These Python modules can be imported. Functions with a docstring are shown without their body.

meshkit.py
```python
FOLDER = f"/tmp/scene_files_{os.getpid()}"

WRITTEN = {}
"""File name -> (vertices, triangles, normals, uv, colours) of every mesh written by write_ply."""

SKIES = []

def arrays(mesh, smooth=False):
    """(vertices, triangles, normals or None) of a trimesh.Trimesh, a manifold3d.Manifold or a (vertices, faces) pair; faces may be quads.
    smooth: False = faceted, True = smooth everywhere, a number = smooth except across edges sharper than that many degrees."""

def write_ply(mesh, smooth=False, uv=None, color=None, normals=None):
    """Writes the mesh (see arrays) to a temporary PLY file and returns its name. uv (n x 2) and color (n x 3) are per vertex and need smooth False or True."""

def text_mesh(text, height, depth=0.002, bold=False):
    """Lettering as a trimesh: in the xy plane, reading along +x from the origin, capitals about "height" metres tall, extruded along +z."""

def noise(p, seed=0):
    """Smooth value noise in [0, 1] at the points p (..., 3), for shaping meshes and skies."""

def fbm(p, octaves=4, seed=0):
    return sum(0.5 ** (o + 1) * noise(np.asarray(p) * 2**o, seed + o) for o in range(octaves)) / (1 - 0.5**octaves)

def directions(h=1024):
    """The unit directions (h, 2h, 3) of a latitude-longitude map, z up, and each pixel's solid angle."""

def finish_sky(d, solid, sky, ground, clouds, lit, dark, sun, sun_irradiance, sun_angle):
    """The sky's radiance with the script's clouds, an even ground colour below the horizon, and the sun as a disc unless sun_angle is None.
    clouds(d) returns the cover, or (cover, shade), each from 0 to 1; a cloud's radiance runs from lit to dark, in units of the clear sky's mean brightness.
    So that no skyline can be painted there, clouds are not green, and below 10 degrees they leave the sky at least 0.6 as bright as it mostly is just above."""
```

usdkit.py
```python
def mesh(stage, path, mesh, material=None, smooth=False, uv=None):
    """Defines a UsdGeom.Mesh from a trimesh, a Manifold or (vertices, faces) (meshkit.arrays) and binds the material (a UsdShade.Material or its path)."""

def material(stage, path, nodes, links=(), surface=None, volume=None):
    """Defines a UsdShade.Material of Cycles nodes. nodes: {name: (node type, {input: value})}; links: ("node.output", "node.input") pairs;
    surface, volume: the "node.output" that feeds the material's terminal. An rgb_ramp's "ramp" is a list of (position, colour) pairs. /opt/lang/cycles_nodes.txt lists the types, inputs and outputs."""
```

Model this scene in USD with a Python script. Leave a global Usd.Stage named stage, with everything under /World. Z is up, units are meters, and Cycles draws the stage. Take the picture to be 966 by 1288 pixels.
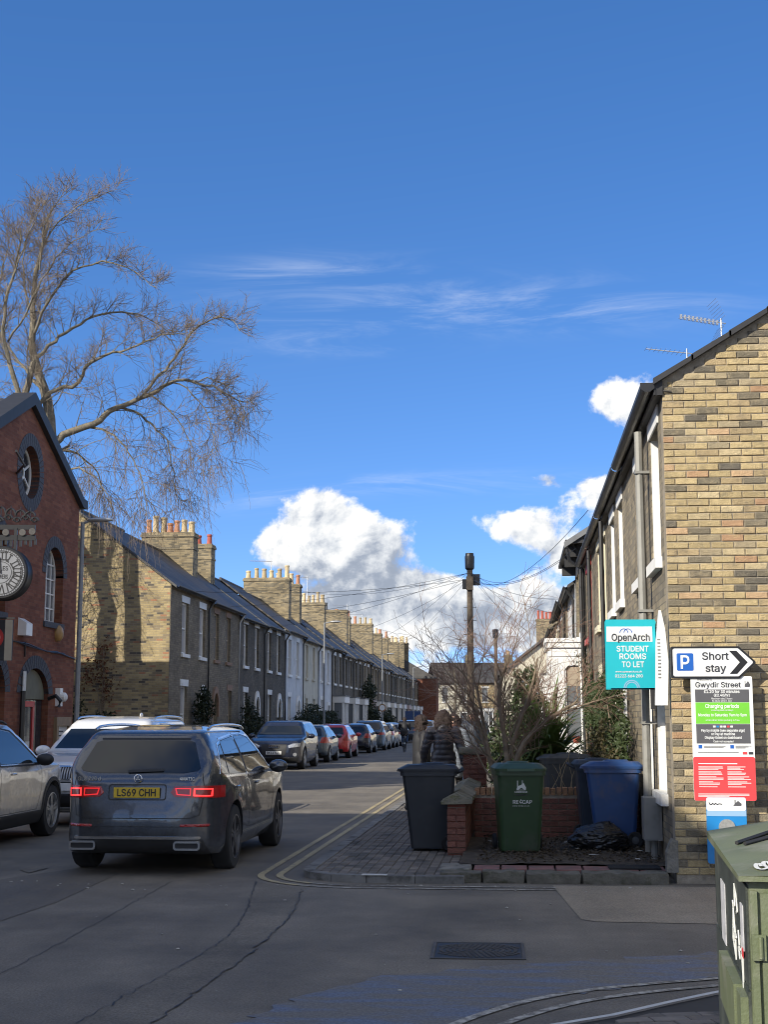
import math, random, numpy as np, trimesh, usdkit, meshkit
import manifold3d as m3
from manifold3d import Manifold, CrossSection
from shapely.geometry import Polygon, LineString, Point, box as sbox
from shapely.ops import unary_union
from pxr import Usd, UsdGeom, UsdLux, UsdShade, Gf, Sdf, Vt

stage = Usd.Stage.CreateInMemory()
UsdGeom.SetStageUpAxis(stage, UsdGeom.Tokens.z)
UsdGeom.SetStageMetersPerUnit(stage, 1.0)
UsdGeom.Xform.Define(stage, '/World')
UsdGeom.Scope.Define(stage, '/World/Looks')

# ------------------------------------------------------------------ camera, sun, sky, exposure
EYE, FPX = np.array([0.0, 0.0, 1.65]), 1750.0
YAW, PITCH = math.atan(167 / 1750), math.atan(261 / 1750)
EXPOSURE = 0.95
SUN_AZ, SUN_EL = math.radians(40), math.radians(28)      # behind the camera and to its left
SUN_I, SKY_S = 0.85, 0.14
FWD = np.array([-math.sin(YAW) * math.cos(PITCH), math.cos(YAW) * math.cos(PITCH), math.sin(PITCH)])
RGT = np.array([math.cos(YAW), math.sin(YAW), 0.0])
UPV = np.cross(RGT, FWD)
cam = UsdGeom.Camera.Define(stage, '/World/camera')
cam.CreateFocalLengthAttr(50.0)
cam.CreateHorizontalApertureAttr(50 * 966 / FPX)
cam.CreateVerticalApertureAttr(50 * 1288 / FPX)
cam.CreateClippingRangeAttr(Gf.Vec2f(0.1, 3000))
cam.CreateExposureAttr(EXPOSURE)
cam.AddTransformOp().Set(Gf.Matrix4d(*RGT, 0, *UPV, 0, *(-FWD), 0, *EYE, 1))

S = np.array([-math.sin(SUN_AZ) * math.cos(SUN_EL), -math.cos(SUN_AZ) * math.cos(SUN_EL), math.sin(SUN_EL)])
sun = UsdLux.DistantLight.Define(stage, '/World/sun')
sun.CreateIntensityAttr(SUN_I); sun.CreateAngleAttr(0.5); sun.CreateNormalizeAttr(True)
sun.CreateColorAttr(Gf.Vec3f(1.0, 0.93, 0.80))
_x = np.cross([0, 0, 1], S); _x /= np.linalg.norm(_x)
sun.AddTransformOp().Set(Gf.Matrix4d(*_x, 0, *np.cross(S, _x), 0, *S, 0, 0, 0, 60, 1))


def ray(u, v):
    d = FWD + RGT * (u - 483) / FPX + UPV * (644 - v) / FPX
    return d


def P(u, v, y):
    "the point of the place at street distance y seen towards a direction"
    d = ray(u, v); return EYE + d * (y / d[1])


def G(u, v, z=0.0):
    d = ray(u, v); return EYE + d * ((z - EYE[2]) / d[2])


def sky_material():
    N = {"tc": ("texture_coordinate", {}),
         "sky": ("sky_texture", {"sky_type": "single_scattering", "sun_disc": False, "sun_elevation": SUN_EL,
                                 "sun_rotation": math.atan2(S[0], S[1]), "air_density": 1.0, "aerosol_density": 0.1, "ozone_density": 2.6, "altitude": 200.0}),
         "sep": ("separate_xyz", {})}
    K = [("tc.generated", "sep.vector")]
    cnt = [0]

    def node(kind, ins, links):
        n = f"n{cnt[0]}"; cnt[0] += 1
        N[n] = (kind, ins)
        for a, b in links: K.append((a, f"{n}.{b}"))
        return n

    def mth(op, a, b=None, c=None, clamp=False):
        ins, links = {"math_type": op, "use_clamp": clamp}, []
        for i, q in enumerate((a, b, c)):
            if q is None: continue
            if isinstance(q, str): links.append((q, f"value{i + 1}"))
            else: ins[f"value{i + 1}"] = float(q)
        return node("math", ins, links) + ".value"
    ysafe = mth("maximum", "sep.y", 0.02)
    gx, gz = mth("divide", "sep.x", ysafe), mth("divide", "sep.z", ysafe)     # tangent coordinates down the street
    vec = node("combine_xyz", {}, [(gx, "x"), (gz, "y")]) + ".vector"
    n1 = node("noise_texture", {"scale": 14.0, "detail": 11.0, "roughness": 0.62, "distortion": 0.15}, [(vec, "vector")]) + ".fac"
    n1b = node("noise_texture", {"scale": 14.0, "detail": 11.0, "roughness": 0.60, "distortion": 0.15},
               [(node("vector_math", {"math_type": "add", "vector2": (-0.006, 0.010, 0)}, [(vec, "vector1")]) + ".vector", "vector")]) + ".fac"
    n2 = node("noise_texture", {"scale": 30.0, "detail": 6.0, "roughness": 0.6}, [(vec, "vector")]) + ".fac"

    def field(blobs):
        tot = None
        for (u, v, ru, rv, w) in blobs:
            d = ray(u, v); cx, cz = d[0] / d[1], d[2] / d[1]
            a = mth("divide", mth("subtract", gx, cx), ru / FPX)
            b = mth("divide", mth("subtract", gz, cz), rv / FPX)
            r = mth("add", mth("multiply", a, a), mth("multiply", b, b))
            g = mth("multiply", mth("exponent", mth("multiply", r, -1.0)), w)
            tot = g if tot is None else mth("add", tot, g)
        return tot
    cum = field(CUMULUS)
    h = mth("add", cum, mth("multiply", mth("subtract", n1, 0.5), 2.3))
    cover = node("map_range", {"range_type": "smoothstep", "from_min": 0.45, "from_max": 0.70, "clamp": True}, [(h, "value")]) + ".result"
    # cloud relief: the noise seen from a little towards the sun against the noise here
    rel = mth("multiply", mth("subtract", n1, n1b), 3.3)
    dark = field(CLOUDBASE)
    lum = mth("add", mth("subtract", 0.93, mth("multiply", dark, 0.42)), rel)
    lum = mth("add", lum, mth("multiply", mth("subtract", n2, 0.5), 0.25))
    lum = mth("maximum", mth("minimum", lum, 1.02), 0.34)
    ccol = node("rgb_ramp", {"ramp": [(0.0, (0.20, 0.25, 0.34)), (0.45, (0.36, 0.41, 0.50)), (0.75, (0.72, 0.75, 0.79)), (1.0, (1.0, 0.99, 0.96))]}, [(lum, "fac")]) + ".color"
    # thin high wisps
    wv = node("vector_math", {"math_type": "multiply", "vector2": (2.2, 15.0, 1)}, [(vec, "vector1")]) + ".vector"
    wn = node("noise_texture", {"scale": 2.6, "detail": 7.0, "roughness": 0.68, "distortion": 0.9}, [(wv, "vector")]) + ".fac"
    wis = mth("multiply", node("map_range", {"range_type": "smoothstep", "from_min": 0.42, "from_max": 0.85, "clamp": True}, [(wn, "value")]) + ".result", field(WISPS), clamp=True)
    # sky out of the frame: scattered clouds added, cover raised to fill the shade
    front = node("map_range", {"range_type": "smoothstep", "from_min": 0.25, "from_max": 0.45, "clamp": True}, [("sep.y", "value")]) + ".result"
    gn = node("noise_texture", {"scale": 3.0, "detail": 6.0, "roughness": 0.55}, [("tc.generated", "vector")]) + ".fac"
    gcov = node("map_range", {"range_type": "smoothstep", "from_min": 0.43, "from_max": 0.56, "clamp": True}, [(gn, "value")]) + ".result"
    up = node("combine_xyz", {}, [("sep.x", "x"), ("sep.y", "y"), (mth("multiply_add", mth("maximum", "sep.z", 0.0), SKY_LIFT[0], SKY_LIFT[1]), "z")]) + ".vector"
    K.append((node("vector_math", {"math_type": "normalize"}, [(up, "vector1")]) + ".vector", "sky.vector"))
    skyc = node("hsv", {"hue": 0.5, "saturation": SKY_SAT, "value": 1.0, "fac": 1.0}, [("sky.color", "color")]) + ".color"
    skyc = node("mix", {"mix_type": "multiply", "fac": 1.0, "color2": SKY_TINT}, [(skyc, "color1")]) + ".color"
    cl = node("mix", {"mix_type": "multiply", "fac": 1.0, "color2": (CLOUD_L,) * 3}, [(ccol, "color1")]) + ".color"
    k1 = mth("multiply", cover, front)
    k2 = mth("multiply", mth("multiply", gcov, mth("subtract", 1.0, front)), 0.8)
    a = node("mix", {"mix_type": "mix", "color2": (CLOUD_L * 0.75, CLOUD_L * 0.82, CLOUD_L * 0.95)}, [(skyc, "color1"), (mth("multiply", wis, front), "fac")]) + ".color"
    b = node("mix", {"mix_type": "mix"}, [(a, "color1"), (cl, "color2"), (k1, "fac")]) + ".color"
    c = node("mix", {"mix_type": "mix", "color2": (CLOUD_L * 0.95, CLOUD_L * 0.93, CLOUD_L * 0.89)}, [(b, "color1"), (k2, "fac")]) + ".color"
    N["bg"] = ("background_shader", {"strength": SKY_S})
    K.append((c, "bg.color"))
    return usdkit.material(stage, '/World/Looks/sky', N, K, surface="bg.background")


CLOUD_L, SKY_SAT, SKY_LIFT, SKY_TINT = 4.2, 1.26, (1.4, 0.11), (0.87, 0.75, 0.83)
# cumulus masses: direction (as seen down the street), half width, half height, weight
CUMULUS = [(405, 640, 52, 42, 0.95), (470, 690, 85, 48, 0.95), (365, 690, 50, 26, 0.8), (545, 755, 105, 38, 1.15), (645, 778, 100, 32, 1.05), (440, 765, 130, 28, 0.75), (610, 735, 26, 30, -0.5), (570, 690, 40, 22, -0.7),
           (672, 660, 82, 36, 0.86), (712, 705, 36, 26, 0.8), (650, 702, 40, 12, -0.3), (560, 795, 120, 22, 0.5), (776, 508, 56, 40, 0.86), (756, 612, 48, 30, 0.78), (685, 603, 26, 12, 0.55), (690, 770, 80, 30, 0.7),
           (620, 845, 150, 28, 0.5)]
CLOUDBASE = [(430, 740, 120, 34, 0.85), (550, 770, 130, 32, 0.95), (480, 700, 70, 24, 0.6), (410, 665, 45, 16, 0.4), (650, 800, 90, 20, 0.7), (700, 690, 60, 14, 0.6), (760, 620, 40, 12, 0.4), (690, 605, 40, 20, 0.5), (400, 690, 30, 14, 0.3)]
WISPS = [(560, 384, 260, 32, 0.46), (380, 345, 120, 24, 0.40), (410, 432, 110, 15, 0.46), (560, 608, 220, 14, 0.4), (320, 625, 70, 20, 0.35), (740, 395, 160, 24, 0.25)]
dome = UsdLux.DomeLight.Define(stage, '/World/sky')
dome.CreateIntensityAttr(1.0)
UsdShade.MaterialBindingAPI.Apply(dome.GetPrim()).Bind(sky_material())
dome.GetPrim().SetCustomDataByKey('kind', 'structure')

# ------------------------------------------------------------------ materials
LK = {}


def mat(name, nodes, links, surface="p.BSDF"):
    LK[name] = usdkit.material(stage, '/World/Looks/' + name, nodes, links, surface=surface); return LK[name]


def plain(name, col, rough=0.6, metal=0.0, var=0.15, scale=6.0, bump=0.0, bscale=60.0, coat=0.0, spec=0.5, dirt=None, dscale=3.0, rnd=0.0):
    "one colour with soft uneven tone, fine relief and an optional second colour in blotches"
    N = {"g": ("texture_coordinate", {}), "n": ("noise_texture", {"scale": scale, "detail": 5.0, "roughness": 0.6}),
         "m": ("map_range", {"from_min": 0.25, "from_max": 0.75, "to_min": 1 - var, "to_max": 1 + var}),
         "h": ("hsv", {"hue": 0.5, "saturation": 1.0, "fac": 1.0, "color": col}),
         "p": ("principled_bsdf", {"roughness": rough, "metallic": metal, "coat_weight": coat, "specular_ior_level": spec})}
    K = [("g.object", "n.vector"), ("n.fac", "m.value")]
    if rnd:
        N["oi"] = ("object_info", {}); N["om"] = ("map_range", {"to_min": 1 - rnd, "to_max": 1 + rnd}); N["mm"] = ("math", {"math_type": "multiply"})
        K += [("oi.random", "om.value"), ("om.result", "mm.value1"), ("m.result", "mm.value2"), ("mm.value", "h.value")]
    else:
        K.append(("m.result", "h.value"))
    last = "h.color"
    if dirt is not None:
        N["dn"] = ("noise_texture", {"scale": dscale, "detail": 7.0, "roughness": 0.65}); N["dr"] = ("map_range", {"range_type": "smoothstep", "from_min": 0.48, "from_max": 0.68, "clamp": True})
        N["dm"] = ("mix", {"mix_type": "mix", "color2": dirt})
        K += [("g.object", "dn.vector"), ("dn.fac", "dr.value"), ("dr.result", "dm.fac"), (last, "dm.color1")]; last = "dm.color"
    K.append((last, "p.base_color"))
    if bump:
        N["bn"] = ("noise_texture", {"scale": bscale, "detail": 4.0, "roughness": 0.6}); N["b"] = ("bump", {"strength": bump, "distance": 0.02})
        K += [("g.object", "bn.vector"), ("bn.fac", "b.height"), ("b.normal", "p.normal")]
    return mat(name, N, K)


def brickwork(name, palette, mortar, bw=0.235, rh=0.0765, ms=0.006, soot=0.25, bump=0.5, tint=None):
    "brick courses for walls too far or too oblique to tell the bricks apart"
    N = {"g": ("geometry", {}), "s": ("separate_xyz", {}), "u": ("math", {"math_type": "add"}), "cv": ("combine_xyz", {}),
         "bt": ("brick_texture", {"offset": 0.5, "offset_frequency": 2, "squash": 1.0, "scale": 1.0, "mortar_size": ms, "mortar_smooth": 0.3, "brick_width": bw, "row_height": rh}),
         "r": ("math", {"math_type": "divide", "value2": rh}), "rf": ("math", {"math_type": "floor"}), "rm": ("math", {"math_type": "floored_modulo", "value2": 2.0}),
         "ro": ("math", {"math_type": "multiply_add", "value2": -0.5, "value3": 0.5}), "ud": ("math", {"math_type": "divide", "value2": bw}), "ua": ("math", {"math_type": "add"}),
         "uf": ("math", {"math_type": "floor"}), "idv": ("combine_xyz", {}), "wn": ("white_noise_texture", {"dimensions": "2D"}),
         "ramp": ("rgb_ramp", {"ramp": palette, "interpolate": False}),
         "n": ("noise_texture", {"scale": 40.0, "detail": 4.0, "roughness": 0.6}), "nm": ("map_range", {"from_min": 0.2, "from_max": 0.8, "to_min": 0.8, "to_max": 1.2}),
         "n2": ("noise_texture", {"scale": 0.9, "detail": 6.0, "roughness": 0.65}), "n2m": ("map_range", {"from_min": 0.3, "from_max": 0.7, "to_min": 1 - soot, "to_max": 1 + soot * 0.5}),
         "v": ("math", {"math_type": "multiply"}), "h": ("hsv", {"hue": 0.5, "saturation": 1.0, "fac": 1.0}),
         "mx": ("mix", {"mix_type": "mix", "color2": mortar}), "h2": ("hsv", {"hue": 0.5, "saturation": 1.0, "fac": 1.0}),
         "inv": ("math", {"math_type": "subtract", "value1": 1.0}), "bh": ("math", {"math_type": "multiply_add", "value2": 0.25}),
         "b": ("bump", {"strength": bump, "distance": 0.012}), "p": ("principled_bsdf", {"roughness": 0.9, "specular_ior_level": 0.25})}
    K = [("g.position", "s.vector"), ("s.x", "u.value1"), ("s.y", "u.value2"), ("u.value", "cv.x"), ("s.z", "cv.y"), ("cv.vector", "bt.vector"),
         ("s.z", "r.value1"), ("r.value", "rf.value1"), ("rf.value", "rm.value1"), ("rm.value", "ro.value1"), ("u.value", "ud.value1"), ("ud.value", "ua.value1"), ("ro.value", "ua.value2"),
         ("ua.value", "uf.value1"), ("uf.value", "idv.x"), ("rf.value", "idv.y"), ("idv.vector", "wn.vector"), ("wn.value", "ramp.fac"),
         ("g.position", "n.vector"), ("n.fac", "nm.value"), ("g.position", "n2.vector"), ("n2.fac", "n2m.value"), ("nm.result", "h.value"), ("ramp.color", "h.color"),
         ("h.color", "mx.color1"), ("bt.fac", "mx.fac"), ("mx.color", "h2.color"), ("n2m.result", "h2.value"), ("h2.color", "p.base_color"),
         ("bt.fac", "inv.value2"), ("n.fac", "bh.value1"), ("inv.value", "bh.value3"), ("bh.value", "b.height"), ("b.normal", "p.normal")]
    return mat(name, N, K)


def slates(name, c1, c2, row=0.2, width=0.3):
    N = {"g": ("geometry", {}), "s": ("separate_xyz", {}), "z": ("math", {"math_type": "multiply", "value2": 1.7}), "u": ("math", {"math_type": "add"}), "cv": ("combine_xyz", {}),
         "bt": ("brick_texture", {"scale": 1.0, "mortar_size": 0.008, "mortar_smooth": 0.5, "brick_width": width, "row_height": row, "color1": c1, "color2": c2, "mortar": tuple(x * 0.35 for x in c1)}),
         "n": ("noise_texture", {"scale": 1.3, "detail": 6.0, "roughness": 0.7}), "nm": ("map_range", {"from_min": 0.3, "from_max": 0.7, "to_min": 0.7, "to_max": 1.35}),
         "h": ("hsv", {"hue": 0.5, "saturation": 1.0, "fac": 1.0}), "f": ("math", {"math_type": "fraction"}), "fd": ("math", {"math_type": "divide", "value2": row}),
         "b": ("bump", {"strength": 0.6, "distance": 0.02, "invert": True}), "p": ("principled_bsdf", {"roughness": 0.6})}
    K = [("g.position", "s.vector"), ("s.z", "z.value1"), ("s.y", "u.value1"), ("u.value", "cv.x"), ("z.value", "cv.y"), ("cv.vector", "bt.vector"), ("g.position", "n.vector"), ("n.fac", "nm.value"),
         ("bt.color", "h.color"), ("nm.result", "h.value"), ("h.color", "p.base_color"), ("z.value", "fd.value1"), ("fd.value", "f.value1"), ("f.value", "b.height"), ("b.normal", "p.normal")]
    N["u"] = ("math", {"math_type": "multiply", "value2": 1.0})
    return mat(name, N, K)


def leafy(name, c1, c2, trans=0.3):
    N = {"g": ("geometry", {}), "r": ("rgb_ramp", {"ramp": [(0.0, c1), (1.0, c2)]}), "p": ("principled_bsdf", {"roughness": 0.55, "specular_ior_level": 0.4}), "t": ("translucent_bsdf", {}), "x": ("mix_closure", {"fac": trans})}
    K = [("g.random_per_island", "r.fac"), ("r.color", "p.base_color"), ("r.color", "t.color"), ("p.BSDF", "x.closure1"), ("t.BSDF", "x.closure2")]
    return mat(name, N, K, surface="x.closure")


def asphalt(name, base, vary=0.25, rough=0.85, patches=True):
    N = {"g": ("geometry", {}), "n1": ("noise_texture", {"scale": 60.0, "detail": 6.0, "roughness": 0.85}), "m1": ("map_range", {"from_min": 0.3, "from_max": 0.7, "to_min": 0.35, "to_max": 1.75}),
         "n2": ("noise_texture", {"scale": 0.7, "detail": 10.0, "roughness": 0.72}), "m2": ("map_range", {"from_min": 0.3, "from_max": 0.7, "to_min": 1 - vary, "to_max": 1 + vary}),
         "mp": ("mapping", {"mapping_type": "point", "scale": (1.6, 0.12, 1.0)}), "n3": ("noise_texture", {"scale": 1.0, "detail": 5.0, "roughness": 0.6}), "m3": ("map_range", {"from_min": 0.3, "from_max": 0.7, "to_min": 0.87, "to_max": 1.13}),
         "a": ("math", {"math_type": "multiply"}), "a2": ("math", {"math_type": "multiply"}), "h": ("hsv", {"hue": 0.5, "saturation": 1.0, "fac": 1.0, "color": base}),
         "v": ("voronoi_texture", {"scale": 90.0}) if False else ("noise_texture", {"scale": 420.0, "detail": 2.0}), "sp": ("map_range", {"from_min": 0.66, "from_max": 0.72, "clamp": True}),
         "mx": ("mix", {"mix_type": "mix", "color2": (0.30, 0.29, 0.27)}), "spm": ("math", {"math_type": "multiply", "value2": 0.45}),
         "rm": ("map_range", {"from_min": 0.3, "from_max": 0.7, "to_min": rough - 0.12, "to_max": rough + 0.08}),
         "b": ("bump", {"strength": 0.35, "distance": 0.01}), "p": ("principled_bsdf", {"specular_ior_level": 0.35})}
    K = [("g.position", "n1.vector"), ("g.position", "n2.vector"), ("g.position", "mp.vector"), ("mp.vector", "n3.vector"), ("n1.fac", "m1.value"), ("n2.fac", "m2.value"), ("n3.fac", "m3.value"),
         ("m1.result", "a.value1"), ("m2.result", "a.value2"), ("a.value", "a2.value1"), ("m3.result", "a2.value2"), ("a2.value", "h.value"), ("g.position", "v.vector"), ("v.fac", "sp.value"), ("sp.result", "spm.value1"), ("spm.value", "mx.fac"),
         ("h.color", "mx.color1"), ("mx.color", "p.base_color"), ("n2.fac", "rm.value"), ("rm.result", "p.roughness"), ("n1.fac", "b.height"), ("b.normal", "p.normal")]
    return mat(name, N, K)


def worn_paint(name, col, under, amount=0.5):
    "road paint with worn gaps through which the tarmac shows"
    N = {"g": ("geometry", {}), "n": ("noise_texture", {"scale": 14.0, "detail": 9.0, "roughness": 0.75}), "m": ("map_range", {"range_type": "smoothstep", "from_min": amount - 0.1, "from_max": amount + 0.12, "clamp": True}),
         "n2": ("noise_texture", {"scale": 1.2, "detail": 3.0}), "ad": ("math", {"math_type": "multiply_add", "value2": 0.35, "value3": -0.17}), "a": ("math", {"math_type": "add"}),
         "x": ("mix", {"mix_type": "mix", "color1": col, "color2": under}), "p": ("principled_bsdf", {"roughness": 0.75})}
    K = [("g.position", "n.vector"), ("g.position", "n2.vector"), ("n2.fac", "ad.value1"), ("n.fac", "a.value1"), ("ad.value", "a.value2"), ("a.value", "m.value"), ("m.result", "x.fac"), ("x.color", "p.base_color")]
    return mat(name, N, K)


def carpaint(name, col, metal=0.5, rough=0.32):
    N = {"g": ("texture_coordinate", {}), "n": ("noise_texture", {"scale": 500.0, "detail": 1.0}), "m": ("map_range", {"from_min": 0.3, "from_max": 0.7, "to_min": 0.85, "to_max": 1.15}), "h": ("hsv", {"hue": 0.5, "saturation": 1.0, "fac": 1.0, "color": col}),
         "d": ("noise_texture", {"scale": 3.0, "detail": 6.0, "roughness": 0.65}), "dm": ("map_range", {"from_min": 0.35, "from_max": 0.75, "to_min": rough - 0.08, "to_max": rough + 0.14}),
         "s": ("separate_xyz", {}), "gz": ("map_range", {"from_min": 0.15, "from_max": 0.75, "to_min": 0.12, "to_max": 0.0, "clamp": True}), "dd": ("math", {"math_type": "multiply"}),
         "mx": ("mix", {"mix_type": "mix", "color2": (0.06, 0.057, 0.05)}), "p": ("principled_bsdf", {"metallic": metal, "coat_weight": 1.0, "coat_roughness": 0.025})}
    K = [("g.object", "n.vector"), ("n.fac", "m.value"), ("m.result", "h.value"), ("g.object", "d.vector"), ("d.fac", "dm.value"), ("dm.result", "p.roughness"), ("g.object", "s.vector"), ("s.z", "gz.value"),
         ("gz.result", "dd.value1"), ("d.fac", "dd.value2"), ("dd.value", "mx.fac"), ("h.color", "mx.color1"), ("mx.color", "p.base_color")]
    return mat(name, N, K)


def glossy_glass(name, col, rough=0.03):
    return mat(name, {"p": ("principled_bsdf", {"base_color": col, "roughness": rough, "specular_ior_level": 0.6, "coat_weight": 0.15, "coat_roughness": 0.01})}, [])


def lamp(name, col, strength, base):
    return mat(name, {"p": ("principled_bsdf", {"base_color": base, "roughness": 0.2, "emission_color": col, "emission_strength": strength, "coat_weight": 0.8})}, [])


# ------------------------------------------------------------------ mesh and scene helpers
class MB:
    "collects shapes into one mesh"
    def __init__(s): s.v, s.f, s.n = [], [], 0

    def add(s, v, f):
        v, f = np.asarray(v, float), np.asarray(f, int)
        if f.shape[1] == 4: f = np.vstack([f[:, [0, 1, 2]], f[:, [0, 2, 3]]])
        s.v.append(v); s.f.append(f + s.n); s.n += len(v); return s

    def mesh(s, m): return s.add(np.array(m.vertices), np.array(m.faces))

    def box(s, x0, x1, y0, y1, z0, z1):
        x0, x1, y0, y1, z0, z1 = min(x0, x1), max(x0, x1), min(y0, y1), max(y0, y1), min(z0, z1), max(z0, z1)
        v = [(x0, y0, z0), (x1, y0, z0), (x1, y1, z0), (x0, y1, z0), (x0, y0, z1), (x1, y0, z1), (x1, y1, z1), (x0, y1, z1)]
        return s.add(v, [(0, 3, 2, 1), (4, 5, 6, 7), (0, 1, 5, 4), (1, 2, 6, 5), (2, 3, 7, 6), (3, 0, 4, 7)])

    def tube(s, pts, r, n=6, cap=True):
        p = np.asarray(pts, float); r = np.broadcast_to(np.asarray(r, float), (len(p),))
        t = np.gradient(p, axis=0); t /= np.maximum(np.linalg.norm(t, axis=1, keepdims=True), 1e-9)
        ref = np.array([0, 0, 1.0]) if abs(t[0, 2]) < 0.9 else np.array([1.0, 0, 0])
        a = np.cross(t, ref); bad = np.linalg.norm(a, axis=1) < 1e-3
        a[bad] = np.cross(t[bad], [0.3, 1, 0.2]); a /= np.linalg.norm(a, axis=1, keepdims=True); b = np.cross(t, a)
        ang = np.arange(n) / n * 2 * math.pi
        v = (p[:, None] + r[:, None, None] * (a[:, None] * np.cos(ang)[None, :, None] + b[:, None] * np.sin(ang)[None, :, None])).reshape(-1, 3)
        i, j = np.meshgrid(np.arange(len(p) - 1), np.arange(n), indexing='ij'); i, j = i.ravel(), j.ravel(); k = (j + 1) % n
        f = np.stack([i * n + j, (i + 1) * n + j, (i + 1) * n + k, i * n + k], 1)
        s.add(v, f)
        if cap and n > 3:
            for base, rev in ((0, False), ((len(p) - 1) * n, True)):
                fan = [(base, base + q, base + q + 1) if not rev else (base, base + q + 1, base + q) for q in range(1, n - 1)]
                s.f.append(np.array(fan) + s.n - len(v))
        return s

    def lathe(s, prof, c=(0, 0, 0), n=16, axis='z'):
        "prof: (radius, height) pairs turned about an axis through c"
        prof = np.asarray(prof, float); ang = np.arange(n) / n * 2 * math.pi
        x = prof[:, 0][:, None] * np.cos(ang); y = prof[:, 0][:, None] * np.sin(ang); z = np.repeat(prof[:, 1][:, None], n, 1)
        v = {'z': np.stack([x, y, z], -1), 'y': np.stack([y, z, x], -1), 'x': np.stack([z, x, y], -1)}[axis].reshape(-1, 3) + np.asarray(c)
        i, j = np.meshgrid(np.arange(len(prof) - 1), np.arange(n), indexing='ij'); i, j = i.ravel(), j.ravel(); k = (j + 1) % n
        return s.add(v, np.stack([i * n + j, i * n + k, (i + 1) * n + k, (i + 1) * n + j], 1))

    def poly(s, pg, d0, d1, fr):
        "extrudes a flat outline: fr(a, b, depth) -> points"
        for g in (getattr(pg, 'geoms', None) or [pg]):
            if g.is_empty or g.area < 1e-8: continue
            m = trimesh.creation.extrude_polygon(g, 1.0, engine="earcut")
            v = np.array(m.vertices); w = fr(v[:, 0], v[:, 1], d0 + (d1 - d0) * v[:, 2])
            f = np.array(m.faces); w = np.stack(np.broadcast_arrays(*w), 1)
            if np.linalg.det(np.stack([np.array(fr(1.0, 0.0, 0.0)) - np.array(fr(0.0, 0.0, 0.0)), np.array(fr(0.0, 1.0, 0.0)) - np.array(fr(0.0, 0.0, 0.0)), (np.array(fr(0.0, 0.0, 1.0)) - np.array(fr(0.0, 0.0, 0.0))) * (d1 - d0)])) < 0: f = f[:, ::-1]
            s.add(w, f)
        return s

    def out(s): return (np.vstack(s.v), np.vstack(s.f)) if s.v else None


COUNT, LOC = {}, {}


def numbered(parent, name):
    k = COUNT.get((parent, name), -1) + 1; COUNT[(parent, name)] = k
    return name if k == 0 else f"{name}_{k:03d}"


def tag(o, label=None, cat=None, group=None, kind=None):
    p = o.GetPrim() if hasattr(o, 'GetPrim') else o
    for k, v in (('label', label), ('category', cat), ('group', group), ('kind', kind)):
        if v: p.SetCustomDataByKey(k, v)
    return o


def thing(name, label, cat, loc=(0, 0, 0), rotz=0.0, group=None):
    path = '/World/' + numbered('/World', name)
    x = UsdGeom.Xform.Define(stage, path); x.AddTranslateOp().Set(Gf.Vec3d(*map(float, loc)))
    x.AddRotateZOp().Set(float(math.degrees(rotz)))
    LOC[path] = np.array(loc, float)
    return tag(x, label, cat, group)


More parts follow.
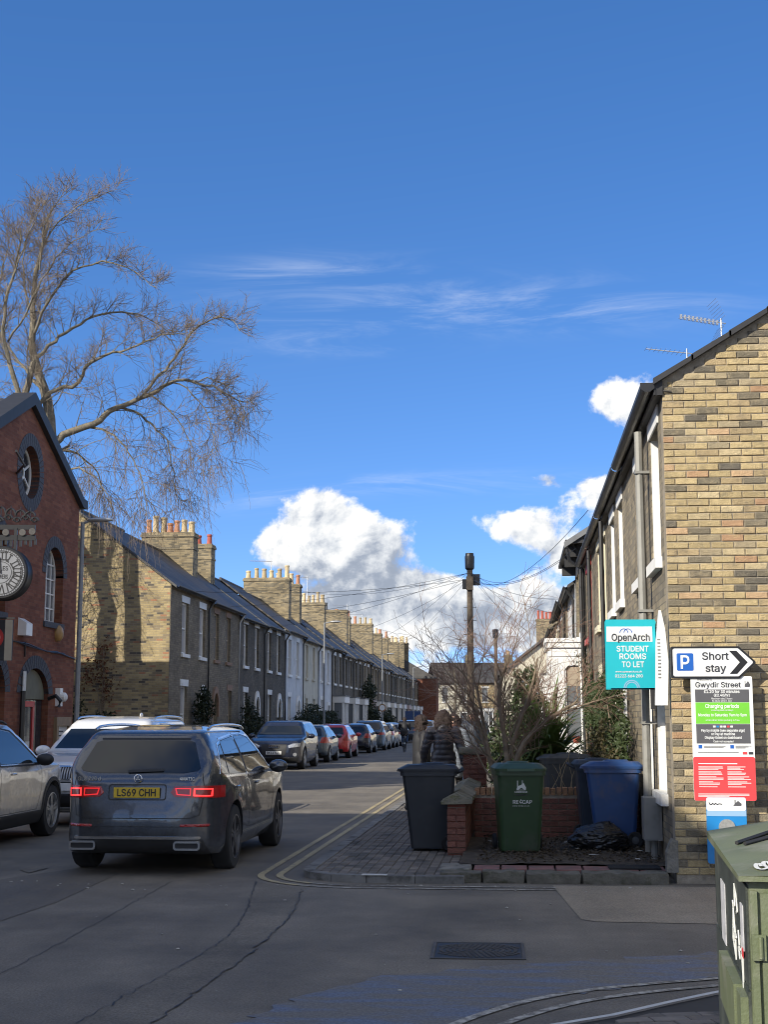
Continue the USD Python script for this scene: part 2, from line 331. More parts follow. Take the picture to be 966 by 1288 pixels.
def obj(name, m, material, parent=None, smooth=False, label=None, cat=None, group=None, kind=None, world=False):
    "one Mesh prim; world=True: the vertices are in the place's own coordinates and the thing is not turned"
    base = parent.GetPath().pathString if parent is not None else '/World'
    path = base + '/' + numbered(base, name)
    if isinstance(m, MB): m = m.out()
    if world and parent is not None:
        top = '/'.join(base.split('/')[:3])
        off = LOC.get(top)
        if off is not None:
            v, f, _ = meshkit.arrays(m); m = (v - off, f)
    g = usdkit.mesh(stage, path, m, LK[material] if isinstance(material, str) else material, smooth=smooth)
    return tag(g, label, cat, group, kind)


def dup(src, loc, rotz=0.0, label=None, group=None, scale=None):
    was = src.GetPrim().GetCustomData(); name = src.GetPrim().GetName()
    name = name[:-4] if name[-4:-3] == '_' and name[-3:].isdigit() else name
    path = '/World/' + numbered('/World', name)
    x = UsdGeom.Xform.Define(stage, path)
    x.GetPrim().GetReferences().AddInternalReference(src.GetPath())
    x.GetPrim().SetInstanceable(True)
    x.ClearXformOpOrder()
    x.GetPrim().CreateAttribute('xformOp:translate', Sdf.ValueTypeNames.Double3).Set(Gf.Vec3d(*map(float, loc)))
    x.GetPrim().CreateAttribute('xformOp:rotateZ', Sdf.ValueTypeNames.Float).Set(float(math.degrees(rotz)))
    order = ['xformOp:translate', 'xformOp:rotateZ']
    if scale is not None:
        x.GetPrim().CreateAttribute('xformOp:scale', Sdf.ValueTypeNames.Float3).Set(Gf.Vec3f(*map(float, scale))); order.append('xformOp:scale')
    x.GetXformOpOrderAttr().Set(order)
    return tag(x, label or was['label'], was['category'], group or was.get('group'))


def letters(text, height, bold=False, depth=0.002, fit=None):
    "lettering centred on the origin in the xy plane"
    m = meshkit.text_mesh(text, height, depth, bold)
    v = np.array(m.vertices)
    if fit:
        v[:, 0] *= fit / (v[:, 0].max() - v[:, 0].min())
    v[:, 0] -= (v[:, 0].min() + v[:, 0].max()) / 2; v[:, 1] -= height / 2
    return v, np.array(m.faces)

# ------------------------------------------------------------------ ground, road, pavements
asphalt('tarmac', (0.146, 0.129, 0.104), 0.42)
asphalt('tarmac_old', (0.138, 0.122, 0.098), 0.45, 0.9)
asphalt('tarmac_dark', (0.110, 0.098, 0.080), 0.2, 0.8)
asphalt('aggregate', (0.24, 0.205, 0.155), 0.25, 0.95)
plain('earth', (0.055, 0.042, 0.030), 0.95, var=0.5, scale=7, bump=0.9, bscale=30, dirt=(0.09, 0.075, 0.05), dscale=14)
plain('concrete', (0.20, 0.19, 0.165), 0.9, var=0.3, scale=5, bump=0.5, bscale=45, dirt=(0.07, 0.07, 0.055), dscale=6)
plain('kerbstone', (0.17, 0.165, 0.155), 0.9, var=0.25, scale=4, bump=0.5, bscale=60, dirt=(0.07, 0.068, 0.06), dscale=5, rnd=0.15)
for _i, _c in enumerate([(0.165, 0.145, 0.122), (0.145, 0.13, 0.112), (0.18, 0.155, 0.13)]):
    plain(f'paver_{"abc"[_i]}', _c, 0.9, var=0.2, scale=10, bump=0.4, bscale=120, rnd=0.22, dirt=(0.06, 0.057, 0.052), dscale=2.5)
plain('joint_sand', (0.045, 0.042, 0.038), 0.95)
plain('redtile', (0.20, 0.095, 0.085), 0.85, var=0.25, scale=5, bump=0.3, dirt=(0.12, 0.09, 0.075), dscale=7)
plain('rubber', (0.016, 0.016, 0.017), 0.8, bump=0.5, bscale=200)
worn_paint('yellow_line', (0.40, 0.325, 0.17), (0.140, 0.124, 0.10), 0.56)
worn_paint('white_line', (0.46, 0.43, 0.36), (0.140, 0.124, 0.10), 0.48)
plain('tar', (0.018, 0.018, 0.019), 0.6, var=0.3)


def flat(pg, z, thick=0.0):
    "a level sheet (or slab going down) with the outline pg"
    m = MB()
    if thick: return m.poly(pg, z - thick, z, lambda a, b, d: (a, b, d))
    for g in getattr(pg, 'geoms', [pg]):
        v, f = trimesh.creation.triangulate_polygon(g, engine="earcut")
        v = np.asarray(v); m.add(np.column_stack([v, np.full(len(v), z)]), np.asarray(f)[:, ::1])
    v, f = m.out(); n = np.cross(v[f[:, 1]] - v[f[:, 0]], v[f[:, 2]] - v[f[:, 0]])[:, 2]
    f[n < 0] = f[n < 0][:, ::-1]
    return v, f


ROADX0, KERBX, SIDEY = -9.3, -2.32, 14.55
ground = obj('ground', flat(sbox(-900, -900, 900, 1500), -0.012), 'tarmac_old', kind='structure')
corner = Polygon([(KERBX, 900)] + [(KERBX + 0.75 - 0.75 * math.cos(t), SIDEY + 0.75 - 0.75 * math.sin(t)) for t in np.linspace(0, math.pi / 2, 14)] + [(1.2, SIDEY), (40, SIDEY), (40, 900)])
near = [tuple(G(u, v)[:2]) for u, v in [(600, 1316), (690, 1300), (772, 1286), (840, 1270), (900, 1257), (966, 1246)]]
nearpath = Polygon(near + [(near[-1][0] + 30, near[-1][1] + 2), (40, -6), (-1.6, -6), (-1.2, 4)])
roadpg = sbox(ROADX0, -6, 40, 230).union(sbox(-60, 2, 40, SIDEY - 0.1)).difference(corner).difference(nearpath)
road = obj('road', flat(roadpg, 0.0), 'tarmac', kind='structure')
# the side road's worn surface, the trench that was cut through it, the lighter patch by the kerb
obj('aggregate_patch', flat(Polygon([(0.32, 14.50), (0.40, 13.4), (0.50, 12.1), (0.62, 11.98), (2.4, 11.9), (7, 11.8), (7, 14.50)]), 0.004), 'aggregate', road)
rng = np.random.default_rng(5)


def wob(pts, amp, step=0.12):
    p = np.asarray(pts, float); seg = np.r_[0, np.cumsum(np.linalg.norm(np.diff(p, axis=0), axis=1))]
    s = np.arange(0, seg[-1], step); q = np.stack([np.interp(s, seg, p[:, k]) for k in range(2)], 1)
    # round the corners, then make it uneven
    for _ in range(6): q[1:-1] = (q[:-2] + 2 * q[1:-1] + q[2:]) / 4
    return q + rng.normal(0, amp, q.shape)


crk1 = wob([G(u, v)[:2] for u, v in [(322, 1108), (318, 1125), (301, 1163), (282, 1182), (250, 1202), (95, 1288), (30, 1322)]], 0.011, 0.07)
crk2 = wob([G(u, v)[:2] for u, v in [(379, 1118), (375, 1135), (362, 1157), (335, 1182), (298, 1212), (190, 1288), (150, 1316)]], 0.011, 0.07)
obj('trench_patch', flat(Polygon(np.vstack([crk1, crk2[::-1]])).buffer(0), 0.004), 'tarmac_old', road)
for c, w in ((crk1, 0.0042), (crk2, 0.0046)):
    parts = unary_union([LineString(c[i:i + 2]).buffer(w * (0.35 + 1.3 * rng.random() ** 2), cap_style=2) for i in range(len(c) - 1)])
    obj('tar_seam', flat(parts, 0.008), 'tar', road)
crk3 = wob([G(u, v)[:2] for u, v in [(215, 1108), (140, 1150), (60, 1195), (-40, 1245)]], 0.012)
obj('hairline_crack', flat(LineString(crk3).buffer(0.0028), 0.004), 'tar', road)
obj('worn_patch', flat(Polygon([G(u, v)[:2] for u, v in [(-60, 1115), (95, 1092), (150, 1098), (70, 1135), (-20, 1165), (-90, 1180)]]), 0.004), 'tarmac_dark', road)
obj('worn_patch', flat(Polygon([G(u, v)[:2] for u, v in [(25, 1094), (50, 1088), (60, 1092), (36, 1098)]]), 0.008), 'tarmac_old', road)
# polished band round the bend, blue sky reflection painted into its colour
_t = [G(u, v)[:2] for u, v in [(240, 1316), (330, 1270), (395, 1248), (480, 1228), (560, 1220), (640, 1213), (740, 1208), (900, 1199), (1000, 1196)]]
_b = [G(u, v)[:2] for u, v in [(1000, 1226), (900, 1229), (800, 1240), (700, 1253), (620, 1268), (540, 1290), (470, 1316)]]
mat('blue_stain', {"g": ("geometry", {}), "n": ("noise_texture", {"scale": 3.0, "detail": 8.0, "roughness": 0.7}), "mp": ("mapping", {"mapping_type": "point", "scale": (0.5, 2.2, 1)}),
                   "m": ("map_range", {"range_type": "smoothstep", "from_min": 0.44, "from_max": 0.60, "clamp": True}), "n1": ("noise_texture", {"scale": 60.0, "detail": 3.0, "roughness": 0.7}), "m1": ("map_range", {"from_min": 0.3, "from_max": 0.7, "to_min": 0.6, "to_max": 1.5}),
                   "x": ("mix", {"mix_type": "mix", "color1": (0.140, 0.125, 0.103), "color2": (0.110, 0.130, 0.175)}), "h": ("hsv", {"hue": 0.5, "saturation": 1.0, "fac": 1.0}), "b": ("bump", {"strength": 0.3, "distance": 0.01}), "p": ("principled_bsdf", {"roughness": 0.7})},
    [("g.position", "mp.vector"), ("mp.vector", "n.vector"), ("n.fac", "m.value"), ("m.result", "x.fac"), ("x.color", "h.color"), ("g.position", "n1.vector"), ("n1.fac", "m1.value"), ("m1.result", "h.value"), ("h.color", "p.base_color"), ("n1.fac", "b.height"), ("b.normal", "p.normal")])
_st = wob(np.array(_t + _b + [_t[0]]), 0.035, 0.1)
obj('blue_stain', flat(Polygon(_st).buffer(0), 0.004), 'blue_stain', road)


def strip(pts, w, z=0.0065): return flat(LineString(pts).buffer(w / 2, cap_style=2), z)


def arc_line(off):
    "a line painted beside the kerb, round the corner and along the side road"
    r = 0.75 + off; c = (KERBX + 0.75, SIDEY + 0.75)
    return [(KERBX - off, 120)] + [(c[0] - r * math.cos(t), c[1] - r * math.sin(t)) for t in np.linspace(0, math.pi / 2, 20)]


for off in (0.26, 0.46):
    a = arc_line(off)
    obj('yellow_line', strip(a[:14], 0.075), 'yellow_line', road)
    obj('white_line', strip(a[13:] + [(0.35, a[-1][1] + 0.0)], 0.05), 'white_line', road)
for pts in ([(546, 1300), (580, 1284), (654, 1260), (735, 1245), (820, 1237), (900, 1231), (990, 1224)], [(600, 1302), (635, 1287), (690, 1269), (735, 1258), (820, 1247), (900, 1240), (990, 1232)]):
    obj('white_line', strip(wob([G(u, v)[:2] for u, v in pts], 0.0), 0.062), 'white_line', road)
# loose litter specks on the tarmac
lt = MB()
for _ in range(60):
    x, y = rng.uniform(-6, 2), rng.uniform(8, 14.4)
    if rng.random() < .5: y = SIDEY - 0.15 - abs(rng.normal(0, .3))
    s = rng.uniform(0.006, 0.02); lt.mesh(trimesh.creation.icosphere(0, s).apply_scale([1, rng.uniform(.5, 1.3), .4]).apply_translation([x, y, 0.006]))
plain('litter', (0.35, 0.33, 0.29), 0.9, var=.4)
obj('loose_grit', lt, 'litter', road, kind='stuff')

# right-hand pavement with block paving
PZ = 0.06
pave = UsdGeom.Xform.Define(stage, '/World/pavement'); tag(pave, kind='structure')
walk = corner.intersection(sbox(-5, 0, -0.62, 130))
inner = Polygon([(KERBX + 0.13, 900)] + [(KERBX + 0.75 - 0.62 * math.cos(t), SIDEY + 0.75 - 0.62 * math.sin(t)) for t in np.linspace(0, math.pi / 2, 14)] + [(1.2, SIDEY + 0.13), (1.2, 900)]).intersection(sbox(-5, 0, -0.62, 130))
obj('bedding', flat(inner, PZ - 0.012, 0.06), 'joint_sand', pave)
cells = []
for i in range(18):
    x0 = KERBX + 0.10 + i * 0.102
    for j in range(70):
        y0 = SIDEY + 0.02 + (j + 0.5 * (i % 2)) * 0.21
        c = sbox(x0 + 0.004, y0 + 0.004, x0 + 0.098, y0 + 0.206).intersection(inner)
        if c.area > 0.002: cells.append((y0, c))
cells.sort(key=lambda q: q[0])


def slabmesh(c, z, deep=0.03):
    e = np.asarray(c.exterior.coords)[:-1]
    if Polygon(e).exterior.is_ccw is False: e = e[::-1]
    t = np.array(c.buffer(-0.004).exterior.coords)[:-1] if c.buffer(-0.004).geom_type == 'Polygon' and not c.buffer(-0.004).is_empty else e
    if len(t) != len(e): t = e
    elif Polygon(t).exterior.is_ccw is False: t = t[::-1]
    if len(t) == len(e) and t is not e:
        k = np.argmin(np.linalg.norm(t - e[0], axis=1)); t = np.roll(t, -k, axis=0)
    n = len(e); v = [(x, y, z - deep) for x, y in e] + [(x, y, z - 0.004) for x, y in e] + [(x, y, z) for x, y in t]
    f = [(i, (i + 1) % n, n + (i + 1) % n, n + i) for i in range(n)] + [(n + i, n + (i + 1) % n, 2 * n + (i + 1) % n, 2 * n + i) for i in range(n)]
    tri = [(2 * n, 2 * n + i, 2 * n + i + 1) for i in range(1, n - 1)]
    q = np.array(f); return np.array(v), np.vstack([q[:, [0, 1, 2]], q[:, [0, 2, 3]], np.array(tri)])


restp = [MB(), MB(), MB()]
for k, (y0, c) in enumerate(cells):
    if c.geom_type != 'Polygon': continue
    z = PZ + rng.normal(0, 0.0022); w = int(rng.integers(0, 3))
    if k < 300: obj('paver', slabmesh(c, z), f'paver_{"abc"[w]}', pave)
    else: restp[w].add(*slabmesh(c, z))
for w in range(3): obj('far_paving', restp[w], f'paver_{"abc"[w]}', pave, kind='stuff')
obj('far_pavement_slab', flat(sbox(KERBX + 0.13, SIDEY + 14.7, -0.62, 130), PZ - 0.002), 'tarmac_old', pave)
# kerb stones: straight run, the bend, the front
kl = []
for j in range(40): kl.append(sbox(KERBX, SIDEY + 0.75 + j * 0.915 + 0.004, KERBX + 0.125, SIDEY + 0.75 + (j + 1) * 0.915 - 0.004))
for j in range(3):
    t = np.linspace(math.pi / 2 / 3 * j + 0.006, math.pi / 2 / 3 * (j + 1) - 0.006, 6)
    kl.append(Polygon([(KERBX + 0.75 - 0.75 * math.cos(q), SIDEY + 0.75 - 0.75 * math.sin(q)) for q in t] + [(KERBX + 0.75 - 0.625 * math.cos(q), SIDEY + 0.75 - 0.625 * math.sin(q)) for q in t[::-1]]))
for j in range(2): kl.append(sbox(KERBX + 0.754 + j * 0.5, SIDEY, KERBX + 0.746 + (j + 1) * 0.5, SIDEY + 0.125))
for c in kl: obj('kerb_stone', slabmesh(c, PZ + 0.012 + rng.normal(0, 0.003), 0.1), 'kerbstone', pave)
kt = MB(); kt.poly(sbox(KERBX + 0.01, SIDEY + 38, KERBX + 0.125, 130), 0, PZ + 0.01, lambda a, b, d: (a, b, d)); obj('far_kerb', kt, 'kerbstone', pave)
plain('dropped_white', (0.55, 0.54, 0.5), 0.8, var=.2)
obj('painted_mark', flat(sbox(-1.62, SIDEY - 0.02, -1.36, SIDEY + 0.09), PZ + 0.024, 0.004), 'dropped_white', pave)

# left-hand pavement
lpave = UsdGeom.Xform.Define(stage, '/World/pavement_opposite'); tag(lpave, kind='structure')
obj('surface', flat(sbox(-11.35, 16.0, ROADX0 - 0.13, 175), 0.10), 'tarmac_old', lpave)
kt = MB()
for j in range(60): kt.box(ROADX0 - 0.13, ROADX0, 16.0 + j * 0.92, 16.0 + j * 0.92 + 0.912, -0.02, 0.115)
obj('kerb', kt, 'kerbstone', lpave)
obj('yard', flat(sbox(-40, 36, -11.3, 48), 0.06), 'earth', lpave)

# pavement this side of the side road: white edge line, block paving
npave = UsdGeom.Xform.Define(stage, '/World/near_pavement'); tag(npave, kind='structure')
obj('bedding', flat(nearpath, 0.028), 'joint_sand', npave)
kline = LineString(near)
obj('white_kerb_line', flat(kline.buffer(0.02, cap_style=2, single_sided=False), 0.046), 'dropped_white', npave)
npin = nearpath.buffer(-0.10); k = 0
for i in range(60):
    for j in range(26):
        a, b = i * 0.21 + (j % 2) * 0.105 - 2.0, 5.2 + j * 0.105
        th = 0.27; x, y = a * math.cos(th) - (b - 7) * math.sin(th), a * math.sin(th) + 7 + (b - 7) * math.cos(th)
        c = Polygon([(x + u * math.cos(th) - w * math.sin(th), y + u * math.sin(th) + w * math.cos(th)) for u, w in ((0.004, 0.004), (0.206, 0.004), (0.206, 0.101), (0.004, 0.101))]).intersection(npin)
        if c.geom_type == 'Polygon' and c.area > 0.004 and x < 3.4 and y > 5.4 and k < 290:
            obj('paver', slabmesh(c, 0.04 + rng.normal(0, .002)), f'paver_{"abc"[int(rng.integers(0, 3))]}', npave); k += 1

# drain cover in the side road
plain('cast_iron', (0.075, 0.070, 0.066), 0.75, 0.0, var=0.3, scale=8, bump=0.3)
mh = thing('manhole_cover', 'rectangular cast iron drain cover with a dome pattern set in the tarmac', 'manhole cover', (-0.31, 10.42, 0), rotz=0.02)
m = MB(); m.poly(sbox(-.335, -.36, .335, .36).difference(sbox(-.312, -.337, .312, .337)), 0.003, 0.008, lambda a, b, d: (a, b, d)); obj('frame', m, 'cast_iron', mh)
m = MB(); m.box(-.306, .306, -.331, .331, 0.002, 0.005); obj('cover', m, 'tar', mh)
for r in range(1, 8):
    m = MB(); r0 = r * 0.045
    for q in range(max(6, r * 7)):
        t = (q + .5 * (r % 2)) * 2 * math.pi / max(6, r * 7); x, y = r0 * math.cos(t), r0 * math.sin(t) * 0.9
        if abs(x) < .285 and abs(y) < .305: m.box(x - .013, x + .013, y - .011, y + .011, 0.006, 0.011)
    obj('stud_ring', m, 'cast_iron', mh)

# ------------------------------------------------------------------ corner house on the right
YEL = [(0.0, (0.42, 0.325, 0.175)), (0.30, (0.36, 0.275, 0.15)), (0.55, (0.30, 0.235, 0.14)), (0.70, (0.13, 0.115, 0.09)), (0.86, (0.40, 0.20, 0.10)), (0.92, (0.38, 0.29, 0.16))]
GREYB = [(0.0, (0.235, 0.20, 0.145)), (0.4, (0.19, 0.165, 0.125)), (0.7, (0.28, 0.235, 0.16)), (0.9, (0.14, 0.125, 0.10))]
MORT = (0.30, 0.26, 0.20)
brickwork('brick_yellow', YEL, (0.27, 0.23, 0.165))
brickwork('brick_facade', GREYB, (0.16, 0.145, 0.12), soot=0.4, bump=0.9)
brickwork('brick_lane', [(0.0, (0.40, 0.315, 0.17)), (0.4, (0.33, 0.26, 0.145)), (0.7, (0.25, 0.20, 0.13)), (0.86, (0.12, 0.105, 0.085)), (0.94, (0.36, 0.19, 0.11))], (0.30, 0.26, 0.19), soot=0.35)
brickwork('brick_red', [(0.0, (0.20, 0.077, 0.047)), (0.4, (0.165, 0.063, 0.04)), (0.8, (0.235, 0.095, 0.056))], (0.16, 0.10, 0.07), ms=0.004, soot=0.25, bump=0.3)
brickwork('brick_wall_red', [(0.0, (0.22, 0.075, 0.05)), (0.4, (0.17, 0.06, 0.045)), (0.8, (0.26, 0.10, 0.065))], (0.20, 0.165, 0.13), soot=0.4)
brickwork('brick_dark', [(0.0, (0.13, 0.115, 0.092)), (0.5, (0.105, 0.094, 0.078)), (0.8, (0.155, 0.135, 0.105))], (0.14, 0.125, 0.10), soot=0.3)
brickwork('brick_stack', [(0.0, (0.30, 0.24, 0.145)), (0.4, (0.23, 0.185, 0.115)), (0.7, (0.15, 0.128, 0.09))], (0.24, 0.21, 0.155), soot=0.4)
brickwork('brick_tan', [(0.0, (0.22, 0.185, 0.135)), (0.5, (0.18, 0.152, 0.112)), (0.8, (0.25, 0.21, 0.145))], (0.15, 0.135, 0.11), soot=0.3)
plain('mortar', MORT, 0.95, var=0.3, scale=14, bump=0.5, bscale=80, dirt=(0.17, 0.15, 0.115), dscale=3)
bricks = []
for nm, c, dirt in [('straw', (0.43, 0.335, 0.18), (0.30, 0.24, 0.145)), ('cream', (0.46, 0.37, 0.22), (0.33, 0.27, 0.165)), ('buff', (0.40, 0.31, 0.165), (0.27, 0.22, 0.13)), ('tan', (0.36, 0.275, 0.155), (0.24, 0.19, 0.12)), ('stone', (0.35, 0.285, 0.18), (0.25, 0.21, 0.14)),
                    ('sooty', (0.175, 0.15, 0.105), (0.28, 0.23, 0.15)), ('black', (0.115, 0.102, 0.08), (0.20, 0.17, 0.12)), ('orange', (0.38, 0.235, 0.135), (0.42, 0.30, 0.16)), ('pink', (0.44, 0.30, 0.175), None)]:
    plain('brick_' + nm + '_clay', c, 0.92, var=0.22, scale=16, bump=0.8, bscale=70, dirt=dirt, dscale=9, rnd=0.13); bricks.append('brick_' + nm + '_clay')
BW = [0.22, 0.15, 0.19, 0.14, 0.10, 0.13, 0.045, 0.022, 0.035]
slates('slate', (0.048, 0.046, 0.045), (0.068, 0.065, 0.062))
slates('slate_blue', (0.042, 0.044, 0.050), (0.058, 0.060, 0.066))
slates('tile_brown', (0.052, 0.043, 0.036), (0.075, 0.062, 0.05), 0.28, 0.3)
plain('white_paint', (0.74, 0.735, 0.71), 0.55, var=0.06, scale=4, dirt=(0.58, 0.57, 0.53), dscale=2.0, bump=0.15, bscale=40)
plain('cream_paint', (0.66, 0.60, 0.44), 0.6, var=0.06, bump=0.15)
plain('render_white', (0.56, 0.57, 0.58), 0.85, var=0.1, scale=2, dirt=(0.44, 0.44, 0.43), dscale=1.2)
plain('render_cream', (0.52, 0.48, 0.38), 0.85, var=0.1, scale=2, dirt=(0.42, 0.39, 0.31), dscale=1.2)
plain('render_pink', (0.50, 0.40, 0.38), 0.85, var=0.1, scale=2)
plain('tan_stone', (0.26, 0.17, 0.115), 0.85, var=0.2)
plain('tan_paint', (0.33, 0.27, 0.20), 0.7, var=0.1)
plain('black_plastic', (0.016, 0.016, 0.017), 0.4, var=0.2)
plain('black_board', (0.022, 0.022, 0.024), 0.6, var=0.3)
plain('grey_plastic', (0.24, 0.235, 0.215), 0.5, var=0.12, dirt=(0.18, 0.175, 0.155))
plain('white_plastic', (0.78, 0.78, 0.76), 0.4, var=0.05)
plain('red_paint', (0.33, 0.035, 0.028), 0.45, var=0.12)
plain('galv', (0.42, 0.43, 0.44), 0.5, 0.6, var=0.15)
plain('aluminium', (0.55, 0.56, 0.57), 0.4, 0.8, var=0.1)
plain('terracotta', (0.42, 0.20, 0.11), 0.85, var=0.25, rnd=0.25)
plain('buff_pot', (0.46, 0.36, 0.21), 0.85, var=0.25, rnd=0.25)
plain('red_pot', (0.36, 0.085, 0.055), 0.8, var=0.2)
plain('timber_door', (0.10, 0.11, 0.125), 0.5, var=0.15)
plain('lead', (0.16, 0.165, 0.17), 0.7, 0.2, var=0.2)
glossy_glass('pane_dark', (0.018, 0.021, 0.024))
glossy_glass('pane_net', (0.42, 0.42, 0.42), 0.06)
glossy_glass('pane_mid', (0.13, 0.14, 0.15), 0.04)


def facade_frame(xf, side):
    "(along the street, up, depth into the wall) -> place"
    return lambda a, b, d: (xf - side * d + 0 * a, a + 0 * b, b + 0 * a)


def window(par, xf, side, y0, y1, z0, z1, frame='white_paint', pane='pane_dark', deep=0.10, lintel=None, sill=None, arch=False, bars=1, lint_h=0.24, reveal=None, trim=0.0):
    "a sash window set into an opening: frame, panes, sill, lintel"
    fr = facade_frame(xf, side)
    pg = sbox(y0, z0, y1, z1)
    if arch: pg = pg.union(Polygon([(y0, z1)] + [((y0 + y1) / 2 - (y1 - y0) / 2 * math.cos(t), z1 + 0.12 * math.sin(t)) for t in np.linspace(0, math.pi, 9)]))
    zm = (z0 + z1) / 2; hole = unary_union([sbox(y0 + .06, z0 + .07, y1 - .06, zm - .025), sbox(y0 + .06, zm + .025, y1 - .06, z1 - .06)])
    if bars > 1:
        for q in range(1, bars):
            yy = y0 + (y1 - y0) * q / bars; hole = hole.difference(sbox(yy - .012, z0, yy + .012, z1))
    m = MB(); m.poly(pg.difference(hole), deep, deep + 0.07, fr); w = obj('window', m, frame, par, world=True)
    m = MB(); m.poly(sbox(y0 + .03, z0 + .03, y1 - .03, z1 - .03), deep + 0.03, deep + 0.045, fr); obj('pane', m, pane, w, world=True)
    if reveal:
        m = MB(); m.poly(sbox(y0 - .012, z0, y0 + .006, z1), 0.012, deep + .003, fr); obj('reveal', m, reveal, w, world=True); m = MB(); m.poly(sbox(y1 - .006, z0, y1 + .012, z1), 0.012, deep + .003, fr); obj('reveal', m, reveal, w, world=True)
    if sill: m = MB(); m.poly(sbox(y0 - .09, z0 - .12, y1 + .09, z0 + .004), -0.075, deep - .002, fr); obj('sill', m, sill, w, world=True)
    if lintel:
        key = Polygon([(y0 - .09, z1 + .003), (y1 + .09, z1 + .003), (y1 + .13, z1 + lint_h), (y0 - .13, z1 + lint_h)])
        m = MB(); m.poly(key, -0.018, deep - .004, fr); obj('lintel', m, lintel, w, world=True)
    return pg


def facade(par, xf, side, y0, y1, z0, z1, holes, material, name='wall', thick=0.26):
    m = MB(); m.poly(sbox(y0, z0, y1, z1).difference(unary_union(holes)) if holes else sbox(y0, z0, y1, z1), 0, thick, facade_frame(xf, side))
    return obj(name, m, material, par, world=True)


def pipe(par, pts, r, material, name='downpipe', n=8):
    m = MB(); m.tube(pts, r, n); return obj(name, m, material, par, smooth=40, world=True)


def pitched_roof(par, xf, side, y0, y1, eave, ridge, depth, material, over=0.22, thick=0.09, zlift=0.0):
    "front and back slope with a ridge, as one closed shell"
    c, b = xf - side * depth / 2, xf - side * depth
    sl = (ridge - eave) / (depth / 2)
    o = xf + side * over, eave - over * sl; o2 = b - side * over, eave - over * sl
    pts = [o, (c, ridge), o2, (o2[0], o2[1] + thick), (c, ridge + thick), (o[0], o[1] + thick)]
    m = MB(); m.poly(Polygon([(p[0], p[1] + zlift) for p in pts]), y0, y1, lambda a, q, d: (a, d, q))
    r = obj('roof', m, material, par, world=True)
    m = MB(); m.tube([(c, y0 + .02, ridge + thick + zlift + .01), (c, y1 - .02, ridge + thick + zlift + .01)], 0.07, 6); obj('ridge_tiles', m, material, r, world=True)
    return r


XR, Y0 = 1.6, 14.9
EAVE_R, DEPTH_R = 5.28, 8.4
RIDGE_R = EAVE_R + (DEPTH_R / 2) * 0.62
gable_pg = Polygon([(XR, -0.1), (XR + DEPTH_R, -0.1), (XR + DEPTH_R, EAVE_R), (XR + DEPTH_R / 2, RIDGE_R), (XR, EAVE_R)])
h1 = thing('corner_house', 'yellow brick end house at the right with its blank gable to the side road', 'house', (XR, Y0, 0))
m = MB(); m.poly(gable_pg, 0.012, 0.25, lambda a, b, d: (a, Y0 + d, b)); gw = obj('gable_wall', m, 'mortar', h1, world=True)
W1 = dict(frame='white_paint', sill='white_paint', lintel='white_paint', reveal='white_paint')
hs = [window(h1, XR, 1 * -1, 15.50, 16.45, 3.42, 4.92, **W1), window(h1, XR, -1, 17.65, 18.6, 3.42, 4.92, **W1), window(h1, XR, -1, 15.60, 16.6, 0.85, 2.45, **W1)]
dpg = sbox(17.7, 0.12, 18.6, 2.5); hs.append(dpg)
m = MB(); m.poly(dpg.difference(sbox(17.78, .12, 18.52, 2.42)), .05, .16, facade_frame(XR, -1)); dr = obj('door', m, 'white_paint', h1, world=True)
m = MB(); m.poly(sbox(17.78, .12, 18.52, 2.42), .12, .16, facade_frame(XR, -1)); obj('leaf', m, 'timber_door', dr, world=True)
facade(h1, XR, -1, Y0 + 0.25, 19.8, -0.1, EAVE_R - .01, hs, 'brick_facade', 'street_wall')
m = MB(); m.box(XR + .27, XR + DEPTH_R, Y0 + .26, 19.79, 0, EAVE_R - .05); obj('inner_wall', m, 'black_board', h1, world=True)
# bricks of the gable, one by one; those past the nearest 300 joined
wing = np.random.default_rng(11); BR = []
slope = lambda x: EAVE_R + (x - XR) * 0.62
r = 0
while 0.08 + r * 0.0765 < RIDGE_R:
    z = 0.08 + r * 0.0765
    x = XR - 0.002; first = 0.105 if r % 2 else 0.225
    while x < XR + 5.2:
        w = first if x < XR + 0.01 else (0.223 + wing.normal(0, 0.003)); first = 0.223
        x1 = x + w
        top = min(slope(x + 0.02), RIDGE_R) - 0.03
        if z + 0.066 < top: BR.append((x, x1, z, z + 0.0655 + wing.normal(0, .001)))
        elif z < top - 0.02 and x1 > x: BR.append((x + 0.06, x1, z, min(z + 0.0655, top)))
        x = x1 + 0.0105
    r += 1
vis = [b for b in BR if b[0] < XR + 1.22 and b[2] > 0.1]
vis.sort(key=lambda b: (b[0] > XR + 0.95, b[2]))
shown = set(vis[:300]); rest = {k: MB() for k in bricks}


def brickmesh(x0, x1, z0, z1):
    "a slightly uneven brick with worn arrises, its face proud of the mortar"
    j = lambda: wing.normal(0, 0.0012)
    y = Y0 - 0.001 + wing.normal(0, 0.0022); e = 0.006
    v = [(x0 + j(), Y0 + .014, z0), (x1 + j(), Y0 + .014, z0), (x1 + j(), Y0 + .014, z1), (x0 + j(), Y0 + .014, z1)]
    v += [(x0 + j(), y + e, z0 + j()), (x1 + j(), y + e, z0 + j()), (x1 + j(), y + e, z1 + j()), (x0 + j(), y + e, z1 + j())]
    v += [(x0 + e + j(), y, z0 + e + j()), (x1 - e + j(), y, z0 + e + j()), (x1 - e + j(), y, z1 - e + j()), (x0 + e + j(), y, z1 - e + j())]
    f = [(8, 9, 10, 11)]
    for a in (0, 4): f += [(a + i, a + (i + 1) % 4, a + 4 + (i + 1) % 4, a + 4 + i) for i in range(4)]
    q = np.array(f); return np.array(v), np.vstack([q[:, [0, 1, 2]], q[:, [0, 2, 3]]])


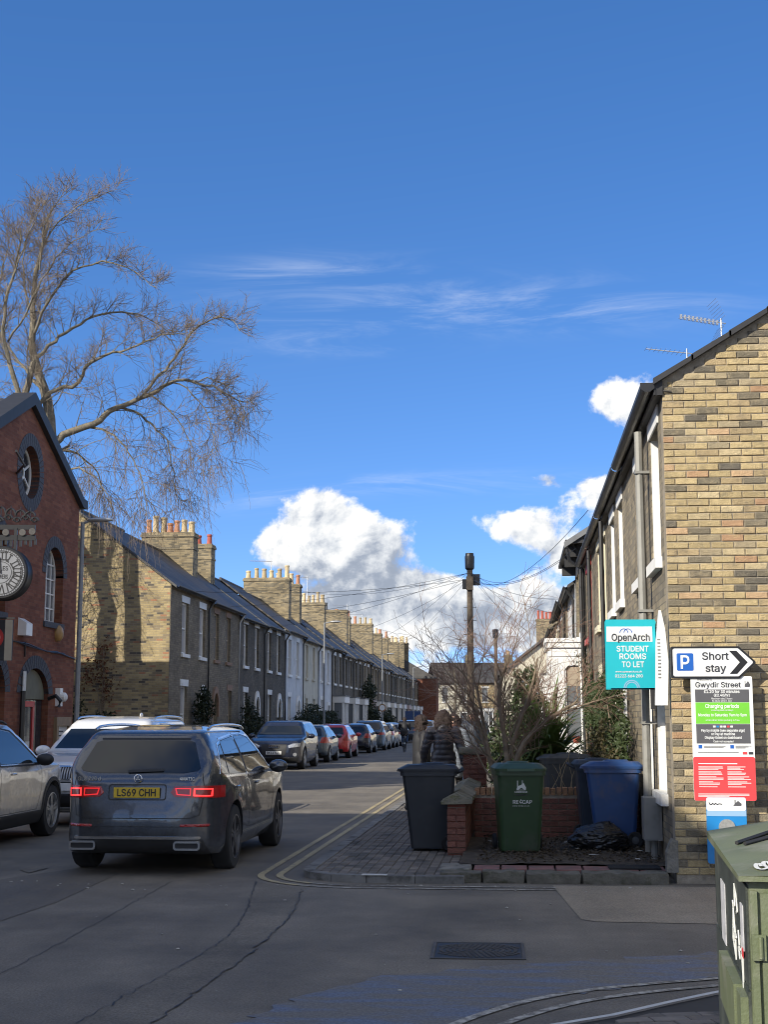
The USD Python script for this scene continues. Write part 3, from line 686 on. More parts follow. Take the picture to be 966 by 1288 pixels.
for b in BR:
    p = np.array(BW); p = p / p.sum()
    if b[2] < 1.3: p[5] *= 2.0; p[6] *= 2.2; p[4] *= 2.0; p /= p.sum()
    k = bricks[int(wing.choice(len(bricks), p=p))]
    if b in shown: obj('brick', brickmesh(*b), k, gw, world=True)
    else: rest[k].add(*brickmesh(*b))
for k in bricks: obj('outer_bricks', rest[k], k, gw, kind='stuff', world=True)
pitched_roof(h1, XR, -1, Y0 - 0.06, 19.79, EAVE_R, RIDGE_R, DEPTH_R, 'slate', over=0.09, thick=.05)
# dark verge board and slate edge along the gable, gutter, soffit
m = MB()
for k in range(12):
    a, b = XR - 0.10 + k * 0.41, XR - 0.10 + (k + 1) * 0.41 + .02
    m.poly(Polygon([(a, slope(a) + .0 + .02 * (k % 2) * 0), (b, slope(b)), (b, slope(b) + .055), (a, slope(a) + .068)]), -0.085, -0.03, lambda p, q, d: (p, Y0 + d, q))
obj('verge_tiles', m, 'black_board', h1, world=True)
m = MB(); m.box(XR - .10, XR - .002, Y0 + .02, 32.5, EAVE_R - .16, EAVE_R - .13); obj('soffit', m, 'black_board', h1, world=True)


def gutter(par, x, y0, y1, z, material='black_plastic', r=0.06):
    m = MB(); prof = [(x + r * math.cos(t), z + r * math.sin(t)) for t in np.linspace(math.pi, 2 * math.pi, 8)]
    inn = [(x + (r - .008) * math.cos(t), z + (r - .008) * math.sin(t)) for t in np.linspace(2 * math.pi, math.pi, 8)]
    m.poly(Polygon(prof + inn), y0, y1, lambda a, b, d: (a, d, b)); return obj('gutter', m, material, par, world=True)


gutter(h1, XR - .165, Y0 - .05, 19.7, EAVE_R - .06, r=.075)
m = MB(); m.poly(Polygon([(XR - .241, EAVE_R - .04), (XR - .089, EAVE_R - .04), (XR - .089, EAVE_R - .10), (XR - .135, EAVE_R - .137), (XR - .195, EAVE_R - .137), (XR - .241, EAVE_R - .10)]), Y0 - .058, Y0 - .051, lambda a, b, d: (a, d, b)); obj('gutter_end', m, 'black_plastic', h1, world=True)
m = MB(); m.poly(Polygon([(XR - .10, EAVE_R - .17), (XR + .0, EAVE_R - .17), (XR, EAVE_R + .0), (XR - .10, EAVE_R - .05)]), Y0 - .03, Y0 + .0, lambda a, b, d: (a, d, b)); obj('eave_return', m, 'black_board', h1, world=True)
m = MB(); m.box(XR - .09, XR - .075, Y0 - .04, 19.75, EAVE_R - .17, EAVE_R + .0); obj('fascia', m, 'black_board', h1, world=True)
pipe(h1, [(XR - .12, 16.6, EAVE_R - .22), (XR - .12, 16.6, 2.9), (XR - .12, 16.6, .15)], .048, 'grey_plastic')
m = MB()
for z in (4.55, 2.9, 1.6): m.box(XR - .175, XR - .002, 16.54, 16.66, z, z + .03)
obj('pipe_clip', m, 'grey_plastic', h1, world=True)
pipe(h1, [(XR - .025, 17.2, EAVE_R - .2), (XR - .02, 17.2, 2.0), (XR - .02, 17.2, .3)], .014, 'black_plastic', 'cable', 5)
pipe(h1, [(XR - .05, 14.885, EAVE_R - .10), (XR + .0, 14.885, EAVE_R - .12), (XR + .09, 14.885, EAVE_R - .13)], .008, 'cast_iron', 'iron_tie', 5)
# white end-on folded agent's board beside the pipe is a thing of its own, further down
m = MB(); m.poly(Polygon([(1.50, .1), (1.62, .1), (1.62, .42), (1.56, .44), (1.50, .3)]), -.02, .14, lambda a, b, d: (a, Y0 + d, b)); obj('plinth_stone', m, 'concrete', h1, world=True)

# the terrace behind the corner house
TR = dict(sill='white_paint', lintel='white_paint', reveal='white_paint')
rows = [(19.8, 24.6, [(20.95, 21.85), (22.75, 23.65)], 'white_paint', 'second house of the right-hand terrace with white window surrounds', 'brick_facade'),
        (24.6, 28.9, [(25.1, 25.95), (26.75, 27.6)], 'cream_paint', 'third house of the right-hand terrace with cream window surrounds', 'brick_facade'),
        (28.9, 32.5, [(29.9, 30.7), (31.2, 31.9)], 'red_paint', 'fourth house of the right-hand terrace with red painted window surrounds', 'brick_facade')]
for (a, b, ws, fc, lab, bm) in rows:
    h = thing('terraced_house', lab, 'house', (XR, a, 0)); hs = []
    for (y0, y1) in ws:
        hs.append(window(h, XR, -1, y0, y1, 3.42, 4.92, frame=fc, sill=fc, lintel=fc, reveal=fc))
        hs.append(window(h, XR, -1, y0, y1, .9, 2.45, frame=fc, sill=fc, lintel=fc, reveal=fc))
    facade(h, XR, -1, a + .003, b - .003, -.1, EAVE_R - .01, hs, bm, 'street_wall')
    m = MB(); m.box(XR + .27, XR + DEPTH_R, a + .003, b - .003, 0, EAVE_R - .05); obj('inner_wall', m, 'black_board', h, world=True)
    pitched_roof(h, XR, -1, a, b - .01, EAVE_R, RIDGE_R, DEPTH_R, 'slate', over=0.09)
    gutter(h, XR - .165, a + .0, b - .1, EAVE_R - .06, r=.075)
    m = MB(); m.box(XR - .09, XR - .075, a, b - .01, EAVE_R - .17, EAVE_R); obj('fascia', m, 'black_board', h, world=True)
    pipe(h, [(XR - .12, b - .25, EAVE_R - .2), (XR - .09, b - .25, .1)], .04, 'black_plastic')


# ------------------------------------------------------------------ terraces further off, built in their own coordinates
def PX(u, v, x):
    d = ray(u, v); return EYE + d * (x / d[0])


def own(name, label, cat, loc, rotz=0.0, group=None):
    t = thing(name, label, cat, loc, rotz, group); LOC[t.GetPath().pathString] = np.zeros(3); return t


def chimney(par, x0, x1, y0, y1, z0, z1, pots, material='brick_stack', name='chimney'):
    m = MB(); m.box(x0, x1, y0, y1, z0, z1 - .20); m.box(x0 - .05, x1 + .05, y0 - .05, y1 + .05, z1 - .20, z1 - .08); m.box(x0 - .02, x1 + .02, y0 - .02, y1 + .02, z1 - .08, z1)
    m.box(x0 - .03, x1 + .03, y0 - .03, y1 + .03, z1 - .75, z1 - .66)
    c = obj(name, m, material, par, world=True)
    for (fx, h, mt, r) in pots:
        x = x0 + .2 + (x1 - x0 - .4) * fx; y = (y0 + y1) / 2 + rng.normal(0, .06)
        m = MB().lathe([(r, 0), (r * 1.15, .04), (r * .95, .1), (r * .82, h - .12), (r * .98, h - .1), (r * .98, h - .02), (r * .75, h), (r * .7, h - .1), (0, h - .12)], (x, y, z1), 10)
        obj('pot', m, mt, c, smooth=40, world=True)
    return c


def gothic(y0, y1, z0, zs, zt):
    "a pointed arch outline"
    c = (y0 + y1) / 2; L = [(y0, z0), (y0, zs)]
    for t in np.linspace(0, 1, 7): L.append((y0 + (c - y0) * (1 - math.cos(t * math.pi / 2) ** 1.0) ** .9, zs + (zt - zs) * math.sin(t * math.pi / 2)))
    return Polygon(L + [(2 * c - y, z) for y, z in L[::-1][1:]])


def door(par, y0, y1, z1, trim='white_paint', leafm='timber_door', arch=True, xf=0, side=1):
    fr = facade_frame(xf, side)
    inner = gothic(y0, y1, .14, z1 - .35, z1 + .15) if arch else sbox(y0, .14, y1, z1)
    outer = gothic(y0 - .16, y1 + .16, .14, z1 - .35, z1 + .42) if arch else sbox(y0 - .12, .14, y1 + .12, z1 + .2)
    hood = outer.difference(inner).intersection(sbox(y0 - 1, z1 - .75 if arch else .14, y1 + 1, z1 + 1))
    if arch: hood = hood.union(sbox(y0 - .2, z1 - .78, y0 - .001, z1 - .6)).union(sbox(y1 + .001, z1 - .78, y1 + .2, z1 - .6))
    m = MB(); m.poly(inner, .14, .2, fr); d = obj('door', m, leafm, par, world=True)
    m = MB(); m.poly(hood, -.07, .02, fr); obj('door_surround', m, trim, d, world=True)
    m = MB(); m.poly(sbox(y0 + .12, .3, (y0 + y1) / 2 - .05, 1.1), .125, .15, fr); m.poly(sbox((y0 + y1) / 2 + .05, .3, y1 - .12, 1.1), .125, .15, fr); obj('door_panel', m, leafm, d, kind='stuff', world=True)
    return inner


def row_house(label, loc, rotz=0.0, w=6.1, eave=6.25, rise=2.6, depth=7.0, wall='brick_dark', roof='slate', trim='white_paint', frame='white_paint', pane='pane_mid', ww=0.95, wins=(1.75, 4.5), gwin=(1.75,), gdoor=4.5, gable=None, group=None, flip=False, bay=None,
              fz=(4.0, 5.85), gz=(0.85, 2.85), arch=True, stack=None, far=False, pipecol='black_plastic', parapet=False, name='terraced_house', leaf='timber_door', back=True):
    h = own(name, label, 'house', loc, rotz, group)
    kw = dict(frame=frame, pane=pane, sill=trim, lintel=trim)
    if flip: wins, gwin, gdoor = [w - q for q in wins], [w - q for q in gwin], (None if gdoor is None else w - gdoor)
    hs = [window(h, 0, 1, q - ww / 2, q + ww / 2, fz[0], fz[1], **kw) for q in wins]
    if bay is None: hs += [window(h, 0, 1, q - ww / 2, q + ww / 2, gz[0], gz[1], **kw) for q in gwin]
    if gdoor is not None: hs.append(door(h, gdoor - .45, gdoor + .45, 2.55, trim, leaf, arch))
    facade(h, 0, 1, .004, w - .004, -.1, eave - .01, hs, wall, 'street_wall')
    m = MB(); m.box(-.27, -depth, .005, w - .005, 0, eave - .04); obj('inner_wall', m, 'black_board' if not gable else wall, h, world=True)
    rf = pitched_roof(h, 0, 1, -.03 if gable else 0.0, w - .012, eave, eave + rise, depth, roof, over=.2)
    if gable:
        m = MB(); m.poly(Polygon([(-.02, -.1), (-depth, -.1), (-depth, eave), (-depth / 2, eave + rise - .01), (-.02, eave - .01)]), -.002, .25, lambda a, b, d: (a, d, b)); obj('gable_wall', m, gable, h, world=True)
    gutter(h, .26, 0.0, w - .02, eave - .06)
    pipe(h, [(.26, w - .15, eave - .12), (.06, w - .15, eave - .45), (.06, w - .15, .1)], .045, pipecol, n=6)
    if stack: chimney(rf, -depth / 2 - stack[0] / 2 + stack[3], -depth / 2 + stack[0] / 2 + stack[3], w - .45, w + .45, eave + rise - 1.1, stack[1], stack[2])
    if bay is not None:
        y0, y1, dpt, mt = bay
        m = MB(); m.box(.004, dpt, y0, y1, 0, .85); m.box(.004, dpt + .06, y0 - .06, y1 + .06, 2.75, 3.15)
        for q in np.linspace(y0, y1, 4): m.box(dpt - .12, dpt, min(q, y1 - .12), min(q, y1 - .12) + .12, .85, 2.75)
        m.box(.004, .12, y0, y0 + .08, .85, 2.75); m.box(.004, .12, y1 - .08, y1, .85, 2.75)
        b = obj('bay_window', m, mt, h, world=True)
        m = MB(); m.box(.02, dpt - .06, y0 + .05, y1 - .05, .86, 2.74); obj('pane', m, 'pane_mid', b, world=True)
        m = MB(); m.box(.004, dpt + .10, y0 - .10, y1 + .10, 3.153, 3.22); obj('bay_roof', m, 'lead', b, world=True)
    return h


def pots(n, seed, kinds=('buff_pot', 'terracotta'), hmin=.45, hmax=.8):
    q = np.random.default_rng(seed)
    return [(f, q.uniform(hmin, hmax), kinds[0] if q.random() < .65 else kinds[-1], q.uniform(.12, .17)) for f in np.linspace(0, 1, n)]


LX, LW, LY = -12.0, 6.05, 47.5
row_house('grey brick end house whose sunlit gable catches the shadow of the bare tree', (LX, LY, 0), eave=6.35, wall='brick_tan', roof='slate', gable='brick_lane', wins=(2.2, 5.0), gwin=(2.2,), gdoor=5.15, pane='pane_net', w=LW, ww=1.0)
row_house('house with tan stone trims and a pointed tan door arch', (LX, LY + LW, 0), wall='brick_tan', trim='tan_stone', frame='tan_paint', roof='tile_brown', wins=(1.5, 3.8), gwin=(4.2,), gdoor=1.4, stack=(2.3, 9.75, pots(7, 1), .35), w=LW, leaf='tan_paint', pipecol='galv', ww=.85)
row_house('third house of the left-hand row under a blue-grey slate roof', (LX, LY + 2 * LW, 0), eave=6.1, wall='brick_dark', roof='slate_blue', wins=(1.5, 4.2), gwin=(1.6,), gdoor=4.3, stack=(1.5, 10.0, pots(3, 2, ('red_pot', 'red_pot')), .2), pane='pane_net', w=LW)
row_house('dark brick house next to the white rendered one with white lintels', (LX, LY + 3 * LW, 0), eave=6.15, wall='brick_dark', roof='slate_blue', wins=(1.4, 4.0), gwin=(1.6,), gdoor=4.3, w=LW, pane='pane_net')
row_house('white rendered terraced house with a pale door', (LX, LY + 4 * LW, 0), eave=6.3, wall='render_white', roof='tile_brown', wins=(1.5, 4.2), gwin=(1.5,), gdoor=4.4, w=LW, leaf='white_paint', pane='pane_net')
row_house('cream rendered terraced house beyond the white one', (LX, LY + 5 * LW, 0), eave=6.15, wall='render_cream', roof='slate', trim='render_cream', wins=(1.5, 4.2), gwin=(1.5, 4.4), gdoor=None, stack=(2.8, 10.2, pots(6, 3), .35), w=LW, pane='pane_mid')
lab = ['pale rendered house behind the tall street lamp', 'dark brick house with a white porch roof behind the hedge', 'dark brick house with white sashes above a columned porch', 'dark house with a narrow flank and paired white windows',
       'house with a pink ground floor bay', 'house with a white ground floor bay beyond the pink one', 'brown brick house past the white bay', 'brown brick house with a bay near the road sign',
       'far terraced house with pale bay under a low roof', 'far brick house beside the last street lamp', 'far terraced house with a white bay, last but three', 'far terraced house, last but two of the row', 'far terraced house, last but one of the row', 'last house of the left-hand row']
st = {0: (1.7, 10.4, pots(4, 4), .6), 2: (1.8, 10.2, pots(5, 5, ('buff_pot', 'buff_pot')), .5), 4: (2.0, 10.6, pots(1, 6, ('lead', 'lead')), .6), 5: (1.4, 10.5, pots(2, 7, ('terracotta', 'terracotta')), .4), 7: (2.4, 10.7, pots(5, 8), .6), 9: (2.0, 10.5, pots(5, 9), .5), 10: (2.2, 10.4, pots(3, 10), .5), 12: (2.6, 10.6, pots(5, 12), .4), 13: (3.0, 10.9, pots(4, 13), .4)}
walls = ['render_white', 'brick_dark', 'brick_dark', 'brick_dark', 'brick_tan', 'brick_tan', 'brick_tan', 'brick_tan', 'brick_dark', 'brick_tan', 'brick_tan', 'brick_dark', 'brick_tan', 'brick_tan']
for i in range(14):
    k = 6 + i
    row_house(lab[i], (LX, LY + k * LW, 0), eave=6.2 + .12 * math.sin(i * 2.1), wall=walls[i], roof=['slate', 'slate_blue', 'tile_brown'][i % 3], w=LW, stack=st.get(i), pane=['pane_net', 'pane_mid', 'pane_net'][i % 3],
              bay=None if i in (0,) else (0.7, 3.2, .75, ['white_paint', 'white_paint', 'white_paint', 'white_paint', 'render_pink', 'white_paint'][i % 6]), gdoor=4.6, arch=False)
# dark flank building that ends the row, and the sunlit terrace where the street bends
e = own('red_brick_house', 'dark red brick flank wall that ends the left-hand row', 'house', (-11.0, LY + 20 * LW + .3, 0))
m = MB(); m.box(-9, 1.2, 0, 5, 0, 6.6); obj('wall', m, 'brick_red', e)
m = MB(); m.poly(Polygon([(-9.2, 6.55), (1.4, 6.55), (-3.9, 9.6)]), -.1, 5.1, lambda a, b, d: (a, d, b)); r_ = obj('roof', m, 'slate', e)
chimney(r_, -6.2, -2.2, .4, 1.3, 7.2, 10.9, pots(6, 21))
bend = ['cream house where the street bends, leftmost of the sunlit row', 'sunlit yellow brick house second along the bend', 'sunlit pale house in the middle of the bend', 'sunlit yellow brick house behind the telegraph pole', 'pale house on the bend behind the bare shrub', 'yellow brick house furthest right on the bend']
ang = math.atan2(6, 25) - math.pi / 2
for i in range(6):
    p = np.array([-11.0, 187.0]) + np.array([25, 6]) / 25.71 * i * 5.4
    row_house(bend[i], (p[0], p[1], 0), rotz=ang, w=5.4, eave=6.6, rise=2.6, wall=['render_cream', 'brick_yellow', 'render_cream', 'brick_yellow', 'render_cream', 'brick_yellow'][i], roof=['tile_brown', 'slate'][i % 2], ww=.8, stack=(1.6, 10.4, pots(4, 30 + i), .3), wins=(1.4, 3.9), gwin=(1.4,), gdoor=3.9, arch=False,
              bay=(.4, 2.4, .5, 'white_paint') if i % 2 else None)
# white gabled house across the end, its ridge towards us
wg = own('gabled_house', 'white gabled house with a long dark roof across the street end', 'house', (3.9, 118, 0))
m = MB(); m.poly(Polygon([(-5.4, 0), (3.2, 0), (3.2, 5.2), (-1.0, 8.6), (-5.4, 5.4)]), 0, 12, lambda a, b, d: (a, d, b)); obj('wall', m, 'render_cream', wg)
m = MB(); m.poly(Polygon([(-5.8, 5.1), (-1.0, 8.75), (3.6, 5.0), (3.6, 5.2), (-1.0, 9.0), (-5.8, 5.3)]), -.35, 12.2, lambda a, b, d: (a, d, b)); wr = obj('roof', m, 'slate', wg)
chimney(wr, -2.2, -.4, 5, 6, 7.5, 10.4, pots(5, 41, ('red_pot', 'red_pot')))
for xx in (-3.6, -1.2, 1.2):
    m = MB(); m.box(xx - .45, xx + .45, -.03, .05, 3.4, 5.0); q = obj('window', m, 'white_paint', wg)
    m = MB(); m.box(xx - .38, xx + .38, -.04, 0, 3.47, 4.93); obj('pane', m, 'pane_mid', q)
    m = MB(); m.box(xx - .45, xx + .45, -.03, .05, .8, 2.4); q = obj('window', m, 'white_paint', wg)
    m = MB(); m.box(xx - .38, xx + .38, -.04, 0, .87, 2.33); obj('pane', m, 'pane_mid', q)

# right-hand terrace beyond the fourth house: a taller pair with a flat-roofed white bay, then plain ones
t5 = row_house('taller brick house with a flat-roofed white bay beside the front gardens', (XR, 32.55 + 5.6, 0), rotz=math.pi, w=5.6, eave=5.85, rise=2.7, depth=8.4, wall='brick_facade', wins=(1.4, 4.0), gwin=(1.5,), gdoor=None, fz=(3.75, 5.4), frame='cream_paint', trim='white_paint')
g5 = own('party_gable', 'sunlit yellow brick gable showing above the lower roof', 'gable wall', (XR, 32.55, 0))
m = MB(); m.poly(Polygon([(-.0, 4.6), (8.4, 4.6), (8.4, 5.85), (4.2, 8.5), (0, 5.83)]), -.03, -.004, lambda a, b, d: (a, d, b)); obj('wall', m, 'brick_yellow', g5)
m = MB()
for k in range(3): m.box(-.38, -.002, .3 + k * 2.2, .42 + k * 2.2, 5.45, 5.72)
m.box(-.45, .05, -.10, 5.55, 5.72, 5.80); obj('eave_bracket', m, 'black_board', g5)
m = MB(); m.poly(Polygon([(-.48, 5.60), (4.2, 8.62), (4.2, 8.74), (-.48, 5.74)]), -.16, -.04, lambda a, b, d: (a, d, b)); obj('verge', m, 'lead', g5)
pipe(g5, [(-.42, -.08, 5.6), (-.36, -.08, 5.3), (-.06, -.08, 5.1), (-.05, -.08, .1)], .045, 'black_plastic', n=6)
bw = own('bay_window', 'flat-roofed white bay with a sash facing us and a red flower pot behind it', 'bay window', (.72, 32.6, 0))
m = MB()
m.poly(sbox(0, 0, .876, 3.3).difference(sbox(.36, 1.12, .76, 2.80).union(Polygon([(.36, 2.79), (.46, 2.90), (.66, 2.90), (.76, 2.79)]))), 0, .12, lambda a, b, d: (a, d, b))
m.box(0, .12, .125, 2.4, 0, .9); m.box(0, .12, .125, 2.4, 2.75, 3.3)
for yy in (.125, 1.1, 2.28): m.box(0, .12, yy, yy + .12, .9, 2.75)
m.box(-.05, .876, -.05, 2.45, 3.303, 3.42); m.box(-.08, .876, -.08, 2.48, 3.423, 3.52)
m.box(-.02, .87, -.028, -.003, .88, .95); m.box(-.02, .87, -.022, -.003, 3.1, 3.15)
for k in range(5): m.box(.03 + k * .04, .045 + k * .04, -.012, -.001, .98, 3.05)
obj('bay_frame', m, 'white_paint', bw)
m = MB(); m.box(.37, .75, .07, .08, 1.13, 2.88); obj('pane', m, 'pane_mid', bw)
m = MB(); m.box(.36, .76, .03, .06, 1.93, 1.98); m.box(.36, .40, .03, .06, 1.12, 2.8); m.box(.72, .76, .03, .06, 1.12, 2.8); obj('sash', m, 'white_paint', bw)
m = MB(); m.box(.40, .72, .062, .068, 2.42, 2.86); obj('blind', m, 'tan_paint', bw)
m = MB().lathe([(.0, 0), (.06, 0), (.085, .13), (.09, .15), (.07, .15), (0, .13)], (.60, .035, 1.13), 10); obj('flower_pot', m, 'red_pot', bw, smooth=40)
far = ['white painted house after the taller one on the right', 'brick house further down the right side', 'right side house with a long black gutter', 'pale right side house far down the street', 'right side house behind the dark evergreen', 'last right side house before the bend']
for i in range(6):
    row_house(far[i], (XR - .05 * (i % 2), 38.3 + (i + 1) * 5.9, 0), rotz=math.pi, w=5.9, eave=5.35 + .1 * (i % 3), rise=2.6, depth=8.0, wall=['render_white', 'brick_facade', 'brick_facade', 'render_cream', 'brick_facade', 'brick_facade'][i], wins=(1.5, 4.1), gwin=(1.5,), gdoor=4.2, fz=(3.5, 5.05), arch=False, bay=(.5, 2.6, .7, 'white_paint') if i > 0 else None)

# ------------------------------------------------------------------ red brick brewery building on the left, gable to the street
plain('blue_brick', (0.062, 0.066, 0.078), 0.8, var=0.3, scale=20, bump=0.3)
plain('fascia_olive', (0.15, 0.145, 0.10), 0.7, var=0.15)
plain('amber_lens', (0.34, 0.20, 0.07), 0.4)
plain('red_door', (0.42, 0.03, 0.025), 0.4)
plain('paper', (0.62, 0.61, 0.57), 0.8, var=0.1)
plain('wood_frame', (0.24, 0.17, 0.10), 0.6, var=0.2)
BX = -11.3
rb = thing('brewery_building', 'red brick gabled brewery with blue brick arches and an oval window', 'building', (BX, 31, 0))
AP, E1, E0 = (31.0, 8.95), (34.9, 7.1), (27.1, 7.1)
bf = facade_frame(BX, 1)


def arch_pg(y0, y1, z0, zt, rise=None):
    c, r = (y0 + y1) / 2, (y1 - y0) / 2; rise = rise or r
    return Polygon([(y0, z0)] + [(c - r * math.cos(t), zt - rise + rise * math.sin(t)) for t in np.linspace(0, math.pi, 17)] + [(y1, z0)])


def ring(pg, w, z_from): return pg.buffer(w, join_style=1).difference(pg).intersection(sbox(-99, z_from, 99, 99))


oc = Point(0, 0).buffer(1.0, 24); oc = Polygon([(31.2 + .60 * x, 7.38 + .62 * y) for x, y in oc.exterior.coords])
w1 = arch_pg(32.5, 33.8, 4.0, 5.85); w0 = arch_pg(28.6, 29.9, 4.0, 5.85)
dpg = arch_pg(31.1, 33.0, .05, 2.85, .7); g0 = arch_pg(28.6, 30.1, .9, 2.95)
holes = [oc, w1, w0, dpg, g0]
m = MB(); m.poly(Polygon([(27.1, -.1), (34.9, -.1), E1, AP, E0]).difference(unary_union(holes)), 0, .34, bf); obj('street_wall', m, 'brick_red', rb, world=True)
m = MB(); m.poly(Polygon([(27.1, 0), (34.88, 0), (34.88, 7.0), (31, 8.8), (27.1, 7.0)]), .345, 16, bf); obj('body', m, 'brick_red', rb, world=True)
for pg, w, zf in ((oc, .30, 0), (w1, .27, 5.0), (w0, .27, 5.0), (dpg, .30, 2.1), (g0, .30, 2.1)):
    rg = ring(pg, w, zf); m = MB()
    c = pg.centroid; cy = c.y if pg is oc else zf + .15
    for k in range(36):
        t0, t1 = k / 36 * 2 * math.pi + .012, (k + 1) / 36 * 2 * math.pi - .012
        if math.sin((t0 + t1) / 2) < (-2 if pg is oc else -.05): continue
        wed = Polygon([(c.x, cy)] + [(c.x + 4 * math.cos(t), cy + 4 * math.sin(t)) for t in (t0, t1)])
        m.poly(rg.intersection(wed), -.012, .30, bf)
    obj('arch_bricks', m, 'blue_brick', rb, kind='stuff', world=True)
for pg in (w1, w0, g0):
    y0, z0, y1, z1 = pg.bounds
    m = MB(); m.poly(sbox(y0 - .08, z0 - .14, y1 + .08, z0 - .002), -.05, .3, bf); obj('sill', m, 'blue_brick', rb, world=True)
    bars = pg.difference(pg.buffer(-.06))
    for q in (1 / 4, 1 / 2, 3 / 4): bars = bars.union(sbox(y0 + (y1 - y0) * q - .018, z0, y0 + (y1 - y0) * q + .018, z1).intersection(pg))
    for q in np.arange(z0 + .36, z1, .36): bars = bars.union(sbox(y0, q - .016, y1, q + .016).intersection(pg))
    m = MB(); m.poly(bars, .2, .25, bf); f_ = obj('window', m, 'white_paint', rb, world=True)
    m = MB(); m.poly(pg.buffer(-.02), .225, .235, bf); obj('pane', m, 'pane_mid', f_, world=True)
bars = oc.difference(oc.buffer(-.07)).union(Point(31.2, 7.38).buffer(.16).difference(Point(31.2, 7.38).buffer(.11)))
for k in range(6):
    t = k * math.pi / 3 + .5; bars = bars.union(LineString([(31.2 + .13 * math.cos(t), 7.38 + .13 * math.sin(t)), (31.2 + .6 * math.cos(t), 7.38 + .6 * math.sin(t))]).buffer(.022).intersection(oc))
m = MB(); m.poly(bars, .2, .25, bf); f_ = obj('oval_window', m, 'white_paint', rb, world=True)
m = MB(); m.poly(oc.buffer(-.02), .225, .235, bf); obj('pane', m, 'pane_dark', f_, world=True)
# coping and kneelers of the gable, slate roof behind
for (a, b) in ((AP, E1), (AP, E0)):
    s = 1 if b is E1 else -1
    cp = Polygon([a, (b[0], b[1]), (b[0] + s * .32, b[1]), (b[0] + s * .32, b[1] + .22), (b[0] + s * .02, b[1] + .24), (a[0], a[1] + .30)])
    m = MB(); m.poly(cp, -.13, .42, bf); obj('coping', m, 'black_board', rb, world=True)
m = MB(); m.poly(Polygon([(27.0, 7.05), AP, (35.0, 7.05), (35.0, 7.2), (31, 9.12), (27.0, 7.2)]), .43, 16, bf); obj('roof', m, 'slate', rb, world=True)
# entrance: olive fanlight board, red inner door, post
m = MB(); m.poly(dpg.intersection(sbox(0, 2.1, 99, 9)).buffer(-.03), .10, .15, bf); obj('fanlight_board', m, 'fascia_olive', rb, world=True)
m = MB(); m.poly(sbox(31.13, .05, 32.97, 2.12), .15, .17, bf); obj('lobby', m, 'pane_dark', rb, world=True)
m = MB(); m.poly(sbox(31.25, .05, 32.25, 2.08).difference(sbox(31.37, .2, 32.13, 1.95)), .07, .14, bf); dd = obj('door', m, 'red_door', rb, world=True)
m = MB(); m.poly(sbox(31.36, .19, 32.14, 1.96), .10, .112, bf); obj('pane', m, 'pane_dark', dd, world=True)
m = MB(); m.poly(sbox(31.75, .75, 32.02, 1.15), .085, .097, bf); obj('notice', m, 'paper', dd, world=True)
pipe(rb, [(BX + .09, 31.0, 2.3), (BX + .09, 31.0, .1)], .06, 'black_plastic')
m = MB(); m.poly(sbox(31.08, 2.3, 31.26, 2.75), -.06, -.04, bf); obj('opening_times_board', m, 'paper', rb, world=True)
pipe(rb, [(BX + .02, 27.2, 3.45), (BX + .03, 30.2, 3.40), (BX + .05, 31.3, 3.38), (BX + .05, 32.6, 3.27), (BX + .03, 33.4, 3.30), (BX + .03, 34.88, 3.18)], .018, 'black_plastic', 'cable', 5)
pipe(rb, [(BX + .03, 30.2, 3.41), (BX + .06, 31.9, 3.30), (BX + .05, 33.2, 3.26), (BX + .03, 34.0, 3.29)], .012, 'black_plastic', 'cable', 5)
pipe(rb, [(BX + .04, 31.15, 3.42), (BX + .04, 31.17, 3.08)], .02, 'black_plastic', 'cable', 5)
m = MB(); m.poly(sbox(30.75, 3.55, 31.15, 3.95).buffer(.0), -.2, 0, lambda a, b, d: (BX - d, a, b + .0)); v, f = m.out(); v[:, 2] += np.where(v[:, 0] > BX + .15, -.12 * (v[:, 2] > 3.8), 0)
obj('security_light', (v, f), 'white_plastic', rb, world=True)
m = MB(); m.lathe([(0, 0), (.15, 0), (.15, .08), (.10, .14), (0, .16)], (0, 0, 0), 14, 'x'); v, f = m.out(); v[:, 2] *= 1.35; obj('alarm_box', (v + [BX, 33.45, 3.75], f), 'amber_lens', rb, smooth=40, world=True)
m = MB(); m.box(BX, BX + .12, 33.5, 33.72, 1.98, 2.42); m.lathe([(0, 0), (.12, 0), (.11, .10), (.06, .14), (0, .15)], (BX + .12, 33.61, 2.2), 12, 'x'); obj('bulkhead_lamp', m, 'white_plastic', rb, world=True)
m = MB(); m.poly(sbox(33.45, .3, 34.55, 1.72).difference(sbox(33.6, .45, 34.4, 1.5)), -.09, 0, bf); mb_ = obj('menu_frame', m, 'wood_frame', rb, world=True)
m = MB(); m.poly(sbox(33.58, .43, 34.42, 1.52), -.03, 0, bf); obj('notice', m, 'paper', mb_, world=True)
m = MB()
for k in range(9): m.poly(sbox(33.7, .55 + k * .1, 34.3 - .1 * (k % 3), .58 + k * .1), -.036, -.031, bf)
obj('print_lines', m, 'black_board', mb_, kind='stuff', world=True)
pipe(rb, [(BX + .02, 32.95, 2.15), (BX + .22, 32.9, 2.22), (BX + .34, 32.9, 2.1), (BX + .30, 32.9, 1.95)], .05, 'black_plastic', 'door_lamp')
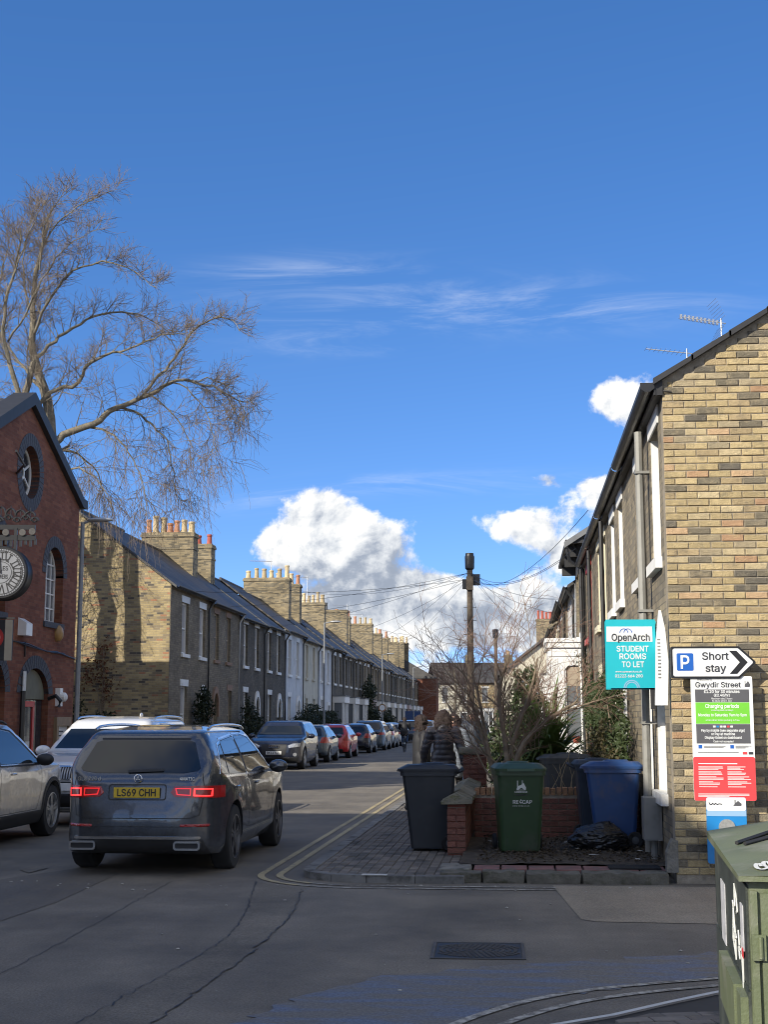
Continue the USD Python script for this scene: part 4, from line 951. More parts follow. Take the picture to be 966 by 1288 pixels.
# hanging clock: drum, dial with Roman numerals, iron bracket with rosettes
plain('dial', (0.21, 0.215, 0.23), 0.5, var=0.08)
plain('gold_dull', (0.30, 0.22, 0.12), 0.5, 0.3)
CK = np.array([-10.47, 27.55, 4.61]); CR = .50
hd = math.atan2(0 - CK[0], 0 - CK[1])          # dial turned a little towards the road
ck = own('hanging_clock', 'black double-faced drum clock hanging from an ornate iron bracket', 'clock', CK, rotz=.12)
m = MB().lathe([(0, -.24), (CR + .02, -.24), (CR + .05, -.20), (CR + .02, -.16), (CR - .01, 0), (CR + .02, .16), (CR + .05, .20), (CR + .02, .24), (0, .24)], (0, 0, 0), 40, 'y'); obj('case', m, 'black_plastic', ck, smooth=35)
cf = lambda a, b, d: (a, -d, b)
m = MB(); m.poly(Point(0, 0).buffer(CR - .02, 32), .242, .25, cf); dl = obj('dial', m, 'dial', ck)
m = MB(); m.poly(Point(0, 0).buffer(CR - .05, 32).difference(Point(0, 0).buffer(CR - .065, 32)), .25, .254, cf); m.poly(Point(0, 0).buffer(.225, 32).difference(Point(0, 0).buffer(.213, 32)), .25, .254, cf)
for k in range(60):
    t = k * math.pi / 30; m.poly(LineString([((CR - .045) * math.sin(t), (CR - .045) * math.cos(t)), ((CR - .022) * math.sin(t), (CR - .022) * math.cos(t))]).buffer(.006, cap_style=2), .25, .254, cf)
obj('minute_ring', m, 'black_board', dl, kind='stuff')
for k, s in enumerate(['XII', 'I', 'II', 'III', 'IIII', 'V', 'VI', 'VII', 'VIII', 'IX', 'X', 'XI']):
    v, f = letters(s, .17, True, .004); v[:, 0] *= .75; t = -k * math.pi / 6
    a, b = v[:, 0], v[:, 1] + .335; x, z = a * math.cos(t) - b * math.sin(t), a * math.sin(t) + b * math.cos(t)
    obj('numeral', (np.column_stack([x, -.25 - v[:, 2], z]), f), 'black_board', dl)
for s, zz in (('DALES', .085), ('BREWERS', -.085)):
    v, f = letters(s, .085, True, .004, fit=.30); obj('lettering', (np.column_stack([v[:, 0], -.25 - v[:, 2], v[:, 1] + zz]), f), 'black_board', dl)
for t, L, w in ((-.62, .20, .02), (-.10, .30, .014)):
    m = MB(); m.poly(LineString([(0, 0), (L * math.sin(t), L * math.cos(t))]).buffer(w), .258, .266, cf); obj('hand', m, 'black_board', dl)
br = MB(); br.box(-.95, .62, -.02, .02, .91, 1.01); br.box(-.95, .62, -.02, .02, .69, .80)
for x in (-.22, .22): br.box(x - .03, x + .03, -.03, .03, CR - .02, .95)
for k in range(16): br.box(-.9 + k * .1, -.85 + k * .1, -.015, .015, .56 + .04 * (k % 2), .72)
for k in range(9):
    cx = -.85 + k * .18
    for s in (1, -1):
        t = np.linspace(0, 4.6, 16); rr = .085 * (1 - t / 6.2); br.tube(np.column_stack([cx + s * (.0 + rr * np.cos(t)), 0 * t, 1.10 + .05 * (k % 2) - .0 * s + rr * np.sin(t)]), .021, 5)
for k in range(7):
    cx = -.7 + k * .2; t = np.linspace(0, math.pi, 8); br.tube(np.column_stack([cx + .1 * np.cos(t), 0 * t, 1.2 + (.18 * (1 - abs(cx + .1) / 1.1)) * np.sin(t)]), .024, 5); br.tube([(cx, 0, 1.2), (cx, 0, 1.32 + .1 * (1 - abs(cx)))], .01, 5)
obj('bracket', br, 'black_plastic', ck)
for cx in (-.62, .02, .36, .56):
    m = MB().lathe([(0, -.05), (.07, -.05), (.075, -.03), (.05, -.03), (0, -.045)], (cx, 0, .85 + (.02 if cx > .5 else 0)), 12, 'y'); obj('rosette', m, 'cast_iron', ck)
pipe(ck, [(-.85, 0, .97), (-.85, 0, 3.0)], .0001, 'black_plastic', 'tie_rod', 4) if False else None
pipe(rb, [(BX, 30.3, 7.2), (BX + .5, 29.4, 7.22), (BX + .75, 28.2, 7.3)], .03, 'black_plastic', 'iron_arm', 6)
# black projecting board with a red ring
hs_ = own('projecting_sign', 'black projecting board with a red ring roundel on the red brick wall', 'sign', (BX + .40, 28.0, 3.28), rotz=.05)
m = MB(); m.box(-.5, .5, -.03, .03, -.42, .42); obj('board', m, 'black_board', hs_)
m = MB(); m.poly(Point(.08, .05).buffer(.24, 20).difference(Point(.08, .05).buffer(.17, 20)), .031, .036, lambda a, b, d: (a, -d, b)); obj('red_ring', m, 'red_door', hs_)
m = MB(); m.poly(Point(.08, .05).buffer(.17, 20), .031, .034, lambda a, b, d: (a, -d, b)); obj('roundel', m, 'paper', hs_)
m = MB(); m.box(-.6, .52, -.012, .012, .44, .47); obj('arm', m, 'black_plastic', hs_)
# flat-roofed rear wing of the brewery and the tall corner block opposite, both of which throw the shade on the street
rw = own('rear_wing', 'plain brick rear wing behind the brewery', 'building', (-22.5, 36.5, 0))
m = MB(); m.box(-8, 6.6, 0, 6.0, 0, 6.9); obj('wall', m, 'brick_red', rw); m = MB(); m.box(-8.1, 6.7, -.1, 6.1, 6.9, 7.05); obj('roof', m, 'lead', rw)
cb = own('corner_block', 'tall brick corner block facing the street on the left, behind the camera', 'building', (-11.4, -9.0, 0))
ys = np.arange(1.2, 17, 3.0); hs = []
m = MB(); m.box(-14, -.3, 0, 17.5, 0, 11.0); obj('inner_wall', m, 'brick_dark', cb)
for y in ys:
    for z in (1.0, 4.4, 7.6): hs.append(window(cb, 0, 1, y, y + 1.1, z, z + 1.9, frame='white_paint', pane='pane_mid', sill='white_paint'))
facade(cb, 0, 1, 0, 17.0, 0, 11.2, hs, 'brick_lane', 'street_wall'); m = MB(); m.box(-14.2, .2, -.2, 17.7, 11.203, 11.4); obj('roof', m, 'lead', cb)


# ------------------------------------------------------------------ trees and plants
plain('bark_grey', (0.18, 0.155, 0.115), 0.9, var=0.4, scale=9, bump=0.8, bscale=40, dirt=(0.115, 0.105, 0.075), dscale=3)
plain('twig_brown', (0.155, 0.118, 0.085), 0.85, var=0.2)
plain('bark_tan', (0.23, 0.18, 0.125), 0.85, var=0.35, scale=8, bump=0.6, bscale=50, dirt=(0.12, 0.10, 0.07))
plain('twig_red', (0.20, 0.125, 0.092), 0.8, var=0.2)
plain('dry_stem', (0.40, 0.32, 0.20), 0.85, var=0.2)
leafy('leaf_dark', (0.022, 0.032, 0.014), (0.055, 0.072, 0.028), 0.15)
leafy('leaf_mid', (0.045, 0.065, 0.022), (0.10, 0.115, 0.042), 0.2)
leafy('leaf_dry', (0.085, 0.07, 0.03), (0.17, 0.135, 0.06), 0.2)
leafy('leaf_red', (0.12, 0.045, 0.02), (0.24, 0.10, 0.04), 0.25)
leafy('blade_green', (0.10, 0.145, 0.035), (0.27, 0.30, 0.10), 0.3)
leafy('leaf_litter', (0.06, 0.045, 0.028), (0.16, 0.115, 0.065), 0.1)


def tubes(lines, n=3):
    "many thin tapering tubes at once: lines = [(points, radii)] all with the same number of points"
    m = MB()
    by = {}
    for p, r in lines: by.setdefault(len(p), []).append((p, r))
    for L, ls in by.items():
        p = np.array([a for a, _ in ls], float); r = np.array([np.broadcast_to(b, (L,)) for _, b in ls], float)
        t = np.gradient(p, axis=1); t /= np.maximum(np.linalg.norm(t, axis=2, keepdims=True), 1e-9)
        ref = np.broadcast_to(np.array([0.31, 0.52, 0.8]), t.shape)
        a = np.cross(t, ref); a /= np.maximum(np.linalg.norm(a, axis=2, keepdims=True), 1e-6); b = np.cross(t, a)
        ang = np.arange(n) / n * 2 * math.pi
        v = p[:, :, None] + r[:, :, None, None] * (a[:, :, None] * np.cos(ang)[:, None] + b[:, :, None] * np.sin(ang)[:, None])
        k, i, j = np.meshgrid(np.arange(len(ls)), np.arange(L - 1), np.arange(n), indexing='ij'); k, i, j = k.ravel(), i.ravel(), j.ravel(); jj = (j + 1) % n
        base = k * L * n
        m.add(v.reshape(-1, 3), np.stack([base + i * n + j, base + (i + 1) * n + j, base + (i + 1) * n + jj, base + i * n + jj], 1))
    return m


def smooth_line(pts, n):
    from scipy.interpolate import splprep, splev
    p = np.asarray(pts, float); k = min(3, len(p) - 1)
    tck, _ = splprep(p.T, s=0, k=k); return np.array(splev(np.linspace(0, 1, n), tck)).T


def shoot(g, start, d, length, r0, r1, n, droop, wig):
    "a branch that wanders and bends down (or up) along its length"
    p = [np.array(start, float)]; d = np.array(d, float); d /= np.linalg.norm(d)
    for i in range(n - 1):
        d = d + g.normal(0, wig, 3) + np.array([0, 0, -droop]) / (n - 1); d /= np.linalg.norm(d)
        p.append(p[-1] + d * length / (n - 1))
    return np.array(p), np.linspace(r0, r1, n)


def perp(g, t):
    q = g.normal(0, 1, 3); q -= q.dot(t) * t; return q / np.linalg.norm(q)


g = np.random.default_rng(3)
bt = thing('bare_tree', 'tall bare birch-like tree with hanging twigs behind the red brick gable', 'tree', P(62, 905, 45.0) * [1, 1, 0]); TY = 45.0
limb_px = [  # (points seen towards, depth drift, radius at the start and end)
    ([(62, 905), (66, 760), (64, 640), (66, 560)], (0, 0), .27, .20, 14),
    ([(66, 560), (58, 500), (46, 458), (41, 417), (48, 332), (60, 285)], (0, .6), .20, .045, 20),
    ([(26, 905), (24, 780), (20, 660), (8, 590), (20, 545), (30, 505), (42, 455)], (0, -.6), .36, .10, 18),
    ([(20, 670), (40, 630), (58, 590), (88, 560)], (0, .3), .16, .05, 12),
    ([(30, 520), (14, 470), (4, 410), (16, 350), (26, 290)], (-1, -1.8), .13, .035, 16),
    ([(20, 650), (0, 600), (-14, 540), (-30, 440), (-24, 340)], (0, 1.5), .19, .04, 18),
    ([(66, 560), (84, 546), (108, 537), (130, 525), (149, 512), (194, 496), (224, 481), (253, 479), (298, 494), (334, 506)], (0, 1.2), .17, .022, 30),
    ([(180, 502), (210, 470), (238, 440), (261, 414), (298, 399), (324, 417)], (.6, -.6), .075, .016, 20),
    ([(64, 540), (60, 495), (101, 477), (108, 462), (156, 440), (209, 423), (245, 420)], (0, -2.0), .11, .018, 24),
    ([(46, 450), (70, 428), (101, 406), (149, 393), (197, 403), (225, 425)], (0, 1.8), .085, .014, 20),
    ([(43, 420), (60, 380), (88, 345), (130, 330), (175, 345), (205, 362)], (.2, -1.6), .07, .012, 18),
    ([(48, 332), (66, 290), (104, 258), (150, 238)], (.4, 1.4), .05, .01, 14),
    ([(50, 340), (56, 290), (66, 262), (92, 238)], (.4, -.8), .045, .01, 12),
    ([(42, 400), (30, 350), (36, 290), (52, 250)], (.3, 1.0), .05, .01, 12),
    ([(16, 350), (30, 310), (44, 275), (60, 250)], (-1.6, -2.2), .04, .01, 10),
    ([(10, 430), (40, 380), (84, 310), (128, 288)], (-1.2, -2.6), .05, .01, 14),
    ([(298, 494), (320, 520), (326, 560)], (1.2, 1.4), .03, .01, 9),
    ([(224, 481), (262, 500), (284, 540), (292, 590)], (.8, -.6), .035, .01, 12),
    ([(194, 496), (222, 515), (250, 550), (258, 610)], (.6, .1), .04, .01, 12),
    ([(149, 512), (178, 522), (210, 545), (228, 590), (235, 640)], (.6, 1.8), .06, .012, 18),
    ([(108, 537), (140, 545), (165, 570), (185, 610), (190, 650)], (.5, -1.0), .055, .012, 16),
    ([(75, 600), (100, 590), (124, 605), (140, 640)], (0, -.8), .05, .012, 12),
    ([(253, 479), (285, 478), (318, 495), (330, 530)], (1.0, .2), .03, .01, 10),
    ([(70, 570), (96, 570), (118, 590), (132, 630)], (0, 1.2), .06, .012, 12),
    ([(-24, 400), (0, 350), (8, 310), (5, 280)], (1.2, .8), .05, .01, 10),
    ([(60, 495), (20, 450), (-10, 400), (-20, 340)], (0, 2.4), .08, .012, 14),
]
limbs = []
for px, (y0, y1), r0, r1, n in limb_px:
    pts = np.array([P(u if u < 150 else 150 + (u - 150) * .87, v, TY + y0 + (y1 - y0) * i / (len(px) - 1)) for i, (u, v) in enumerate(px)])
    l = smooth_line(pts, n); l[1:-1] += g.normal(0, .03, l[1:-1].shape); limbs.append((l, np.linspace(r0, r1, n) * (.78 if r0 < .19 else 1)))
m = MB()
for l, r in limbs[:1]: m.tube(l, r, 12)
obj('trunk', m, 'bark_grey', bt, smooth=40, world=True)
for l, r in limbs[1:]:
    m = MB(); m.tube(l, r, 8); obj('limb', m, 'bark_grey', bt, smooth=40, world=True)
sec, twg = [], []
for li, (l, r) in enumerate(limbs[1:]):
    seg = np.linalg.norm(np.diff(l, axis=0), axis=1); s = np.r_[0, np.cumsum(seg)]
    for q in np.arange(.7, s[-1], .235):
        i = min(np.searchsorted(s, q), len(l) - 1); p = l[i - 1] + (l[i] - l[i - 1]) * (q - s[i - 1]) / max(seg[i - 1], 1e-6); t = (l[i] - l[i - 1]) / max(seg[i - 1], 1e-6)
        if q < .25 * s[-1] and r[i] > .08 and g.random() < .6: continue
        low = np.clip((13.5 - p[2]) / 5, 0, 1.2)
        d = .65 * t + .8 * perp(g, t) + np.array([0, -.1, .35 * (1.3 - low)])
        L = g.uniform(.8, 2.2) * (1.1 - .3 * q / s[-1]) * (.72 if p[2] > 14.5 else 1)
        a = shoot(g, p, d, L * (1 - .55 * q / s[-1]), min(.02, r[i] * .55) , .005, 8, .55 * low - .25, .13); sec.append(a)
for p, r in sec:
    L = len(p)
    for q in range(2, L):
        if p[q][2] < 13.2 and g.random() < .8: twg.append(shoot(g, p[q], g.normal(0, .35, 3) + [.1, 0, -.55], g.uniform(.6, 1.5) * np.clip((14.2 - p[q][2]) / 3, .5, 1.6), .0072, .0034, 9, 1.2, .085))
        for _ in range((2 if p[q][2] > 12.5 else 1) if q < L - 1 else 2):
            t = p[q] - p[q - 1]; t /= np.linalg.norm(t); low = np.clip((13.2 - p[q][2]) / 4.5, 0, 1.3)
            d = .55 * t + .65 * perp(g, t) + np.array([.06, 0, -.5 * low + .18])
            twg.append(shoot(g, p[q] - t * g.uniform(0, .15), d, g.uniform(.35, .8) + low * g.uniform(0, 1.0), .0076, .0038, 6, 1.25 * low - .1, .15))
side = []
for p, r in twg:
    for q in (2, 3, 4):
        if g.random() < .62:
            t = p[q] - p[q - 1]; t /= np.linalg.norm(t)
            side.append(shoot(g, p[q], .7 * t + .6 * perp(g, t), g.uniform(.12, .38), (.0052), .0036, 3, .1, .1))
obj('branches', tubes(sec, 4), 'bark_grey', bt, kind='stuff', world=True)
obj('twigs', tubes(twg + side, 3), 'twig_brown', bt, kind='stuff', world=True)


def small_tree(name, label, base, stems, spread, seed, bark, twigm, levels=(7, 6, 4), lens=(1.0, .55, .25), r0=.035, up=.5, rz=1.0):
    g = np.random.default_rng(seed); t = thing(name, label, 'tree', base); allb = []
    for pts, ra, rb_ in stems:
        l = smooth_line(np.array(pts) + base, 10); m = MB(); m.tube(l, np.linspace(ra, rb_, 10), 9); obj('trunk', m, bark, t, smooth=40, world=True); allb.append((l, np.linspace(ra, rb_, 10)))
    A, B, C = [], [], []
    for l, r in allb:
        for q in np.linspace(.35, 1, levels[0]):
            i = min(int(q * 9), 8); p = l[i] + (l[i + 1] - l[i]) * (q * 9 - i) if i < 9 else l[-1]; t_ = l[min(i + 1, 9)] - l[i if i < 9 else 8]; t_ = t_ / np.linalg.norm(t_)
            d = .45 * t_ + .75 * perp(g, t_) * [spread, .8, .6] + np.array([0, 0, up * g.uniform(.2, 1.3)])
            A.append(shoot(g, p, d, lens[0] * g.uniform(.7, 1.5), r[i] * .42, .004, 9, -.15, .11))
    for p, r in A:
        for q in np.linspace(2, 8, levels[1]).astype(int):
            t_ = p[q] - p[q - 1]; t_ /= np.linalg.norm(t_)
            B.append(shoot(g, p[q], .7 * t_ + .6 * perp(g, t_) + [0, 0, .2 * up], lens[1] * g.uniform(.5, 1.5), .0042, .0024, 7, -.05, .10))
    for p, r in B:
        for q in np.linspace(2, 6, levels[2]).astype(int):
            t_ = p[q] - p[q - 1]; t_ /= np.linalg.norm(t_)
            C.append(shoot(g, p[q], .7 * t_ + .6 * perp(g, t_), lens[2] * g.uniform(.4, 1.4), .0026, .0019, 4, 0, .1))
    obj('branches', tubes(A, 5), bark, t, kind='stuff', world=True); obj('twigs', tubes(B + C, 3), twigm, t, kind='stuff', world=True); return t


gb = np.array([-.22, 19.75, .1])
small_tree('garden_tree', 'small bare spreading tree in the front garden behind the green bin', gb,
           [([(0, 0, 0), (-.04, .02, .35), (-.12, .1, .75), (-.26, .2, 1.25), (-.46, .3, 1.85)], .05, .018), ([(.02, 0, 0), (.03, 0, .5), (.06, .05, 1.0), (-.02, .1, 1.6), (.05, .1, 2.3)], .06, .02),
            ([(.03, 0, .1), (.12, -.05, .6), (.22, -.1, 1.1), (.50, -.1, 1.45), (1.05, -.1, 1.8)], .055, .018), ([(-.05, .03, .6), (-.2, .1, 1.1), (-.3, .1, 1.7), (-.42, .1, 2.2)], .035, .015),
            ([(.06, .05, .9), (.2, .1, 1.4), (.38, .1, 1.9), (.5, .1, 2.4)], .035, .014)], 1.15, 8, 'bark_tan', 'twig_red', levels=(11, 8, 5), lens=(.8, .42, .22))


def leaves(g, centres, n, size, flat=(1, 1, 1), shell=.45):
    "leaf-shaped faces in clumps: centres = [(x, y, z, rx, ry, rz)]"
    c = np.array(centres, float); w = c[:, 3] * c[:, 4] * c[:, 5]; k = g.choice(len(c), n, p=(w ** .7) / (w ** .7).sum())
    d = g.normal(0, 1, (n, 3)); d /= np.linalg.norm(d, axis=1, keepdims=True); rad = g.random((n, 1)) ** shell
    p = c[k, :3] + d * rad * c[k, 3:] * (1 + .25 * np.sin(d * 7 + k[:, None]))
    a = g.normal(0, 1, (n, 3)) * flat; a /= np.linalg.norm(a, axis=1, keepdims=True); b = np.cross(a, d + g.normal(0, .6, (n, 3))); b /= np.maximum(np.linalg.norm(b, axis=1, keepdims=True), 1e-6)
    s = size * g.uniform(.55, 1.35, (n, 1)); mid = p + np.cross(a, b) * s * .12
    v = np.stack([p - a * s, mid + b * s * .45, p + a * s, mid - b * s * .45], 1).reshape(-1, 3); i = np.arange(n) * 4
    return MB().add(v, np.stack([i, i + 1, i + 2, i + 3], 1))


def shrub(name, label, cat, base, blobs, n, size, m, seed, stems=5, stemm='bark_tan', group=None):
    g = np.random.default_rng(seed); t = thing(name, label, cat, base, group=group); base = np.array(base)
    b = np.array(blobs, float); b[:, :3] += base
    obj('foliage', leaves(g, b, n, size), m, t, world=True)
    mm = MB()
    for k in range(stems):
        q = b[g.integers(len(b))]; mm.tube([base + g.normal(0, .06, 3) * [1, 1, 0], (base + q[:3]) / 2 + g.normal(0, .06, 3), q[:3] + g.normal(0, .3, 3) * q[3:]], [.03, .018, .008], 5)
    obj('stem', mm, stemm, t, kind='stuff', world=True); return t


GZ = .1
shrub('evergreen_shrub', 'dark evergreen shrub filling the garden behind the small bare tree', 'shrub', (.05, 24.2, GZ), [(-.05, 0, 1.3, .42, .5, .8), (.15, .2, 1.6, .36, .5, .75), (0, .1, .7, .5, .6, .6), (-.4, .2, 1.0, .3, .5, .6), (.05, 0, 2.1, .3, .4, .4)], 5500, .045, 'leaf_mid', 21)
shrub('tall_evergreen', 'tall dark evergreen close to the white bay', 'shrub', (.28, 30.0, GZ), [(0, 0, 1.0, .26, .5, .8), (.02, .1, 1.8, .22, .5, .7), (-.2, -.2, .8, .4, .5, .7)], 3200, .05, 'leaf_dark', 22)
shrub('wall_creeper', 'leafy creeper climbing the brick front beside the white bay', 'climbing plant', (1.42, 20.6, GZ), [(0, -.9, 1.3, .12, .8, .5), (-.05, .3, 1.9, .16, .8, .5), (0, 1.8, 1.6, .14, 1.0, .7), (0, 3.2, 1.6, .14, 1.1, .8), (.0, 5.0, 1.6, .12, 1.3, .8), (-.05, 0, 1.0, .2, 1.3, .6), (0, 7.5, 1.9, .12, 1.6, .7)], 6500, .04, 'leaf_mid', 23, stems=9)
shrub('dry_hedge', 'straggly dry brown hedge at the foot of the terrace wall', 'hedge', (1.25, 19.9, GZ), [(0, -.6, .6, .25, .6, .55), (0, .4, .75, .28, .7, .65), (.05, 1.5, .8, .25, .8, .7), (0, 2.6, .8, .25, .8, .7)], 6500, .035, 'leaf_dry', 24, stems=12, stemm='dry_stem')
shrub('wall_ivy', 'ivy speckling the corner of the white bay', 'climbing plant', (1.56, 32.3, GZ), [(0, 0, 1.6, .10, .1, 1.2), (-.05, -.05, 2.9, .22, .12, .35), (-.1, 0, .8, .16, .12, .7)], 900, .03, 'leaf_dark', 25)
shrub('clipped_bush', 'narrow dark columnar bush between the first two doors on the left', 'shrub', (-11.55, 50.9, .1), [(0, 0, 1.0, .4, .55, .9), (0, .1, 1.9, .38, .5, .7), (0, 0, 2.4, .25, .3, .35)], 3500, .06, 'leaf_dark', 26)
shrub('front_bush', 'rounded dark bush in front of the blue-roofed houses', 'shrub', (-11.3, 58.6, .1), [(0, -1.3, .9, .6, 1.0, .7), (.1, .3, 1.1, .65, 1.1, .8), (0, 1.9, .9, .6, 1.1, .7), (-.1, .2, 1.9, .3, .4, .7)], 5000, .065, 'leaf_dark', 27)
shrub('long_hedge', 'long dense hedge along the fronts beyond the white house', 'hedge', (-11.2, 78, .1), [(0, -6.5, 1.0, .6, 1.6, .9), (.05, -4, 1.2, .65, 1.8, 1.0), (0, -1.2, 1.3, .65, 1.9, 1.0), (0, 1.5, 1.1, .65, 1.8, .95), (0, 4.4, 1.3, .65, 1.9, 1.0), (0, 7, 1.0, .6, 1.6, .9)], 9500, .085, 'leaf_dark', 28)
shrub('climber', 'dark climber over the porch of the columned house', 'climbing plant', (-11.0, 106, .1), [(0, 0, 1.6, .6, 1.6, 1.5), (-.3, .5, 3.6, .5, 1.4, 1.2), (0, 3, 1.0, .6, 1.6, .9)], 3000, .12, 'leaf_dark', 29)
shrub('climber', 'dark overgrown bush far down the left pavement', 'shrub', (-10.9, 117, .1), [(0, 0, 1.3, .7, 2, 1.2), (0, 3, 1.0, .7, 2, .9)], 2500, .12, 'leaf_dark', 30)
shrub('laurel', 'dark laurel at the foot of the sunlit gable behind the lamp post', 'shrub', (-14.5, 45.9, .05), [(-1.6, 0, 1.5, 1.2, .9, 1.4), (-.4, .1, 1.1, 1.0, .8, 1.1), (.8, 0, .9, .9, .8, .9), (1.6, .2, .8, .7, .7, .75), (-1.9, .1, 2.6, .8, .7, .8), (-2.8, .2, 1.8, .9, .8, 1.6)], 11000, .07, 'leaf_dark', 31)
shrub('russet_climber', 'thin russet climber on the sunlit end gable', 'climbing plant', (-14.35, 47.30, .05), [(0, 0, 3.4, .55, .12, .6), (.2, 0, 2.7, .5, .12, .6), (-.5, 0, 3.1, .4, .1, .5), (.1, 0, 4.1, .3, .1, .4)], 420, .06, 'leaf_red', 32)
# strap-leaved plant
g = np.random.default_rng(14); sp = thing('strap_leaved_plant', 'big tuft of arching strap leaves in front of the white bay', 'plant', (.45, 21.6, GZ)); bl = MB()
for k in range(420):
    az, el, L = g.uniform(0, 2 * math.pi), g.uniform(.45, 1.45), g.uniform(.7, 1.3); base = np.array([.45, 21.6, GZ + g.uniform(.45, 1.15)]) + g.normal(0, .08, 3)
    p, _ = shoot(g, base, (math.cos(az) * math.cos(el), math.sin(az) * math.cos(el), math.sin(el)), L, 1, 1, 7, 1.25, .03)
    w = np.array([.018, .027, .028, .025, .019, .011, .001])[:, None]; sd = np.cross(np.gradient(p, axis=0), [0, 0, 1]); sd /= np.maximum(np.linalg.norm(sd, axis=1, keepdims=True), 1e-6)
    v = np.vstack([p - sd * w, p + sd * w]); i = np.arange(6); bl.add(v, np.stack([i, i + 1, i + 8, i + 7], 1))
obj('blades', bl, 'blade_green', sp, kind='stuff', world=True)
m = MB(); m.tube([(.45, 21.6, GZ), (.46, 21.6, .5), (.45, 21.6, .9)], [.09, .08, .06], 8); obj('stem', m, 'bark_tan', sp, world=True)
# tangle of dry stems by the cross wall
g = np.random.default_rng(15); ds = thing('dry_shrub', 'tangle of pale dry stems leaning over the low cross wall', 'plant', (.75, 20.4, GZ)); L = []
for k in range(55): L.append(shoot(g, (.75 + g.normal(0, .3), 20.3 + g.normal(0, .12), GZ), (g.normal(0, .5), g.normal(-.1, .3), 1), g.uniform(.6, 1.3), .007, .003, 8, 1.0, .13))
obj('stems', tubes(L, 4), 'dry_stem', ds, kind='stuff', world=True)
# bare trees beyond the end of the street
small_tree('distant_tree', 'distant bare tree past the end of the left-hand row', np.array([-7.6, 168.0, 0]), [([(0, 0, 0), (0, 0, 2), (.2, 0, 4.5), (0, 0, 7.5)], .25, .08), ([(0, 0, 2), (-1, .3, 4), (-2, 0, 6)], .14, .05), ([(0, 0, 2.4), (1, .3, 4.2), (2.2, 0, 6)], .14, .05)], 1.2, 16, 'bark_grey', 'twig_brown', levels=(8, 6, 4), lens=(2.6, 1.5, .9), r0=.1)
v_ = None
# leaf litter and soil of the garden
garden = UsdGeom.Xform.Define(stage, '/World/garden_ground'); tag(garden, kind='structure')
n = 60; xs, yv = np.linspace(-.66, 1.59, n), np.linspace(15.5, 34, 3 * n); XX, YY = np.meshgrid(xs, yv, indexing='ij'); ZZ = .085 + .05 * meshkit.fbm(np.stack([XX * 3, YY * 3, 0 * XX], -1), 4)
i, j = np.meshgrid(np.arange(n - 1), np.arange(3 * n - 1), indexing='ij'); q = (i * 3 * n + j).ravel(); obj('soil', (np.stack([XX, YY, ZZ], -1).reshape(-1, 3), np.stack([q, q + 3 * n, q + 3 * n + 1, q + 1], 1)), 'earth', garden)
g = np.random.default_rng(17); k = 2600
p = np.column_stack([g.uniform(-.48, 1.55, k), g.uniform(15.6, 19.0, k), np.zeros(k)]); p[:, 2] = .125 + .02 * g.random(k)
obj('dead_leaves', leaves(g, np.column_stack([p, np.full((k, 3), .02)]), k, .022, flat=(1, 1, .25)), 'leaf_litter', kind='stuff', label='dead leaves and scraps strewn over the bare garden soil', cat='leaf litter')


# ------------------------------------------------------------------ cars
carpaint('paint_graphite', (0.080, 0.086, 0.098), 0.8, 0.27)
carpaint('paint_silver', (0.42, 0.40, 0.37), 0.7, 0.3)
carpaint('paint_white', (0.62, 0.62, 0.61), 0.1, 0.35)
carpaint('paint_navy', (0.009, 0.012, 0.026), 0.15)
carpaint('paint_grey', (0.15, 0.16, 0.17), 0.6)
carpaint('paint_red', (0.46, 0.014, 0.020), 0.1)
carpaint('paint_black', (0.012, 0.012, 0.014), 0.2)
carpaint('paint_pale', (0.40, 0.42, 0.44), 0.6)
carpaint('paint_steel', (0.055, 0.08, 0.11), 0.5)
glossy_glass('car_glass', (0.010, 0.012, 0.013), 0.02)
plain('tyre', (0.018, 0.018, 0.019), 0.85, var=0.3, bump=0.3, bscale=90)
plain('alloy', (0.36, 0.365, 0.37), 0.35, 0.8, var=0.1)
plain('alloy_dark', (0.11, 0.11, 0.115), 0.4, 0.7, var=0.1)
plain('chrome', (0.70, 0.70, 0.70), 0.12, 1.0, var=0.03)
plain('black_trim', (0.015, 0.015, 0.016), 0.55, var=0.2)
plain('plate_yellow', (0.62, 0.42, 0.03), 0.5, var=0.05)
plain('plate_white', (0.68, 0.68, 0.66), 0.5, var=0.05)
lamp('lamp_red_lit', (1.0, 0.03, 0.03), 1.5, (0.4, 0.01, 0.01))
lamp('lamp_red_dim', (1.0, 0.02, 0.02), 0.45, (0.35, 0.01, 0.01))
lamp('lamp_red', (0.9, 0.02, 0.02), 0.02, (0.20, 0.008, 0.008))
plain('headlamp', (0.45, 0.46, 0.48), 0.12, 0.5, var=0.2, scale=20)


def car_solid(sil, plan, sect, edge, it):
    "the body: side outline, plan outline and cross-section crossed with each other, then rounded"
    def ex(pg, h0, h1, fr):
        m = MB().poly(Polygon(pg).buffer(0), h0, h1, fr).out(); return Manifold(m3.Mesh(np.asarray(m[0], np.float32), np.asarray(m[1], np.uint32)))
    full = lambda half: [(a, b) for a, b in half] + [(a, -b) for a, b in half[::-1]]
    A = ex(sil, -2, 2, lambda a, b, d: (a, d, b))
    B = ex(full(plan), -1, 3, lambda a, b, d: (a, b, d))
    C = ex([(y, z) for y, z in sect] + [(-y, z) for y, z in sect[::-1]], -4, 4, lambda a, b, d: (d, a, b))
    S_ = (A ^ B ^ C).refine_to_length(edge)
    q = S_.to_mesh(); t = trimesh.Trimesh(q.vert_properties[:, :3], q.tri_verts, process=True)
    trimesh.smoothing.filter_taubin(t, lamb=0.6, nu=-0.25, iterations=it)
    return Manifold(m3.Mesh(np.asarray(t.vertices, np.float32), np.asarray(t.faces, np.uint32)))


